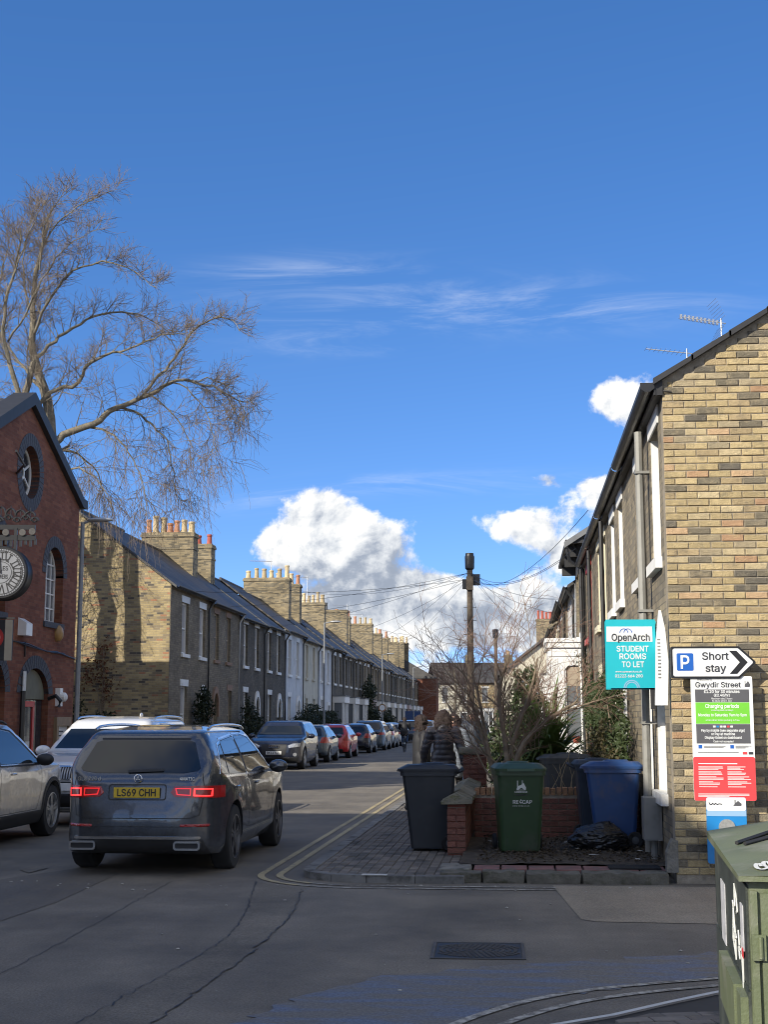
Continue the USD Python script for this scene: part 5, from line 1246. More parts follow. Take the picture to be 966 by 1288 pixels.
def prism(pg, lo, hi, axis):
    fr = {'y': lambda a, b, d: (a, d, b), 'x': lambda a, b, d: (d, a, b), 'z': lambda a, b, d: (a, b, d)}[axis]
    m = MB().poly(pg if hasattr(pg, 'area') else Polygon(pg), lo, hi, fr).out()
    return Manifold(m3.Mesh(np.asarray(m[0], np.float32), np.asarray(m[1], np.uint32)))


def rr(x0, x1, z0, z1, r=.03): return sbox(min(x0, x1) + r, min(z0, z1) + r, max(x0, x1) - r, max(z0, z1) - r).buffer(r, 4)


def wheel(t, x, y, r, w, out, spokes=5, dark='alloy'):
    wd = MB().lathe([(r * .62, -w / 2), (r * .93, -w / 2), (r, -w / 2 + .03), (r, w / 2 - .03), (r * .95, w / 2), (r * .68, w / 2 + .005), (r * .66, w / 2 - .03), (r * .62, -w / 2)], (0, 0, 0), 32, 'y')
    v, f = wd.out(); v = v * [1, out, 1]; f = f if out > 0 else f[:, ::-1]
    ty = obj('wheel', (v + [x, y, r], f), 'tyre', t, smooth=40)
    m = MB().lathe([(r * .66, w / 2 - .03), (r * .70, w / 2 + .004), (r * .645, w / 2 + .008), (r * .62, w / 2 - .05), (0, w / 2 - .07)], (0, 0, 0), 32, 'y')
    fr = lambda a, b, d: (a, d, b)
    for k in range(spokes):
        c = k * 2 * math.pi / spokes + .3
        for s in (-1, 1):
            a0, a1 = c + s * .30, c + s * .13
            m.poly(Polygon([(.06 * math.cos(a0 + .0), .06 * math.sin(a0)), (r * .64 * math.cos(a1 - .055), r * .64 * math.sin(a1 - .055)), (r * .64 * math.cos(a1 + .055), r * .64 * math.sin(a1 + .055))]).buffer(.012), w / 2 - .035, w / 2 - .004, fr)
    m.lathe([(.075, w / 2 - .03), (.07, w / 2 + .002), (0, w / 2 + .004)], (0, 0, 0), 14, 'y')
    v, f = m.out(); v = v * [1, out, 1]; f = f if out > 0 else f[:, ::-1]
    obj('rim', (v + [x, y, r], f), dark, ty, smooth=35)


def text_on(par, s, h, width, at, mtl, face=-1, bold=True, depth=.004, name='lettering'):
    "lettering on a face that looks along -x (face=-1) or +x (face=1)"
    v, f = letters(s, h, bold, depth, fit=width)
    q = np.column_stack([at[0] + face * (v[:, 2] + .001), at[1] + face * v[:, 0], at[2] + v[:, 1]])
    return obj(name, (q, f), mtl, par)


def make_car(name, label, spec, loc, rotz, paint, hero=False, group=None, plate=None, rear_plate=None, lit=False, rim='alloy', emblem=None):
    t = thing(name, label, 'car', loc, rotz, group)
    L, W, H, wb, rw_, xf = spec['L'], spec['W'], spec['H'], spec['wb'], spec['r'], spec['xf']     # xf: front axle
    xr = xf - wb
    key = ('hatch' if spec is HATCH else 'suv') + ('h' if hero else '')
    if key not in BODY:
        b = car_solid(spec['sil'], spec['plan'], spec['sect'], .045 if hero else .09, 9 if hero else 3)
        for x in (xf, xr):
            for s in (-1, 1):
                b = b - Manifold.cylinder(.66, rw_ + .055, rw_ + .055, 40, True).rotate([90, 0, 0]).translate([x, s * (W / 2 - .02), rw_])
        BODY[key] = b
    b = BODY[key]
    side = unary_union([Polygon(q) for q in spec['side_glass']]) if spec.get('side_glass') else None

    def skin(pg, axis, sgn, lift, depth=.03):
        "the body's own surface inside an outline, lifted a little: a panel that follows the body"
        lo, hi = (0.15, 3) if sgn > 0 else (-3, -.15)
        if axis == 'x' and spec.get('split') is not None: lo, hi = (spec['split'], 4) if sgn > 0 else (-4, -spec['split'])
        off = {'x': (sgn, 0, 0), 'y': (0, sgn, 0), 'z': (0, 0, 1)}[axis]
        ck_ = (key, pg.wkt, axis, sgn, lift)
        if ck_ not in SKIN:
            up = b.translate([o * lift for o in off]); dn = b.translate([-o * depth for o in off])
            SKIN[ck_] = (up ^ prism(pg, lo, hi, axis)) - dn
        return SKIN[ck_]

    def panel(nm, pg, axis, sgn, mtl, lift=.004, parent=None, **k):
        q = skin(pg, axis, sgn, lift)
        if q.num_tri() > 0: return obj(nm, q, mtl, parent or t, smooth=40, **k)

    bb = b
    if hero:                                        # shut lines, cut 6 mm into the body
        for pg, axis, sgns in spec.get('lines', []):
            for sg in sgns:
                lo, hi = (0.15, 3) if sg > 0 else (-3, -.15)
                off = {'x': (sg, 0, 0), 'y': (0, sg, 0)}[axis]
                ck_ = (key, pg.wkt, axis, sg)
                if ck_ not in SKIN: SKIN[ck_] = (b ^ prism(pg, lo, hi, axis)) - b.translate([-o * .009 for o in off])
                bb = bb - SKIN[ck_]
    body = obj('body', bb, paint, t, smooth=32)
    for pg, axis, sgns in spec.get('lines', []) if hero else []:
        for sg in sgns: panel('shut_line', pg.buffer(-.0005), axis, sg, 'black_trim', .0012)
    m = MB(); m.box(xr - .45, xf + .45, -W / 2 + .32, W / 2 - .32, .20, .42); obj('underbody', m, 'black_trim', t)
    for s in (-1, 1):
        for q in spec['side_glass']: panel('side_window', Polygon(q), 'y', s, 'car_glass')
        if hero:
            pg = unary_union([Polygon(q) for q in spec['side_glass']]).buffer(.06).buffer(-.02); rimp = pg.difference(pg.buffer(-.02)); panel('window_trim', rimp, 'y', s, 'chrome' if spec.get('chrome') else 'black_trim', .006)
            pl = unary_union([Polygon(q) for q in spec['side_glass']]).buffer(.05).buffer(-.045); panel('pillar_black', pl.difference(unary_union([Polygon(q) for q in spec['side_glass']])), 'y', s, 'black_trim', .0025)
        if spec.get('clad'): panel('sill_cladding', sbox(xr + rw_ + .05, .1, xf - rw_ - .05, spec['clad']), 'y', s, 'black_trim', .012)
        for x in (xf, xr):
            wheel(t, x, s * (W / 2 - .13), rw_, .23, s, dark=rim)
            if spec.get('arch'): panel('wheel_arch_trim', Point(x, rw_).buffer(rw_ + .11, 20).difference(Point(x, rw_).buffer(rw_ + .055, 20)).intersection(sbox(-9, .2, 9, 9)), 'y', s, 'black_trim', .014)
        mx = spec['mirror']; m = MB()
        e = trimesh.creation.icosphere(2, 1.0); e.apply_scale([.085, .125, .085]); e.apply_translation([mx[0], s * (W / 2 + .10), mx[1]]); m.mesh(e)
        m.box(mx[0] - .02, mx[0] + .03, s * (W / 2 - .10), s * (W / 2 + .05), mx[1] - .07, mx[1] - .04)
        obj('mirror', m, 'black_trim' if spec.get('clad') else paint, t, smooth=50)
        if hero:
            for x in spec['handles']:
                m = MB(); m.mesh(trimesh.creation.capsule(height=.15, radius=.014, count=[8, 6]).apply_transform(trimesh.transformations.rotation_matrix(math.pi / 2, [0, 1, 0])).apply_translation([x - .075, s * (W / 2 - .005), .93])); obj('door_handle', m, paint, t, smooth=50)
            if spec.get('rails'):
                x0, x1, z0 = spec['rails']; p = np.array([(x0 + (x1 - x0) * q, s * (W / 2 - .28), z0 + .055 * math.sin(math.pi * q) ** .35 - .01 + spec.get('rail_slope', 0) * (q - .5) ** 2 * -.3) for q in np.linspace(0, 1, 14)])
                m = MB(); m.tube(p, .017, 8); obj('roof_rail', m, 'chrome' if spec.get('chrome') else 'black_trim', t, smooth=50)
        for pg in spec['tail']: panel('tail_lamp', Polygon(pg).buffer(-.01).buffer(.01) if s > 0 else Polygon([(-a, c) for a, c in pg]).buffer(0), 'x', -1, 'lamp_red', .008)
        for q_, pg in enumerate(spec['tail_lit'] if lit else []): panel('brake_lamp', Polygon([(s * a, c) for a, c in pg[0]]).difference(Polygon([(s * a, c) for a, c in pg[1]])), 'x', -1, 'lamp_red_lit' if q_ == 0 else 'lamp_red_dim', .012)
        for pg in spec['head']: panel('headlamp', Polygon([(s * a, c) for a, c in pg]), 'x', 1, 'headlamp', .006)
    panel('rear_window', Polygon(spec['rear_glass']), 'x', -1, 'car_glass')
    panel('windscreen', Polygon(spec['screen']), 'x', 1, 'car_glass')
    for nm, pg, sgn, mtl, lift in spec['trim']: panel(nm, pg, 'x', sgn, mtl, lift)
    if hero and spec.get('skylight'): panel('roof_glass', spec['skylight'], 'z', 1, 'car_glass', .003)
    for pl, face, z, mtl, y_ in ((plate, 1, spec['plate_f'], 'plate_white', 0), (rear_plate, -1, spec['plate_r'], 'plate_yellow', 0)):
        if pl is None: continue
        x = spec['xplate_f'] if face > 0 else spec['xplate_r']
        m = MB(); m.box(x - .008, x + .008, -.26, .26, z - .056, z + .056); p = obj('number_plate', m, mtl, t)
        if pl:
            wd = .44 if len(pl) > 4 else .17
            v, f = letters(pl, .076, True, .003, fit=wd); yo = 0 if len(pl) > 4 else .12 * face
            obj('plate_characters', (np.column_stack([x + face * (.008 + v[:, 2]), face * v[:, 0] + yo, z + v[:, 1]]), f), 'black_board', p)
    m = MB()
    if hero:
        return t
    return t


BODY, SKIN = {}, {}
SUV = dict(name='suv', L=4.66, W=1.89, H=1.64, wb=2.87, r=.365, xf=1.48,
           sil=[(-2.10, .22), (-2.29, .27), (-2.335, .44), (-2.335, .66), (-2.30, .80), (-2.27, 1.02), (-2.22, 1.10), (-1.94, 1.50), (-1.90, 1.56), (-1.72, 1.585), (-1.0, 1.64), (-.2, 1.645), (.30, 1.60), (.42, 1.57), (1.02, 1.14), (1.16, 1.09), (1.75, 1.035), (2.12, .95), (2.27, .82), (2.335, .62), (2.31, .36), (2.12, .22), (1.0, .20), (-1.0, .20)],
           plan=[(-2.335, 0), (-2.335, .44), (-2.29, .66), (-2.18, .79), (-2.0, .865), (-1.75, .915), (-1.4, .945), (-.5, .935), (.6, .935), (1.45, .945), (1.9, .91), (2.15, .80), (2.28, .60), (2.335, .30), (2.34, 0)],
           sect=[(.70, .16), (.86, .22), (.93, .36), (.945, .60), (.94, .80), (.945, .90), (.915, .99), (.895, 1.06), (.80, 1.30), (.70, 1.50), (.64, 1.575), (.50, 1.625), (.25, 1.648), (0, 1.655)],
           side_glass=[[(-1.93, 1.10), (-1.62, 1.09), (-1.47, 1.42), (-1.60, 1.40)], [(-1.56, 1.09), (-.62, 1.07), (-.62, 1.50), (-1.40, 1.455)], [(-.52, 1.07), (.93, 1.06), (.66, 1.22), (.26, 1.47), (-.10, 1.51), (-.52, 1.505)]],
           rear_glass=[(-.66, 1.14), (-.5, 1.115), (.5, 1.115), (.66, 1.14), (.69, 1.17), (.575, 1.45), (.5, 1.475), (-.5, 1.475), (-.575, 1.45), (-.69, 1.17)],
           screen=[(-.76, 1.14), (.76, 1.14), (.60, 1.53), (.3, 1.56), (-.3, 1.56), (-.60, 1.53)], split=.6,
           tail=[[(.38, .905), (.43, .86), (.68, .845), (.90, .84), (.90, .972), (.70, .98), (.42, .972)]],
           tail_lit=[([(.64, .868), (.82, .860), (.825, .948), (.64, .955)], [(.655, .882), (.808, .874), (.812, .934), (.655, .941)]), ([(.45, .880), (.61, .870), (.61, .955), (.43, .955)], [(.462, .891), (.599, .881), (.599, .944), (.444, .944)])],
           head=[[(.50, .72), (.84, .76), (.86, .88), (.62, .86), (.48, .80)]],
           lines=[(LineString([(-1.48, 1.08), (-1.52, .75), (-1.25, .52), (-.62, .42), (-.57, 1.08)]).buffer(.004), 'y', (-1, 1)), (LineString([(-.57, .42), (.80, .42), (.98, .70), (.99, 1.08)]).buffer(.004), 'y', (-1, 1)),
                  (LineString([(-.72, 1.11), (-.74, .99), (-.735, .84), (-.70, .66), (-.60, .625), (.60, .625), (.70, .66), (.735, .84), (.74, .99), (.72, 1.11)]).buffer(.005), 'x', (-1,)), (LineString([(-.9, .53), (-.6, .535), (.6, .535), (.9, .53)]).buffer(.003), 'x', (-1,)),
                  (LineString([(-.87, 1.13), (-.82, .92), (-.40, .90), (.40, .90), (.82, .92), (.87, 1.13)]).buffer(.004), 'x', (1,))],
           mirror=(.78, 1.10), handles=(-1.2, -.05), rails=(-1.75, .22, 1.60), plate_f=.52, plate_r=.905, xplate_f=2.352, xplate_r=-2.315,
           trim=[('grille', rr(-.42, .42, .60, .83, .06), 1, 'black_trim', .006), ('lower_grille', rr(-.62, .62, .28, .44, .05), 1, 'black_trim', .005)])
GLC = dict(SUV, name='glc', chrome=True, skylight=rr(-1.2, .15, -.45, .45, .08),
           trim=[('diffuser', Polygon([(-.84, .12), (.84, .12), (.78, .30), (.74, .395), (-.74, .395), (-.78, .30)]), -1, 'black_trim', .004), ('chrome_bar', rr(-.72, .72, .40, .428, .012), -1, 'chrome', .018),
                                 ('reflector', rr(.50, .80, .535, .562, .01), -1, 'lamp_red', .008), ('reflector', rr(-.80, -.50, .535, .562, .01), -1, 'lamp_red', .008), ('spoiler_gap', rr(-.52, .52, 1.482, 1.50, .008), -1, 'black_trim', .004),
                 ('wiper', LineString([(.12, 1.135), (-.26, 1.15)]).buffer(.014), -1, 'black_trim', .02), ('plate_recess', rr(-.33, .33, .82, .995, .03).difference(rr(-.318, .318, .832, .983, .025)), -1, 'black_trim', .002), ('grille', rr(-.40, .40, .60, .83, .05), 1, 'black_trim', .006)])
BMW = dict(SUV, name='bmw', chrome=True, plate_f=.60, W=1.88,
           trim=[('kidney_frame', unary_union([rr(.03, .36, .69, .91, .05), rr(-.36, -.03, .69, .91, .05)]).difference(unary_union([rr(.05, .34, .71, .89, .04), rr(-.34, -.05, .71, .89, .04)])), 1, 'chrome', .02), ('kidney_grille', unary_union([rr(.05, .34, .71, .89, .04), rr(-.34, -.05, .71, .89, .04)]), 1, 'black_trim', .006)] +
                [('grille_bar', rr(q - .008, q + .008, .715, .885, .006), 1, 'alloy', .014) for q in (.09, .13, .17, .21, .25, .29, -.09, -.13, -.17, -.21, -.25, -.29)] +
                [('upper_intake', rr(-.48, .48, .645, .675, .012), 1, 'black_trim', .005), ('lower_intake', rr(-.58, .58, .30, .50, .05), 1, 'black_trim', .005), ('skid_trim', rr(-.55, .55, .255, .28, .01), 1, 'alloy', .012), ('side_intake', rr(.62, .82, .40, .58, .04), 1, 'black_trim', .005), ('side_intake', rr(-.82, -.62, .40, .58, .04), 1, 'black_trim', .005)],
           head=[[(.38, .74), (.80, .78), (.86, .86), (.84, .91), (.38, .90)]])
GLA = dict(SUV, name='gla', clad=.40, arch=True)
AUDI = dict(SUV, name='audi', plate_f=.56, trim=[('grille', Polygon([(-.44, .84), (.44, .84), (.40, .52), (.33, .46), (-.33, .46), (-.40, .52)]), 1, 'black_trim', .008), ('lower_grille', rr(-.80, .80, .27, .42, .04), 1, 'black_trim', .005), ('fog_lamp', Point(.70, .50).buffer(.06), 1, 'headlamp', .01), ('fog_lamp', Point(-.70, .50).buffer(.06), 1, 'headlamp', .01)])
HATCH = dict(name='hatch', L=4.0, W=1.76, H=1.48, wb=2.52, r=.315, xf=1.24,
             sil=[(-1.78, .26), (-1.98, .36), (-2.0, .60), (-1.96, .86), (-1.90, .98), (-1.62, 1.36), (-1.50, 1.42), (-.9, 1.475), (-.2, 1.48), (.22, 1.43), (.92, 1.02), (1.05, .97), (1.6, .89), (1.88, .78), (1.99, .60), (1.98, .34), (1.8, .22), (-1.0, .20)],
             plan=[(-2.0, 0), (-2.0, .46), (-1.95, .66), (-1.82, .79), (-1.5, .86), (-.5, .88), (.6, .88), (1.25, .875), (1.65, .83), (1.88, .66), (1.97, .42), (2.0, 0)],
             sect=[(.68, .16), (.80, .22), (.86, .36), (.88, .58), (.88, .78), (.855, .90), (.84, .97), (.74, 1.2), (.64, 1.37), (.56, 1.43), (.35, 1.475), (0, 1.485)],
             side_glass=[[(-1.60, 1.02), (-.58, .98), (-.58, 1.345), (-1.2, 1.32), (-1.45, 1.24)], [(-.50, .98), (.80, .96), (.50, 1.14), (.12, 1.34), (-.2, 1.36), (-.50, 1.35)]],
             rear_glass=[(-.62, 1.02), (.62, 1.02), (.55, 1.32), (-.55, 1.32)], screen=[(-.70, 1.02), (.70, 1.02), (.56, 1.39), (-.56, 1.39)], split=.5,
             tail=[[(.56, .76), (.90, .74), (.90, .98), (.62, .98)]], tail_lit=[], head=[[(.44, .62), (.84, .66), (.84, .79), (.50, .75)]], lines=[], mirror=(.62, 1.0), handles=(-1.0, 0), plate_f=.45, plate_r=.70, xplate_f=2.0, xplate_r=-2.0,
             trim=[('grille', rr(-.40, .40, .56, .66, .03), 1, 'black_trim', .005), ('lower_grille', rr(-.55, .55, .28, .42, .04), 1, 'black_trim', .005), ('bumper_insert', rr(-.6, .6, .26, .40, .03), -1, 'black_trim', .005)])

N = math.pi / 2                                    # nose up the street
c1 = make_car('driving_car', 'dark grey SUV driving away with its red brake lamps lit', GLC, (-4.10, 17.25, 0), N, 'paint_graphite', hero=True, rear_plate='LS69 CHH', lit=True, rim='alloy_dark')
c1.AddScaleOp().Set(Gf.Vec3f(1, .965, .968))
m0 = lambda a, b, d: (d, a, b)
for s in (-1, 1):
    c = rr(s * .44, s * .74, .285, .385, .035); m = MB(); m.poly(c.difference(c.buffer(-.022)), -2.372, -2.22, m0); obj('exhaust_trim', m, 'chrome', c1)
    m = MB(); m.poly(c.buffer(-.021), -2.345, -2.24, m0); obj('exhaust_outlet', m, 'black_trim', c1)
# star badge, model lettering
m = MB(); m.lathe([(.042, 0), (.048, .004), (.042, .008)], (0, 0, 0), 20, 'x')
for k in range(3):
    a = math.pi / 2 + k * 2 * math.pi / 3; m.poly(Polygon([(.043 * math.cos(a), .043 * math.sin(a)), (.009 * math.cos(a + .8), .009 * math.sin(a + .8)), (.009 * math.cos(a - .8), .009 * math.sin(a - .8))]), 0, .008, lambda p, q, d: (d, p, q))
v, f = m.out(); obj('badge', (v * [-1, 1, 1] + [-2.272, 0, 1.055], f[:, ::-1]), 'chrome', c1)
text_on(c1, 'GLC 220 d', .042, .26, (-2.265, .56, 1.055), 'chrome'); text_on(c1, '4MATIC', .034, .17, (-2.265, -.56, 1.055), 'chrome')
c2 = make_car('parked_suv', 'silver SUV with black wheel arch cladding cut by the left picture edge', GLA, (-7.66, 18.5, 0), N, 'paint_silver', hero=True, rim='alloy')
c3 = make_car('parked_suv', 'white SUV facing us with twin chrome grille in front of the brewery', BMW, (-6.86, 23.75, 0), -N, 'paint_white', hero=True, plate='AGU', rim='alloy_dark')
c3.AddScaleOp().Set(Gf.Vec3f(1.02, 1.02, 1.04))
m = MB(); m.lathe([(0, 0), (.041, 0), (.041, .008), (0, .01)], (0, 0, 0), 18, 'x'); v, f = m.out(); obj('badge', (v + [2.20, 0, .925], f), 'black_trim', c3)
m = MB(); m.mesh(trimesh.creation.icosphere(1, .05).apply_scale([1.6, .5, 1.0]).apply_translation([-1.4, 0, 1.66])); obj('roof_aerial', m, 'paint_white', c3, smooth=50)
GP = 'cars parked nose to tail along the left kerb'
c4 = make_car('parked_car', 'very dark blue SUV facing us, first of the long parked line', AUDI, (-8.15, 48.9, 0), -N, 'paint_navy', plate='BK14 KZL', group=GP)
m = MB()
for k in range(4): m.mesh(trimesh.creation.torus(.05, .010, major_sections=18, minor_sections=6).apply_transform(trimesh.transformations.rotation_matrix(math.pi / 2, [0, 1, 0])).apply_translation([2.345, (k - 1.5) * .075, .77]))
obj('ring_badge', m, 'chrome', c4)
h1_ = make_car('parked_car', 'grey-blue hatchback tucked behind the dark blue SUV', HATCH, (-8.25, 56.3, 0), N, 'paint_steel', group=GP)
make_car('parked_car', 'red hatchback in the parked line', HATCH, (-8.2, 62.8, 0), N, 'paint_red', group=GP)
make_car('parked_car', 'navy hatchback parked behind the red one', HATCH, (-8.2, 71.5, 0), N, 'paint_navy', group=GP)
s5 = make_car('parked_car', 'dark slate SUV after the navy hatchback', AUDI, (-8.15, 78.4, 0), N, 'paint_steel', group=GP)
make_car('parked_car', 'grey hatchback, the one beside the cyclist', HATCH, (-8.2, 85.0, 0), N, 'paint_grey', group=GP)
make_car('parked_car', 'pale hatchback half hidden by the cyclist', HATCH, (-8.2, 91.0, 0), N, 'paint_pale', group=GP)
make_car('parked_car', 'black SUV with a pale roof line beyond the cyclist', AUDI, (-8.0, 104.5, 0), N, 'paint_black', group=GP)
make_car('parked_car', 'silver hatchback just beyond the black SUV', HATCH, (-8.1, 112.0, 0), N, 'paint_pale', group=GP)
make_car('parked_car', 'pale silver SUV near the far end of the line', AUDI, (-8.0, 123.0, 0), N, 'paint_silver', group=GP)
make_car('parked_car', 'dark hatchback, farthest but one of the parked line', HATCH, (-8.1, 131.0, 0), N, 'paint_black', group=GP)
make_car('parked_car', 'farthest parked car, a small grey hatchback', HATCH, (-8.1, 138.0, 0), N, 'paint_grey', group=GP)


# ------------------------------------------------------------------ front garden: edging, walls, bins
gk = UsdGeom.Xform.Define(stage, '/World/garden_edging'); tag(gk, kind='structure')


def chunk(name, m, mtl, par, x0, x1, y0, y1, z0, z1, seed, amp=.006, e=.05):
    "a worn stone block: a box, refined and roughened"
    t = Manifold.cube([x1 - x0, y1 - y0, z1 - z0]).refine_to_length(e).to_mesh(); v = np.array(t.vert_properties[:, :3]) + [x0, y0, z0]
    c = np.array([(x0 + x1) / 2, (y0 + y1) / 2, (z0 + z1) / 2]); q = (meshkit.noise(np.stack([v * 9 + seed, v * 9 + seed + 31, v * 9 + seed + 77], 0)) - .5) * 2
    v = v + q.T * amp; d = np.abs(v - c) / (np.array([x1 - x0, y1 - y0, z1 - z0]) / 2); ed = np.sort(d, axis=1)[:, 1] > .93; v[ed] = c + (v[ed] - c) * (1 - .012 / np.maximum(np.linalg.norm(v[ed] - c, axis=1, keepdims=True), .05))
    return obj(name, (v, np.array(t.tri_verts)), mtl, par, smooth=45)


plain('edge_stone', (0.135, 0.125, 0.10), 0.95, var=.35, scale=6, bump=.9, bscale=45, dirt=(0.06, 0.06, 0.035), dscale=5)
xs = [-.84, -.40, .05, .62, 1.52]
for k in range(4): chunk('edging_stone', None, 'edge_stone', gk, xs[k] + .003, xs[k + 1] - .003, 14.76 + .012 * (k % 2), 15.065, -.03, .092 + .008 * (k % 2), 40 + k, .014)
chunk('edging_stone', None, 'concrete', gk, -.86, -.52, 15.07, 15.6, 0, .098, 51, .01)
for k in range(7): chunk('red_tile', None, 'redtile', gk, -.50 + k * .29 + .004, -.50 + (k + 1) * .29 - .004, 15.07, 15.52, .02, .098 + .002 * (k % 2), 60 + k, .002, .12)
mt_ = thing('rubber_mat', 'black ribbed mat lying on the red tiled strip', 'mat', (1.2, 15.29, .103)); m = MB(); m.box(-.27, .27, -.17, .17, 0, .012)
for k in range(17): m.box(-.265, .265, -.165 + k * .02, -.153 + k * .02, .012, .017)
obj('rubber', m, 'rubber', mt_)
plain('brick_old_red', (0.185, 0.078, 0.056), 0.92, var=.3, scale=14, bump=.7, bscale=70, rnd=.2, dirt=(0.13, 0.065, 0.05), dscale=8)
plain('brick_orange', (0.34, 0.185, 0.10), 0.92, var=.25, scale=14, bump=.7, bscale=70, rnd=.15, dirt=(0.16, 0.13, 0.06), dscale=6)
plain('mossy_stone', (0.20, 0.185, 0.14), 0.95, var=.3, scale=8, bump=.8, bscale=50, dirt=(0.105, 0.11, 0.045), dscale=7)


def brick_block(par, x0, x1, y0, y1, z0, z1, axis, mtl, seed, bw=.225, rh=.075):
    "courses of separate bricks on one face of a mortar core; axis: the face's normal"
    g = np.random.default_rng(seed); r = 0; z = z0
    while z + rh <= z1 + .001:
        a0, a1 = (x0, x1) if axis == 'y' else (y0, y1); a = a0; first = bw / 2 if r % 2 else bw
        while a < a1 - .02:
            b = min(a + (first - .01 if a == a0 else bw - .01), a1); j = g.normal(0, .002); m = MB()
            t = Manifold.cube([b - a, .02, rh - .011]).to_mesh(); e = .004
            lo = (a, z); v = np.array([(a, z), (b, z), (b, z + rh - .011), (a, z + rh - .011)]); w = np.array([(a + e, z + e), (b - e, z + e), (b - e, z + rh - .011 - e), (a + e, z + rh - .011 - e)])
            p = np.vstack([np.column_stack([v, np.full(4, .008)]), np.column_stack([v, np.full(4, -.006 + j)]), np.column_stack([w, np.full(4, -.009 + j)])])
            f = [(8, 9, 10, 11)] + [(s + i, s + (i + 1) % 4, s + 4 + (i + 1) % 4, s + 4 + i) for s in (0, 4) for i in range(4)]
            q = np.column_stack([p[:, 0], y0 + p[:, 2], p[:, 1]]) if axis == 'y' else np.column_stack([x0 + p[:, 2], y0 + (y1 - p[:, 0]) , p[:, 1]])
            obj('brick', MB().add(q, f), mtl, par, world=True); a = b + .01
        z += rh; r += 1


fw = thing('garden_wall', 'low red brick front wall with weathered saddleback coping beside the black bin', 'wall', (-.75, 16.95, .06))
m = MB(); m.box(-.855, -.645, 16.96, 21.7, .0, .66); core = obj('core', m, 'brick_wall_red', fw, world=True)
brick_block(core, -.86, -.64, 16.95, 17.1, .08, .65, 'y', 'brick_old_red', 3)
for k in range(5):
    y0, y1 = 16.90 + k * .95, 16.90 + (k + 1) * .95 - .012; n = 10; L = []
    prof = [(-.93, .66), (-.93, .70), (-.75, .785), (-.57, .70), (-.57, .66)]
    vv = []
    for i in range(n):
        y = y0 + (y1 - y0) * i / (n - 1)
        for (x, z) in prof: vv.append((x, y, z))
    vv = np.array(vv); nz = (meshkit.noise(np.stack([vv * 7 + k * 9, vv * 7 + 50, vv * 7 + 90], 0)) - .5).T; vv += nz * [.03, .03, .035] * (1 if True else 0)
    f = [(i * 5 + j, i * 5 + (j + 1) % 5, (i + 1) * 5 + (j + 1) % 5, (i + 1) * 5 + j) for i in range(n - 1) for j in range(5)]
    f2 = [(0, 4, 3, 3), (0, 3, 2, 2), (0, 2, 1, 1)]; b0 = (n - 1) * 5; f2 += [(b0, b0 + 1, b0 + 2, b0 + 2), (b0, b0 + 2, b0 + 3, b0 + 3), (b0, b0 + 3, b0 + 4, b0 + 4)]
    q = np.array(f + f2); tri = np.vstack([q[:, [0, 1, 2]], q[:, [0, 2, 3]]]); tri = tri[(tri[:, 0] != tri[:, 1]) & (tri[:, 1] != tri[:, 2])]
    obj('coping_stone', (vv, tri[:, ::1]), 'mossy_stone', fw, world=True)
gp = thing('gate_pier', 'red brick pier with a stone cap further along the front wall', 'pier', (-.68, 22.0, .06))
m = MB(); m.box(-.85, -.50, 21.76, 22.15, 0, 1.12); c_ = obj('core', m, 'brick_wall_red', gp, world=True); brick_block(c_, -.855, -.495, 21.75, 21.8, .08, 1.10, 'y', 'brick_old_red', 4)
chunk('cap', None, 'mossy_stone', gp, -.24, .24, -.31, .23, 1.06, 1.17, 9, .012)
cw = thing('cross_wall', 'low brick dividing wall with an orange brick-on-edge top behind the bins', 'wall', (.5, 19.05, .1))
m = MB(); m.box(-.60, 1.58, 19.058, 19.27, .05, .66); core = obj('core', m, 'mortar', cw, world=True)
brick_block(core, -.60, 1.58, 19.05, 19.2, .10, .64, 'y', 'brick_old_red', 5)
for k in range(28):
    x = -.60 + k * .078
    if x + .068 < 1.58: chunk('edge_brick', None, 'brick_orange', cw, x + .004 - .5, x + .072 - .5, -.012, .225, .55, .652 + rng.normal(0, .004), 100 + k, .003, .2)
bwall = thing('far_garden_wall', 'brick garden wall behind the dark SUV on the left pavement', 'wall', (-11.3, 58, .1)); m = MB(); m.box(-.11, .11, -6, 6, 0, .85); m.box(-.15, .15, -6, 6, .853, .92); obj('core', m, 'brick_wall_red', bwall)

plain('bin_green', (0.026, 0.058, 0.022), 0.42, var=.15, scale=5, dirt=(0.05, 0.065, 0.04), dscale=2.5, bump=.12, bscale=150)
plain('bin_blue', (0.020, 0.062, 0.185), 0.42, var=.15, scale=5, dirt=(0.06, 0.075, 0.15), dscale=3.5, bump=.12, bscale=150)
plain('bin_black', (0.014, 0.017, 0.022), 0.5, var=.15, scale=5, dirt=(0.022, 0.024, 0.027), dscale=2.5, bump=.12, bscale=150)
plain('bin_slate', (0.018, 0.028, 0.044), 0.45, var=.15, scale=5, dirt=(0.03, 0.038, 0.05), dscale=2.5, bump=.12, bscale=150)
plain('bin_grey', (0.075, 0.078, 0.08), 0.5, var=.15, scale=5, dirt=(0.11, 0.11, 0.1), dscale=2.5)
plain('print_white', (0.62, 0.63, 0.60), 0.6, var=.1)


def rrect(w, d, r, z, cy=0.0):
    p = sbox(-w / 2 + r, -d / 2 + r, w / 2 - r, d / 2 - r).buffer(r, 4); return [(x, y + cy, z) for x, y in p.exterior.coords[:-1]]


def hull(*pts): return Manifold.hull_points(np.array(sum([list(p) for p in pts], []), float))


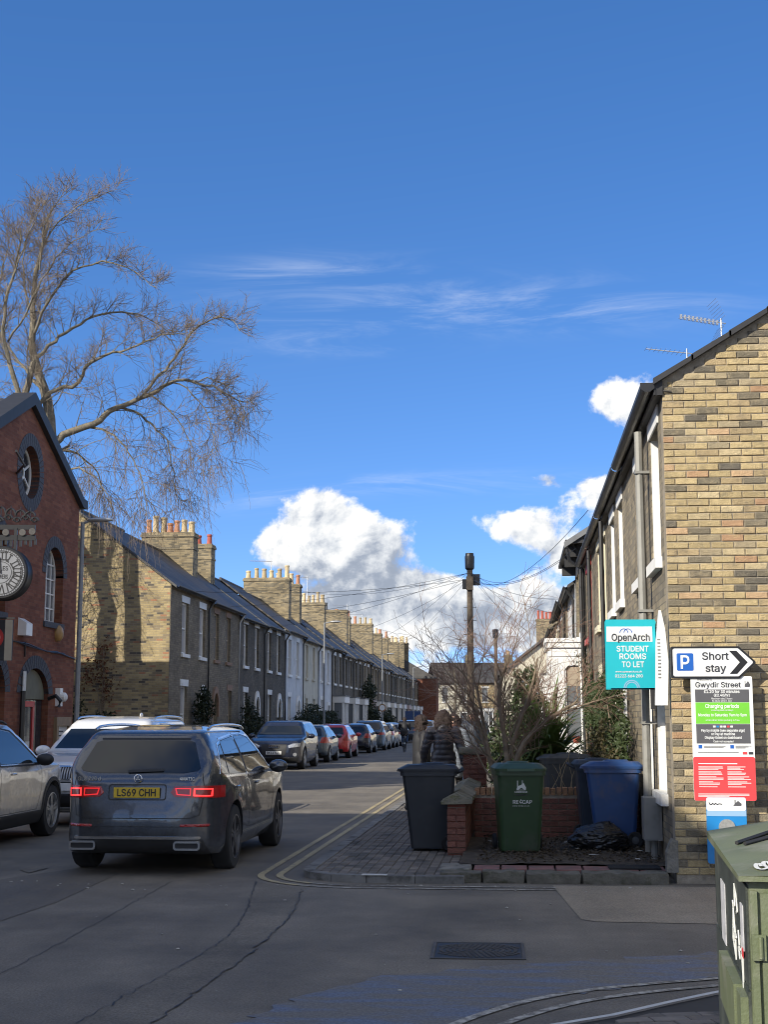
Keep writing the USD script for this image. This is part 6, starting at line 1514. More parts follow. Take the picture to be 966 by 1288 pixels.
def wheelie(label, loc, rotz, mtl, tilt=0.0, group='wheelie bins round the front garden'):
    t = thing('wheelie_bin', label, 'bin', loc, rotz, group)
    body = hull(rrect(.45, .47, .04, .03, .02), rrect(.46, .48, .05, .06, .02), rrect(.55, .66, .05, .95))
    body = body - hull(rrect(.40, .42, .04, .09, .02), rrect(.51, .62, .05, .97))
    for x in (-.16, .16): body = body - Manifold.cube([.012, .02, .8]).rotate([-5.4, 0, 0]).translate([x - .006, -.245, .08])
    body = body + (hull(rrect(.59, .70, .06, .905), rrect(.59, .70, .06, .955)) - hull(rrect(.51, .62, .05, .90), rrect(.51, .62, .05, .97)))
    body = body - hull([(-.2, .2, .05), (.2, .2, .05), (-.2, .4, .05), (.2, .4, .05)], [(-.2, .262, .2), (.2, .262, .2), (-.2, .4, .2), (.2, .4, .2)])
    obj('body', body, mtl, t, smooth=35)
    lid = hull(rrect(.61, .74, .07, .955), rrect(.615, .745, .07, .985), rrect(.52, .60, .10, 1.035, .03)) + hull(rrect(.30, .34, .08, 1.03, .04), rrect(.24, .28, .08, 1.058, .05)) + hull(rrect(.34, .05, .02, .955, -.375), rrect(.32, .03, .01, .985, -.37))
    lid = lid - hull(rrect(.20, .05, .02, 1.045, -.06), rrect(.22, .08, .02, 1.07, -.06))
    ld = obj('lid', lid, mtl, t, smooth=35)
    m = MB()
    for s in (-1, 1): m.tube([(s * .2, .33, .93), (s * .2, .41, .965), (s * .18, .425, .985)], .018, 6)
    m.tube([(-.22, .42, .98), (.22, .42, .98)], .017, 8); obj('handle', m, mtl, t, smooth=40)
    m = MB(); m.tube([(-.27, .25, .10), (.27, .25, .10)], .012, 6); obj('axle', m, 'galv', t)
    for s in (-1, 1):
        m = MB(); m.lathe([(.045, -.025), (.09, -.025), (.10, -.012), (.10, .012), (.09, .025), (.045, .025), (.04, .012), (0, .012)], (0, 0, 0), 20, 'x'); v, f = m.out(); w = obj('wheel', (v * [s, 1, 1] + [s * .27, .25, .10], f if s > 0 else f[:, ::-1]), 'rubber', t, smooth=40)
        m = MB(); m.lathe([(0, .014), (.04, .014), (.045, .022), (0, .026)], (0, 0, 0), 12, 'x'); v, f = m.out(); obj('hub', (v * [s, 1, 1] + [s * .27, .25, .10], f if s > 0 else f[:, ::-1]), 'bin_grey', w)
    return t


gbin = wheelie('green wheelie bin with white council print on its front', (-.01, 16.98, .10), .10, 'bin_green')
wheelie('near-black wheelie bin standing side-on on the block paved pavement', (-1.12, 17.62, .065), -math.pi / 2 + .06, 'bin_black')
wheelie('bright blue wheelie bin standing side-on against the house wall', (1.16, 17.86, .10), -math.pi / 2 - .03, 'bin_blue')
wheelie('slate blue wheelie bin half hidden behind the bright blue one', (1.06, 18.60, .10), math.pi / 2 + .03, 'bin_slate')
wheelie('grey wheelie bin beyond the low cross wall among dry stems', (.66, 20.75, .12), -math.pi / 2 + .1, 'bin_grey')


def on_bin(v, f, zc):      # lettering laid on the sloping front of the green bin
    y = -.238 - (v[:, 1] + zc - .05) * .0955; return np.column_stack([v[:, 0], y - .004 - v[:, 2], v[:, 1] + zc]), f


obj('printed_word', on_bin(*letters('RE', .045, True, .002), .585) if False else (lambda q: (q[0] + [-.062, 0, 0], q[1]))(on_bin(*letters('RE', .042, True, .002), .60)), 'print_white', gbin)
obj('printed_word', (lambda q: (q[0] + [.072, 0, 0], q[1]))(on_bin(*letters('CAP', .042, True, .002), .60)), 'print_white', gbin)
m = MB(); m.poly(Point(0, 0).buffer(.017).union(Polygon([(-.014, .009), (.0, .034), (.014, .009)])).difference(Point(.004, .004).buffer(.011)), 0, .002, lambda a, b, d: (a, b, d)); obj('printed_drop', on_bin(*m.out(), .60), 'print_white', gbin)
m = MB(); m.poly(unary_union([Polygon([(-.05, 0), (.055, 0), (.06, .03), (.03, .085), (.0, .06), (-.028, .05), (-.05, .02)]), sbox(-.045, 0, -.035, .11), sbox(.012, .05, .02, .115)]).difference(Polygon([(-.03, .005), (.04, .005), (.005, .03)])), 0, .002, lambda a, b, d: (a, b, d)); obj('printed_emblem', on_bin(*m.out(), .735), 'print_white', gbin)
obj('printed_word', on_bin(*letters('CAMBRIDGE', .018, True, .002, fit=.15), .715), 'print_white', gbin); obj('printed_word', on_bin(*letters('www.recap.co.uk', .013, False, .002, fit=.2), .555), 'print_white', gbin)
m = MB()
for k in range(2): m.box(-.075, .075, 0, .012, 0, .002); 
v, f = m.out(); obj('printed_rule', on_bin(np.column_stack([v[:, 0], v[:, 1], v[:, 2]]), f, .675), 'bin_grey', gbin)
# rubbish bag
plain('bin_liner', (0.012, 0.012, 0.013), 0.28, var=.2)
t = trimesh.creation.icosphere(5, 1.0); v = np.array(t.vertices); d = v.copy()
r = 1 + .34 * (meshkit.fbm(d * 2.2 + 3, 4) - .5) + .16 * np.abs(meshkit.fbm(d * 6 + 9, 3) - .5); v = d * r[:, None] * [.36, .24, .17]; v[:, 2] = np.maximum(v[:, 2] + .12, .004) + .05 * np.exp(-((d[:, 0] - .25) ** 2 + d[:, 1] ** 2) * 6) * (d[:, 2] > 0)
bag = thing('rubbish_bag', 'slumped black rubbish bag on the soil in front of the blue bin', 'rubbish bag', (.95, 17.32, .10)); obj('bag', (v, np.array(t.faces)), 'bin_liner', bag, smooth=30)
m = MB(); m.tube([(.08, 0, .25), (.1, -.01, .30), (.14, -.02, .33)], [.02, .012, .03], 7); obj('knot', m, 'bin_liner', bag)
g = np.random.default_rng(23); m = MB()
for k in range(16):
    x, y = g.uniform(-.4, 1.4), g.uniform(15.9, 18.8); q = g.uniform(.02, .06); a = g.uniform(0, 6); c, s_ = math.cos(a), math.sin(a)
    p = np.array([(-q, -q * .5), (q, -q * .4), (q * .8, q * .5), (-q * .7, q * .45)]); m.add([(x + c * u - s_ * w, y + s_ * u + c * w, .135 + .012 * (k % 3)) for u, w in p], [(0, 1, 2, 3)])
obj('litter_scraps', m, 'paper', kind='stuff', label='small pale scraps of litter on the garden soil', cat='litter')
# meter box and soil pipe on the street wall
mb_ = thing('meter_box', 'grey weathered meter box low on the house wall by the downpipe', 'meter box', (1.49, 16.3, .55))
m = MB(); m.mesh(trimesh.creation.box([.20, .30, .47])); obj('case', m, 'grey_plastic', mb_); m = MB(); m.box(-.095, .065, -.156, -.151, -.22, .22); obj('door', m, 'grey_plastic', mb_); m = MB(); m.tube([(.02, 0, -.235), (.02, 0, -.46)], .04, 8); obj('conduit', m, 'grey_plastic', mb_)
wp = thing('white_soil_pipe', 'white pipe boxed beside the grey downpipe under the letting board', 'pipe', (1.52, 16.95, 0)); m = MB(); m.box(-.045, .06, -.05, .05, .75, 2.1); m.tube([(0, 0, .8), (-.03, -.05, .72), (.02, -.08, .55)], .05, 8); obj('casing', m, 'white_plastic', wp)

# ------------------------------------------------------------------ boards and signs on the corner house
plain('teal', (0.012, 0.42, 0.50), 0.45, var=.03)
plain('sign_white', (0.72, 0.73, 0.72), 0.4, var=.04, dirt=(0.62, 0.62, 0.60), dscale=3)
plain('sign_blue', (0.010, 0.10, 0.42), 0.4, var=.04)
plain('sign_cyan', (0.012, 0.20, 0.50), 0.4, var=.04)
plain('sign_pale_blue', (0.26, 0.42, 0.60), 0.4, var=.04)
plain('sign_black', (0.012, 0.012, 0.013), 0.4, var=.1)
plain('sign_grey', (0.085, 0.085, 0.092), 0.5, var=.05)
plain('sign_green', (0.15, 0.50, 0.035), 0.5, var=.05)
plain('sign_red', (0.66, 0.052, 0.058), 0.5, var=.05)
plain('ink', (0.035, 0.037, 0.045), 0.5)
plain('steel_disc', (0.36, 0.36, 0.34), 0.45, .5, var=.25, scale=30)
SF = lambda a, b, d: (a, -d, b)


def word(par, s, h, x, z, mtl, y=-.006, bold=True, fit=None, name='lettering', rot=0):
    v, f = letters(s, h, bold, .0025, fit); return obj(name, (np.column_stack([v[:, 0] + x, y - v[:, 2], v[:, 1] + z]), f), mtl, par)


def slab(name, par, pg, d0, d1, mtl, kind=None):
    m = MB(); m.poly(pg, d0, d1, SF); return obj(name, m, mtl, par, kind=kind)


ob = thing('letting_board', 'teal and white student letting board fixed to the house front', 'letting board', P(793.5, 822, 16.0), rotz=.06)
slab('board', ob, sbox(-.28, -.385, .28, .385), 0, .012, 'teal'); slab('back_board', ob, sbox(-.28, -.40, .30, .37), -.07, -.058, 'teal'); slab('white_band', ob, sbox(-.272, .135, .245, .305), .0125, .015, 'sign_white')
m = MB(); m.box(.215, .26, .013, .057, -.62, .36); obj('post', m, 'black_board', ob)
m = MB(); m.box(.26, .52, .02, .05, -.1, -.05); m.box(.26, .5, .02, .05, .25, .3); obj('wall_bracket', m, 'black_board', ob)
word(ob, 'OpenArch', .075, 0, .185, 'ink', -.016, True, .43)
arc = unary_union([LineString([(x + .045 * math.cos(a), .235 + .045 * math.sin(a) + .0) for a in np.linspace(0.1, math.pi - .1, 12)]).buffer(.004) for x in (-.075, -.03)]); slab('arch_emblem', ob, arc, .0155, .018, 'sign_blue')
for s, z, w in (('STUDENT', .055, .36), ('ROOMS', -.03, .30), ('TO LET', -.12, .25)): word(ob, s, .062, 0.02, z, 'sign_white', -.013, True, w)
word(ob, 'www.openarch.co.uk', .02, -.03, -.20, 'sign_white', -.013, True, .30); word(ob, '01223 664 200', .032, -.03, -.25, 'sign_white', -.013, True, .31)
for k, rr_ in enumerate((.085, .065)): slab('arch_mark', ob, LineString([(rr_ * math.cos(a) - .0, -.385 + rr_ * math.sin(a)) for a in np.linspace(0.0, math.pi, 16)]).buffer(.006).intersection(sbox(-.28, -.384, .28, .3)), .0125, .014, 'sign_pale_blue')
wb_ = thing('white_board', 'narrow white tapered board standing edge-on at the house corner', 'board', (1.50, 14.86, 2.26))
slab('panel', wb_, Polygon([(-.075, -.46), (.055, -.46), (.075, .0), (.05, .33), (.012, .53), (-.012, .53), (-.05, .2)]), -.03, .0, 'white_plastic')
for k in range(12): slab('slot', wb_, sbox(-.035, -.18 + k * .036, -.005, -.165 + k * .036), .001, .004, 'grey_plastic')
SY = 14.73
ss = thing('direction_sign', 'white arrow-ended sign reading Short stay with a blue P', 'sign', P(897, 833, SY), rotz=-.0)
q0 = P(897, 833, SY)
W2, H2 = .435, .165
arrow = lambda e: Polygon([(-W2 + e, -H2 + e), (.26 - e * .4, -H2 + e), (W2 - e * 1.35, .0), (.26 - e * .4, H2 - e), (-W2 + e, H2 - e)]).buffer(-.02).buffer(.02)
for nm, e, a, b, mt in (('back_plate', 0, 0, .03, 'sign_black'), ('face', .022, .0305, .033, 'sign_white')): slab(nm, ss, arrow(e), a, b, mt)
slab('parking_square', ss, rr(-.375, -.205, -.085, .095, .015), .0335, .036, 'sign_blue'); word(ss, 'P', .135, -.29, .004, 'sign_white', -.0365, True, .09)
word(ss, 'Short', .075, 0.02, .065, 'ink', -.0335, True, .27); word(ss, 'stay', .075, .02, -.058, 'ink', -.0335, True, .21)
slab('chevron', ss, Polygon([(.16, .118), (.235, .118), (.345, .0), (.235, -.118), (.16, -.118), (.265, 0)]), .0335, .036, 'sign_black')
m = MB()
for x in (-.25, .15): m.box(x - .02, x + .02, 0, .16, -.1, .1)
obj('stand_off', m, 'galv', ss)
for v_, f_ in (): pass
g0 = P(909.5, 928, SY); gs = thing('tariff_sign', 'tall parking tariff panel headed Gwydir Street, red at its foot', 'sign', g0)
hw, hh = .312, .63
slab('panel', gs, rr(-hw, hw, -hh, hh, .02), 0, .015, 'sign_white'); slab('red_block', gs, rr(-hw + .001, hw - .001, -hh + .001, -.19, .02), .0155, .017, 'sign_red')
word(gs, 'Welcome to', .022, -.17, .598, 'sign_grey', -.0155, False, .15); word(gs, 'Gwydir Street', .052, -.035, .543, 'ink', -.0155, True, .46)
slab('emblem', gs, unary_union([Polygon([(.235, .52), (.285, .52), (.29, .545), (.27, .58), (.25, .555), (.235, .54)]), sbox(.237, .52, .243, .585)]), .0155, .017, 'sign_grey')
slab('grey_block', gs, sbox(-.27, .365, .275, .495), .0155, .0165, 'sign_grey'); slab('green_block', gs, sbox(-.27, .145, .275, .362), .0155, .0165, 'sign_green'); slab('grey_block', gs, sbox(-.27, -.055, .275, .142), .0155, .0165, 'sign_grey')
for s, h, z, w, b in (('£1.20 for 30 minutes', .030, .473, .36, True), ('(£2.40/hr)', .026, .436, .16, True), ('Maximum stay 2 hours', .018, .402, .21, False), ('No return within 1 hour', .018, .378, .20, False), ('Charging periods', .038, .325, .34, True), ('including Bank Holidays', .016, .283, .22, False), ('Monday to Saturday 9am to 5pm', .027, .235, .49, True),
                     ('at all other times parking is free', .016, .182, .34, False), ('Pay by mobile (see separate sign)', .026, .078, .44, True), ('or Pay at machine', .026, .043, .24, True), ('Display ticket on dashboard', .026, .006, .37, True), ('Cash not accepted', .018, -.033, .20, True)): word(gs, s, h, .0, z, 'sign_white', -.0165, b, w)
for k, mt in enumerate(('sign_white', 'sign_cyan', 'sign_white', 'sign_white', 'sign_red', 'sign_white')): slab('card_symbol', gs, sbox(-.10 + k * .035, .108, -.074 + k * .035, .126), .017, .018, mt)
for x in (-.235, .085): slab('blue_symbol', gs, sbox(x - .018, -.105, x + .018, -.07), .0155, .017, 'sign_blue')
L_ = []
for x0, x1, z in [(-.2, .02, -.082), (-.2, -.0, -.094), (.12, .28, -.08), (.12, .25, -.09), (.12, .22, -.10), (-.26, .15, -.145)]: L_.append(sbox(x0, z - .003, x1, z + .003))
slab('small_print', gs, unary_union(L_), .0155, .0165, 'sign_grey', kind='stuff'); L_ = [sbox(-.26, -.262, .13, -.252)]
g = np.random.default_rng(4)
for k in range(17):
    if k % 4 == 3: continue
    z = -.29 - k * .0125; L_.append(sbox(-.26, z - .003, -.26 + g.uniform(.12, .25), z + .003)); L_.append(sbox(.03, z - .003, .03 + g.uniform(.12, .24), z + .003))
for k in range(3): L_.append(sbox(-.27, -.565 - k * .013, .24 - .2 * (k == 2), -.559 - k * .013))
slab('small_print', gs, unary_union(L_), .0175, .0185, 'sign_white', kind='stuff')
slab('small_logo', gs, sbox(.19, -.165, .235, -.14), .0155, .017, 'sign_red'); slab('small_logo', gs, sbox(.25, -.165, .295, -.14), .0155, .017, 'ink')
m = MB(); m.box(-.25, -.21, 0, .16, -.5, .5); m.box(.21, .25, 0, .16, -.5, .5); obj('stand_off', m, 'galv', gs)
b0 = P(914, 1040, SY); bs = thing('blue_sign', 'blue pay point panel with a round metal disc below the tariff sign', 'sign', b0)
slab('panel', bs, rr(-.2, .2, -.36, .30, .025), 0, .02, 'sign_cyan'); slab('white_head', bs, rr(-.198, .198, .165, .298, .02), .0205, .022, 'sign_white'); slab('pale_band', bs, sbox(-.198, .112, .198, .166), .0205, .0215, 'sign_pale_blue')
slab('disc', bs, Point(.0, .0).buffer(.082, 24), .0205, .035, 'steel_disc'); word(bs, 'Wel', .036, -.115, -.115, 'sign_white', -.0205, True, .09)
slab('scribble', bs, LineString([(-.17, .245), (-.16, .225), (-.145, .228), (-.135, .24), (-.12, .226), (-.105, .24), (-.09, .226), (-.07, .235), (-.045, .23)]).buffer(.0045), .0225, .024, 'ink'); slab('emblem', bs, unary_union([Polygon([(.07, .215), (.15, .215), (.155, .235), (.12, .265), (.09, .24)]), sbox(.085, .215, .095, .275)]), .0225, .024, 'sign_grey')
m = MB(); m.box(-.15, -.11, 0, .16, -.3, .25); m.box(.11, .15, 0, .16, -.3, .25); obj('stand_off', m, 'galv', bs)

# green street cabinet close by on the near pavement
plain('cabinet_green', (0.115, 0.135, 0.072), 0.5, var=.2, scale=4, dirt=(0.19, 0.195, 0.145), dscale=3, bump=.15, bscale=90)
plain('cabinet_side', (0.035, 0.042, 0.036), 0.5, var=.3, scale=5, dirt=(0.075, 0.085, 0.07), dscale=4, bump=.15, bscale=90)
plain('poster', (0.42, 0.42, 0.44), 0.8, var=.4, scale=20)
A0, B0 = P(940, 1100, 3.86), G(899, 1058, 1.22)
cbn = own('street_cabinet', 'olive green utility cabinet with graffiti and peeling posters at the near right', 'utility cabinet', (A0[0], A0[1], 0))
sd = np.array([B0[0] - A0[0], B0[1] - A0[1]]); SL = np.linalg.norm(sd); sd /= SL; fx = np.array([sd[1], -sd[0]])
cp = lambda a, b, z: np.stack(np.broadcast_arrays(fx[0] * a + sd[0] * b, fx[1] * a + sd[1] * b, z + 0 * a), -1)      # a: along the front, b: back, z: up


def cbox(name, a0, a1, b0, b1, z0, z1, mtl, par=None, dz=0.0):
    v = np.array([cp(np.float64(a), np.float64(b), z + (dz * b / SL if z == z1 else 0)) for z in (z0, z1) for a, b in ((a0, b0), (a1, b0), (a1, b1), (a0, b1))]); return obj(name, MB().add(v, [(0, 3, 2, 1), (4, 5, 6, 7), (0, 1, 5, 4), (1, 2, 6, 5), (2, 3, 7, 6), (3, 0, 4, 7)]), mtl, par or cbn)


ZT = A0[2]
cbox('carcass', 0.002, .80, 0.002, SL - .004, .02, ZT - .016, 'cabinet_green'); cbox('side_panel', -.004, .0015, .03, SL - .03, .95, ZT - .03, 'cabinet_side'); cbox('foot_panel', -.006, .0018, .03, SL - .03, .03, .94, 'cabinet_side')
v = np.array([cp(np.float64(a), np.float64(b), z) for a, b, z in ((-.025, -.03, ZT - .014), (.84, -.03, ZT - .014), (.84, SL + .02, ZT - .014), (-.025, SL + .02, ZT - .014), (-.025, -.03, ZT), (.84, -.03, ZT), (.84, SL + .02, ZT + .10), (-.025, SL + .02, ZT + .012), (.40, -.03, ZT + .01), (.40, SL + .02, ZT + .085))])
obj('lid', MB().add(v, [(0, 3, 2, 1), (4, 8, 9, 7), (8, 5, 6, 9), (0, 1, 5, 4), (1, 2, 6, 5), (2, 3, 7, 6), (3, 0, 4, 7)]), 'cabinet_green', cbn)
cbox('door', .030, .79, -.012, .0015, .06, ZT - .045, 'cabinet_green'); cbox('frame_post', 0.004, .022, -.009, .0018, .04, ZT - .04, 'cabinet_green')
hg = cbox('hinge', .004, .040, -.022, -.0125, ZT - .215, ZT - .15, 'cabinet_green'); m = MB(); m.tube(cp(np.full(2, .026), np.full(2, -.024), np.array([ZT - .21, ZT - .155])), .006, 8); obj('pin', m, 'cabinet_green', hg)
cbox('lock_box', -.032, -.005, .20, .78, .785, .93, 'cabinet_green'); cbox('lock_cover', -.026, -.0055, .04, .18, .79, .925, 'cabinet_green')
cbox('poster', -.0075, -.0045, .80, .98, .94, 1.13, 'poster'); cbox('sticker', -.0075, -.0045, .12, .20, 1.03, 1.15, 'poster'); cbox('sticker', -.0085, -.0078, .12, .17, 1.01, 1.035, 'sign_red')
g = np.random.default_rng(8)
for k in range(5):
    b, z = g.uniform(.2, .75), g.uniform(.97, 1.12); pts = [(b + g.normal(0, .03), z + g.normal(0, .04)) for _ in range(5)]; m = MB()
    m.poly(LineString(pts).buffer(.004), -.0078, -.0045, lambda a_, b_, d_: tuple(np.moveaxis(cp(d_ + 0 * a_, a_ + 0 * d_, b_ + 0 * d_), -1, 0)) if np.ndim(a_) else tuple(cp(np.float64(d_), np.float64(a_), np.float64(b_)))); obj('paint_mark', m, 'print_white', cbn)
def zl(a, b):
    s, t = (a + .025) / .425, (b + .03) / (SL + .05); s2, t2 = np.clip((a - .4) / .44, 0, 1), t
    return ZT + .005 + np.where(a > .4, .01 + .075 * t + (-.01 + .025 * t) * s2, np.where(s >= t, .01 * s + .075 * t, .012 * t + .073 * s))


for k in range(7):
    n = 14; a = .03 + k * .026 + .016 * np.cos(np.linspace(0, 5 + k, n)) + np.linspace(0, .03, n); b = .10 + .035 * k + .05 * np.sin(np.linspace(0, 6 + k, n)); m = MB()
    w = .006; d = np.gradient(np.stack([a, b], 1), axis=0); d /= np.linalg.norm(d, axis=1, keepdims=True); l, r_ = np.stack([a - d[:, 1] * w, b + d[:, 0] * w], 1), np.stack([a + d[:, 1] * w, b - d[:, 0] * w], 1)
    v = np.vstack([cp(l[:, 0], l[:, 1], zl(l[:, 0], l[:, 1])), cp(r_[:, 0], r_[:, 1], zl(r_[:, 0], r_[:, 1]))]); i = np.arange(n - 1); m.add(v, np.stack([i, n + i, n + i + 1, i + 1], 1)); obj('graffiti_stroke', m, 'print_white', cbn)
m = MB()
for l0, l1 in (((.03, .72), (.15, .90)), ((.15, .90), (.18, .80)), ((.05, .66), (.17, .78))):
    q = np.linspace(0, 1, 6)[:, None]; p = np.array(l0) * (1 - q) + np.array(l1) * q; m.tube(cp(p[:, 0], p[:, 1], zl(p[:, 0], p[:, 1]) + .002), .007, 5)
obj('lid_handle', m, 'black_board', cbn)

# ------------------------------------------------------------------ poles, lamps, wires, aerials
plain('pole_wood', (0.115, 0.09, 0.065), 0.9, var=.35, scale=6, bump=.5, bscale=40)
plain('lamp_post_grey', (0.22, 0.23, 0.24), 0.5, .3, var=.15)
tp = own('telegraph_pole', 'wooden telegraph pole with black cap and junction boxes on the right pavement', 'telegraph pole', (-1.9, 57, 0))
m = MB(); m.tube([(0, 0, 0), (0, 0, 4), (0, 0, 7.75)], [.15, .135, .115], 12); obj('pole', m, 'pole_wood', tp, smooth=40)
m = MB().lathe([(0, 7.72), (.12, 7.72), (.19, 7.80), (.2, 8.28), (.17, 8.34), (.17, 8.42), (0, 8.42)], (0, 0, 0), 14); obj('cap', m, 'black_plastic', tp, smooth=35)
m = MB(); m.box(-.30, -.12, -.08, .08, 6.95, 7.35); obj('junction_box', m, 'black_plastic', tp); m = MB(); m.box(-.14, .14, -.22, -.11, 6.9, 7.45); obj('junction_box', m, 'pole_wood', tp); m = MB(); m.box(.12, .42, -.1, .1, 7.1, 7.55); obj('junction_box', m, 'black_plastic', tp)
m = MB()
for k in range(7): m.tube([(-.26 + .0, 0, 6.2 - k * .55), (.26, 0, 6.2 - k * .55)], .012, 5)
obj('step_irons', m, 'cast_iron', tp, kind='stuff')
tp2 = own('telegraph_pole', 'second thinner pole further down behind the bare shrub', 'telegraph pole', (-1.5, 98, 0)); m = MB(); m.tube([(0, 0, 0), (0, 0, 7.6)], [.15, .12], 10); obj('pole', m, 'pole_wood', tp2, smooth=40); m = MB().lathe([(0, 7.3), (.2, 7.3), (.22, 7.9), (0, 7.95)], (0, 0, 0), 10); obj('cap', m, 'black_plastic', tp2)
ends = [(-11.8, 50, 6.3), (-11.8, 56, 6.2), (-11.8, 62, 6.2), (-11.8, 68, 6.2), (-11.8, 80, 6.2), (-11.8, 92, 6.2), (-11.8, 104, 6.2), (-13.8, 84, 9.6), (1.3, 24.8, 5.35), (1.3, 30.5, 5.35), (1.3, 36, 5.8), (1.3, 44, 5.4), (1.3, 50, 5.4), (1.3, 62, 5.4), (1.3, 68, 5.4), (1.3, 74, 5.4), (-1.5, 98, 7.6)]
WIRE = ['the grey brick end house', 'the house with tan trims', 'the third house on the left', 'the dark brick house beside the white one', 'the cream rendered house', 'the second house past the cream one', 'the fourth house past the cream one', 'the big chimney above the white house', 'the third house of the right terrace', 'the red-trimmed house on the right', 'the taller house with the white bay', 'the white painted house on the right', 'the brick house after the white painted one', 'the fourth plain house on the right', 'the fifth plain house on the right', 'the last right side house', 'the second thinner pole']
for i, e_ in enumerate(ends):
    a = np.array([-1.9 + (.1 if e_[0] > 0 else -.1), 57, 7.6 if i % 2 else 7.35]); e_ = np.array(e_, float); q = np.linspace(0, 1, 14)[:, None]; p = a * (1 - q) + e_ * q; p[:, 2] -= .035 * np.linalg.norm(e_ - a) * 4 * (q * (1 - q))[:, 0] * .6
    m = MB(); m.tube(p, .0075, 4); o = obj('telephone_wire', m, 'black_plastic', label='thin telephone wire from the wooden pole to ' + WIRE[i], cat='wire', group='telephone wires fanning out from the pole')


def lamp_post(x, y, h, lab, arm=.5, mtl='lamp_post_grey'):
    t = own('street_lamp', lab, 'street lamp', (x, y, .1)); m = MB(); m.tube([(0, 0, 0), (0, 0, 1.2), (0, 0, 1.25), (0, 0, h)], [.085, .085, .055, .045], 10); obj('post', m, mtl, t, smooth=40)
    m = MB(); m.tube([(0, 0, h - .03), (arm * .5, 0, h + .02), (arm, 0, h + .04)], .028, 8); obj('arm', m, mtl, t)
    m = MB(); e = trimesh.creation.icosphere(2, 1.0); e.apply_scale([.30, .13, .055]); e.apply_translation([arm + .12, 0, h + .05]); m.mesh(e); obj('lantern', m, 'galv', t, smooth=50); return t


lamp_post(-9.72, 30.3, 5.95, 'grey street lamp standing at the corner of the brewery', .28)
lamp_post(-9.7, 69.9, 6.4, 'street lamp rising in front of the pale rendered house', .45)
l3 = lamp_post(-9.7, 100.4, 6.2, 'street lamp with a small round sign halfway down the left side', .45)
m = MB().lathe([(0, -.02), (.28, -.02), (.28, .02), (0, .02)], (0, -.1, 2.4), 16, 'y'); obj('round_sign', m, 'brick_orange', l3); m = MB().lathe([(0, -.02), (.20, -.02), (.20, -.005), (0, -.005)], (0, -.112, 2.4), 16, 'y'); obj('sign_face', m, 'sign_white', l3)
lamp_post(-9.7, 130.6, 6.4, 'farthest street lamp, near the end of the left-hand row', .45)
hb = own('hoarding', 'small blue board standing against the far house fronts', 'board', (-10.6, 140, .1)); m = MB(); m.box(-.9, .9, -.04, .04, .6, 2.4); obj('board', m, 'bin_blue', hb); m = MB(); m.box(-.8, -.72, .04, .1, 0, 2.3); m.box(.72, .8, .04, .1, 0, 2.3); obj('leg', m, 'pole_wood', hb)


def aerial(loc, lab, L=.9, n=9, rot=0.0, mast=.8, grid=False, h=0.0, r=.008, tilt=0.0):
    t = own('tv_aerial', lab, 'aerial', loc, rotz=rot); m = MB(); m.tube([(0, 0, -mast), (0, 0, .06)], r * 1.9, 6); obj('mast', m, 'galv', t)
    m = MB(); m.tube([(.06, 0, 0), (-L, 0, tilt)], r * 1.4, 5)
    for k in range(n):
        x = -L + (L - .05) * k / (n - 1); w = .09 + .05 * k / n; z = tilt * -x / L
        m.tube([(x, -w, z), (x, w, z)], r * .55, 4)
        if grid: m.box(x - .012, x + .012, -.012, .012, z - .03, z + .03)
    if grid:
        for s in (-1, 1):
            for k in range(7): q = .05 + k * .035; m.tube([(.02 - q * .5, -.18, s * q), (.02 - q * .5, .18, s * q)], r * .5, 4)
    obj('boom', m, 'aluminium', t); return t


p = P(907, 407, 16.8); aerial(p, 'grid-backed aerial higher on the right-hand roof', .50, 10, .18, .42, True, r=.005, tilt=.07)
p = P(864, 445, 16.8); aerial(p, 'plain rod aerial lower on the right-hand roof', .50, 9, .10, .36, r=.005, tilt=.06)
for (u, v, y, lab, L) in [(341, 706, 84, 'broad aerial on the big chimney above the white house', 1.3), (387, 726, 96, 'aerial on the second chimney beyond the white house', 1.1), (437, 761, 120, 'slender aerial over the middle chimneys', 1.3), (456, 773, 132, 'far aerial over the small chimneys', 1.3), (228, 668, 60, 'thin aerial among the pots of the nearest stack', .6)]:
    aerial(P(u, v, y), lab, L, 8, .3, 1.5, r=.016)

# ------------------------------------------------------------------ people
plain('skin', (0.50, 0.30, 0.22), 0.55, var=.08)
plain('hair_brown', (0.026, 0.014, 0.010), 0.6, var=.35, scale=60, bump=.8, bscale=120)
plain('hair_grey', (0.14, 0.12, 0.10), 0.6, var=.3, scale=60)
plain('puffer_dark', (0.045, 0.040, 0.042), 0.38, var=.15)
plain('coat_navy', (0.020, 0.028, 0.042), 0.6, var=.15)
plain('coat_black', (0.012, 0.012, 0.014), 0.7, var=.15)
plain('quilt_grey', (0.16, 0.18, 0.21), 0.6, var=.1)
plain('trouser_sage', (0.26, 0.31, 0.21), 0.85, var=.12)
plain('denim', (0.035, 0.075, 0.16), 0.85, var=.15)
plain('shoe', (0.03, 0.028, 0.026), 0.6)
plain('eye_dark', (0.02, 0.015, 0.012), 0.3)
plain('lip', (0.36, 0.13, 0.11), 0.5)


def limbs_mesh(bones, edge=.03, it=6):
    S_ = None
    for a, ra, b, rb_ in bones:
        h = Manifold.batch_hull([Manifold.sphere(ra, 14).translate(list(map(float, a))), Manifold.sphere(rb_, 14).translate(list(map(float, b)))]); S_ = h if S_ is None else S_ + h
    q = S_.refine_to_length(edge).to_mesh(); t = trimesh.Trimesh(q.vert_properties[:, :3], q.tri_verts); trimesh.smoothing.filter_taubin(t, lamb=.5, nu=-.35, iterations=it); return t


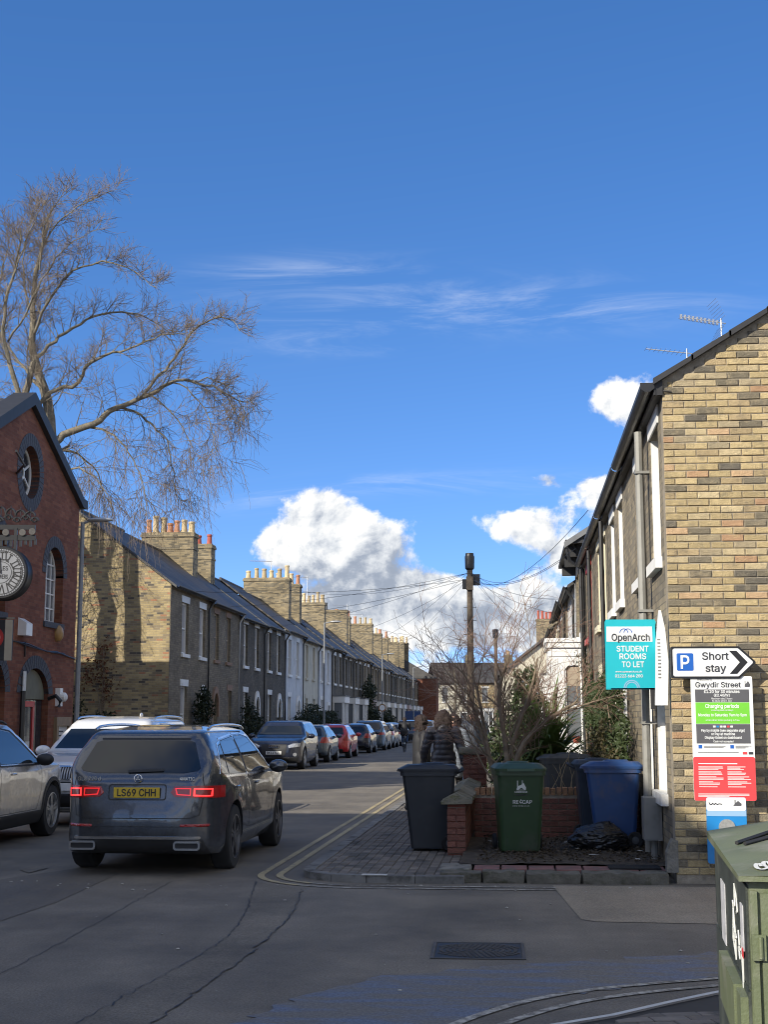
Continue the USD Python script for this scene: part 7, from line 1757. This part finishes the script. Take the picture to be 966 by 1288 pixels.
def person(label, loc, rotz, h=1.68, top='coat_black', legs='denim', hair='hair_brown', stride=.25, arm=.12, quilt=False, coat_len=.0, hairlen=.0, bend=.0, hold=None, seated=False, broad=1.0):
    "a figure facing +y in its own coordinates"
    t = thing('person', label, 'person', loc, rotz); k = h / 1.70; A = lambda *p: np.array(p) * k
    lean = lambda p: np.array([p[0], p[1] + bend * max(p[2] - .95 * k, 0), p[2] - .18 * bend * max(p[2] - .95 * k, 0)])
    hipz = .92; neck, head = lean(A(0, -.01, 1.45)), lean(A(0, .025, 1.585))
    sh = [lean(A(s * .185 * broad, 0, 1.39)) for s in (-1, 1)]; hip = [A(s * .09, 0, hipz) for s in (-1, 1)]
    kn, an, to = [], [], []
    for s in (-1, 1):
        d = stride * s
        if seated:
            up = .10 if s > 0 else -.08; kn.append(A(s * .11, .40, hipz - .12 + up)); an.append(A(s * .11, .28, hipz - .53 + up)); to.append(A(s * .12, .45, hipz - .58 + up))
        else:
            kn.append(A(s * .095, d * .55 + .03, .50)); an.append(A(s * .10, d - (.10 if d < 0 else 0), .09 + (.05 if d < 0 else 0))); to.append(A(s * .12, d + .15 - (.08 if d < 0 else 0), .045))
    el, ha = [], []
    for i, s in enumerate((-1, 1)):
        d = -stride * s * .6
        if hold: el.append(lean(A(s * .26, .18, 1.16))); ha.append(lean(A(s * .24, .42, 1.10)))
        else: el.append(sh[i] + A(s * (.07 + arm * .3), d * .4 - .03, -.28)); ha.append(sh[i] + A(s * (.09 + arm * .5), d + .05, -.53))
    R = k
    body = [(head, .085 * R, head + A(0, -.015, .055), .095 * R), (head + A(0, .02, -.055), .055 * R, head, .085 * R), (head + A(0, .03, -.085), .033 * R, head + A(0, .02, -.03), .06 * R), (neck, .058 * R, head + A(0, -.02, -.02), .056 * R),
            (head + A(0, .088, -.018), .012 * R, head + A(0, .094, -.03), .013 * R), (sh[0], .06 * R, sh[1], .06 * R), (lean(A(0, 0, 1.28)), .13 * R, A(0, 0, 1.0), .125 * R), (A(-.06, 0, .94), .11 * R, A(.06, 0, .94), .11 * R), (neck, .06 * R, lean(A(0, 0, 1.3)), .12 * R)]
    for s in (-1, 1): body.append((head + A(s * .085, -.01, -.02), .015 * R, head + A(s * .088, -.015, .015), .02 * R))
    for i in range(2):
        body += [(sh[i], .058 * R, el[i], .042 * R), (el[i], .042 * R, ha[i], .028 * R), (hip[i], .09 * R, kn[i], .058 * R), (kn[i], .058 * R, an[i], .040 * R), (an[i], .04 * R, to[i], .032 * R)]
        fd = (ha[i] - el[i]) / np.linalg.norm(ha[i] - el[i]); pal = ha[i] + fd * .055 * R; body.append((ha[i], .024 * R, pal, .026 * R))
        sdv = np.cross(fd, [1.0, 0, 0]); sdv /= np.linalg.norm(sdv)
        for q, (o, L) in enumerate(((-.03, .062), (-.01, .075), (.01, .07), (.028, .055))):
            b0 = pal + sdv * o * R; b1 = b0 + (fd * .55 + np.array([0, .0, 0])) * L * R; b2 = b1 + (fd * .8 + np.array([(-1, 1)[i] * -.35, 0, 0])) * L * .55 * R; body += [(b0, .0105 * R, b1, .0095 * R), (b1, .0095 * R, b2, .008 * R)]
        th = ha[i] + sdv * -.026 * R + fd * .02 * R; body.append((th, .012 * R, th + (fd * .7 - sdv * .7) * .05 * R, .0095 * R))
    obj('body', limbs_mesh(body, .02, 3), 'skin', t, smooth=60)
    m = MB()
    for s in (-1, 1): e = trimesh.creation.icosphere(1, .012 * k); e.apply_translation(head + A(s * .033, .082, .012)); m.mesh(e)
    obj('eyes', m, 'eye_dark', t); m = MB(); e = trimesh.creation.icosphere(1, .02 * k); e.apply_scale([1.1, .35, .3]); e.apply_translation(head + A(0, .079, -.06)); m.mesh(e); obj('mouth', m, 'lip', t)
    hb_ = [(head + A(0, -.022, .035), .108 * R, head + A(0, -.03, .06), .108 * R), (head + A(0, -.05, -.02), .088 * R, head + A(0, -.03, .05), .105 * R)]
    if hairlen:
        for s in (-1, 0, 1): hb_.append((head + A(s * .05, -.05, .02), .09 * R, head + A(s * .085, -.055, -hairlen), .06 * R))
    hm = limbs_mesh(hb_, .02, 2)
    if hairlen: v = np.array(hm.vertices); n = hm.vertex_normals; hm.vertices = v + n * ((meshkit.fbm(v * 34, 3) - .4) * .06)[:, None]
    obj('hair', hm, hair, t, smooth=60)
    J = .028 * R; zb = .80 - coat_len
    jk = [(sh[0], .06 * R + J, sh[1], .06 * R + J), (lean(A(0, 0, 1.30)), .14 * R + J, lean(A(0, 0, 1.05)), .135 * R + J), (A(-.05, 0, 1.0), .125 * R + J, A(.05, 0, 1.0), .125 * R + J), (A(-.06, 0, zb + .1), .12 * R + J, A(.06, 0, zb + .1), .12 * R + J), (A(-.06, 0, 1.0), .12 * R + J, A(-.06, 0, zb + .1), .12 * R + J), (A(.06, 0, 1.0), .12 * R + J, A(.06, 0, zb + .1), .12 * R + J),
          (neck + A(0, -.01, -.01), .075 * R, neck + A(0, -.015, .03), .07 * R), (neck, .07 * R, lean(A(0, 0, 1.33)), .13 * R + J)]
    if quilt: jk += [(neck + A(-.05, -.07, -.02), .06 * R, neck + A(.05, -.07, -.02), .06 * R), (neck + A(0, -.07, .02), .06 * R, neck + A(0, -.08, -.08), .06 * R)]
    for i in range(2): jk += [(sh[i], .058 * R + J * 1.1, el[i], .046 * R + J), (el[i], .046 * R + J, ha[i] - (ha[i] - el[i]) * .08, .034 * R + J * .6)]
    jm = limbs_mesh(jk, .022, 4)
    if quilt: v = np.array(jm.vertices); jm.vertices = v + np.array(jm.vertex_normals) * (.011 * np.abs(np.sin(v[:, 2:3] * math.pi / (.085 * k))) - .006)
    J_ = Manifold(m3.Mesh(np.asarray(jm.vertices, np.float32), np.asarray(jm.faces, np.uint32))).trim_by_plane([0, 0, 1], zb * k - .02)
    obj('jacket', J_, top, t, smooth=50)
    tr = [(A(-.055, 0, .93), .125 * R, A(.055, 0, .93), .125 * R)]
    for i in range(2): tr += [(hip[i], .105 * R, kn[i], .074 * R), (kn[i], .074 * R, an[i] + A(0, 0, .02), .058 * R)]
    obj('trousers', limbs_mesh(tr, .03, 4), legs, t, smooth=60)
    for i in range(2): obj('shoe', limbs_mesh([(an[i] - A(0, .03, .03), .045 * R, to[i], .042 * R), (to[i], .042 * R, to[i] + A(0, .06, -.005), .032 * R)], .03, 2), 'shoe', t, smooth=60)
    return t


person('woman with tousled brown hair, dark quilted jacket and sage trousers walking away', (-1.22, 23.0, .06), 0, 1.70, 'puffer_dark', 'trouser_sage', 'hair_brown', .2, .08, True, .04, .17, broad=1.12)
person('man in a navy coat coming towards us behind the bare branches', (-.86, 27.5, .06), math.pi - .35, 1.80, 'coat_navy', 'denim', 'hair_grey', .2, .1)
person('person in a long grey quilted coat just right of the woman', (-1.22, 26.6, .06), math.pi - .1, 1.66, 'quilt_grey', 'coat_black', 'hair_brown', .15, .1, True, .25, .08)
person('person in black beside the woman, turned to her and mostly hidden', (-1.66, 24.2, .06), -1.2, 1.63, 'coat_black', 'coat_black', 'hair_brown', .12, .05, False, .1, .1)
BKX, BKY = -5.86, 72.6
bk = own('bicycle', 'bicycle ridden away from us down the middle of the road', 'bicycle', (BKX, BKY, 0))
for y, nm in ((-.52, 'wheel'), (.54, 'wheel')):
    m = MB(); m.mesh(trimesh.creation.torus(.33, .018, major_sections=28, minor_sections=6).apply_transform(trimesh.transformations.rotation_matrix(math.pi / 2, [0, 1, 0])).apply_translation([0, y, .35]))
    for k in range(10): a = k * math.pi / 5; m.tube([(0, y, .35), (0, y + .32 * math.cos(a), .35 + .32 * math.sin(a))], .003, 4)
    obj('wheel', m, 'tyre', bk)
m = MB()
for a, b in [((0, -.52, .35), (0, -.06, .30)), ((0, -.52, .35), (0, -.16, .82)), ((0, -.16, .82), (0, -.06, .30)), ((0, -.06, .30), (0, .40, .80)), ((0, -.16, .82), (0, .38, .88)), ((0, .38, .92), (0, .54, .35)), ((0, -.16, .80), (0, -.18, .94)), ((0, .38, .9), (0, .36, 1.05))]: m.tube([a, b], .017, 6)
obj('frame', m, 'coat_navy', bk); m = MB(); m.tube([(-.29, .28, 1.08), (-.1, .36, 1.06), (.1, .36, 1.06), (.29, .28, 1.08)], .013, 6); obj('handlebar', m, 'alloy', bk)
m = MB(); e = trimesh.creation.icosphere(2, 1); e.apply_scale([.09, .14, .035]); e.apply_translation([0, -.18, .96]); m.mesh(e); obj('saddle', m, 'coat_black', bk); m = MB(); m.box(-.07, .07, -.78, -.52, .42, .5); obj('rear_rack', m, 'alloy', bk)
person('cyclist in a black jacket and blue jeans riding away', (BKX, BKY - .16, .02), 0, 1.76, 'coat_black', 'denim', 'hair_brown', 0, 0, False, 0, 0, bend=.35, hold=True, seated=True, broad=1.15)
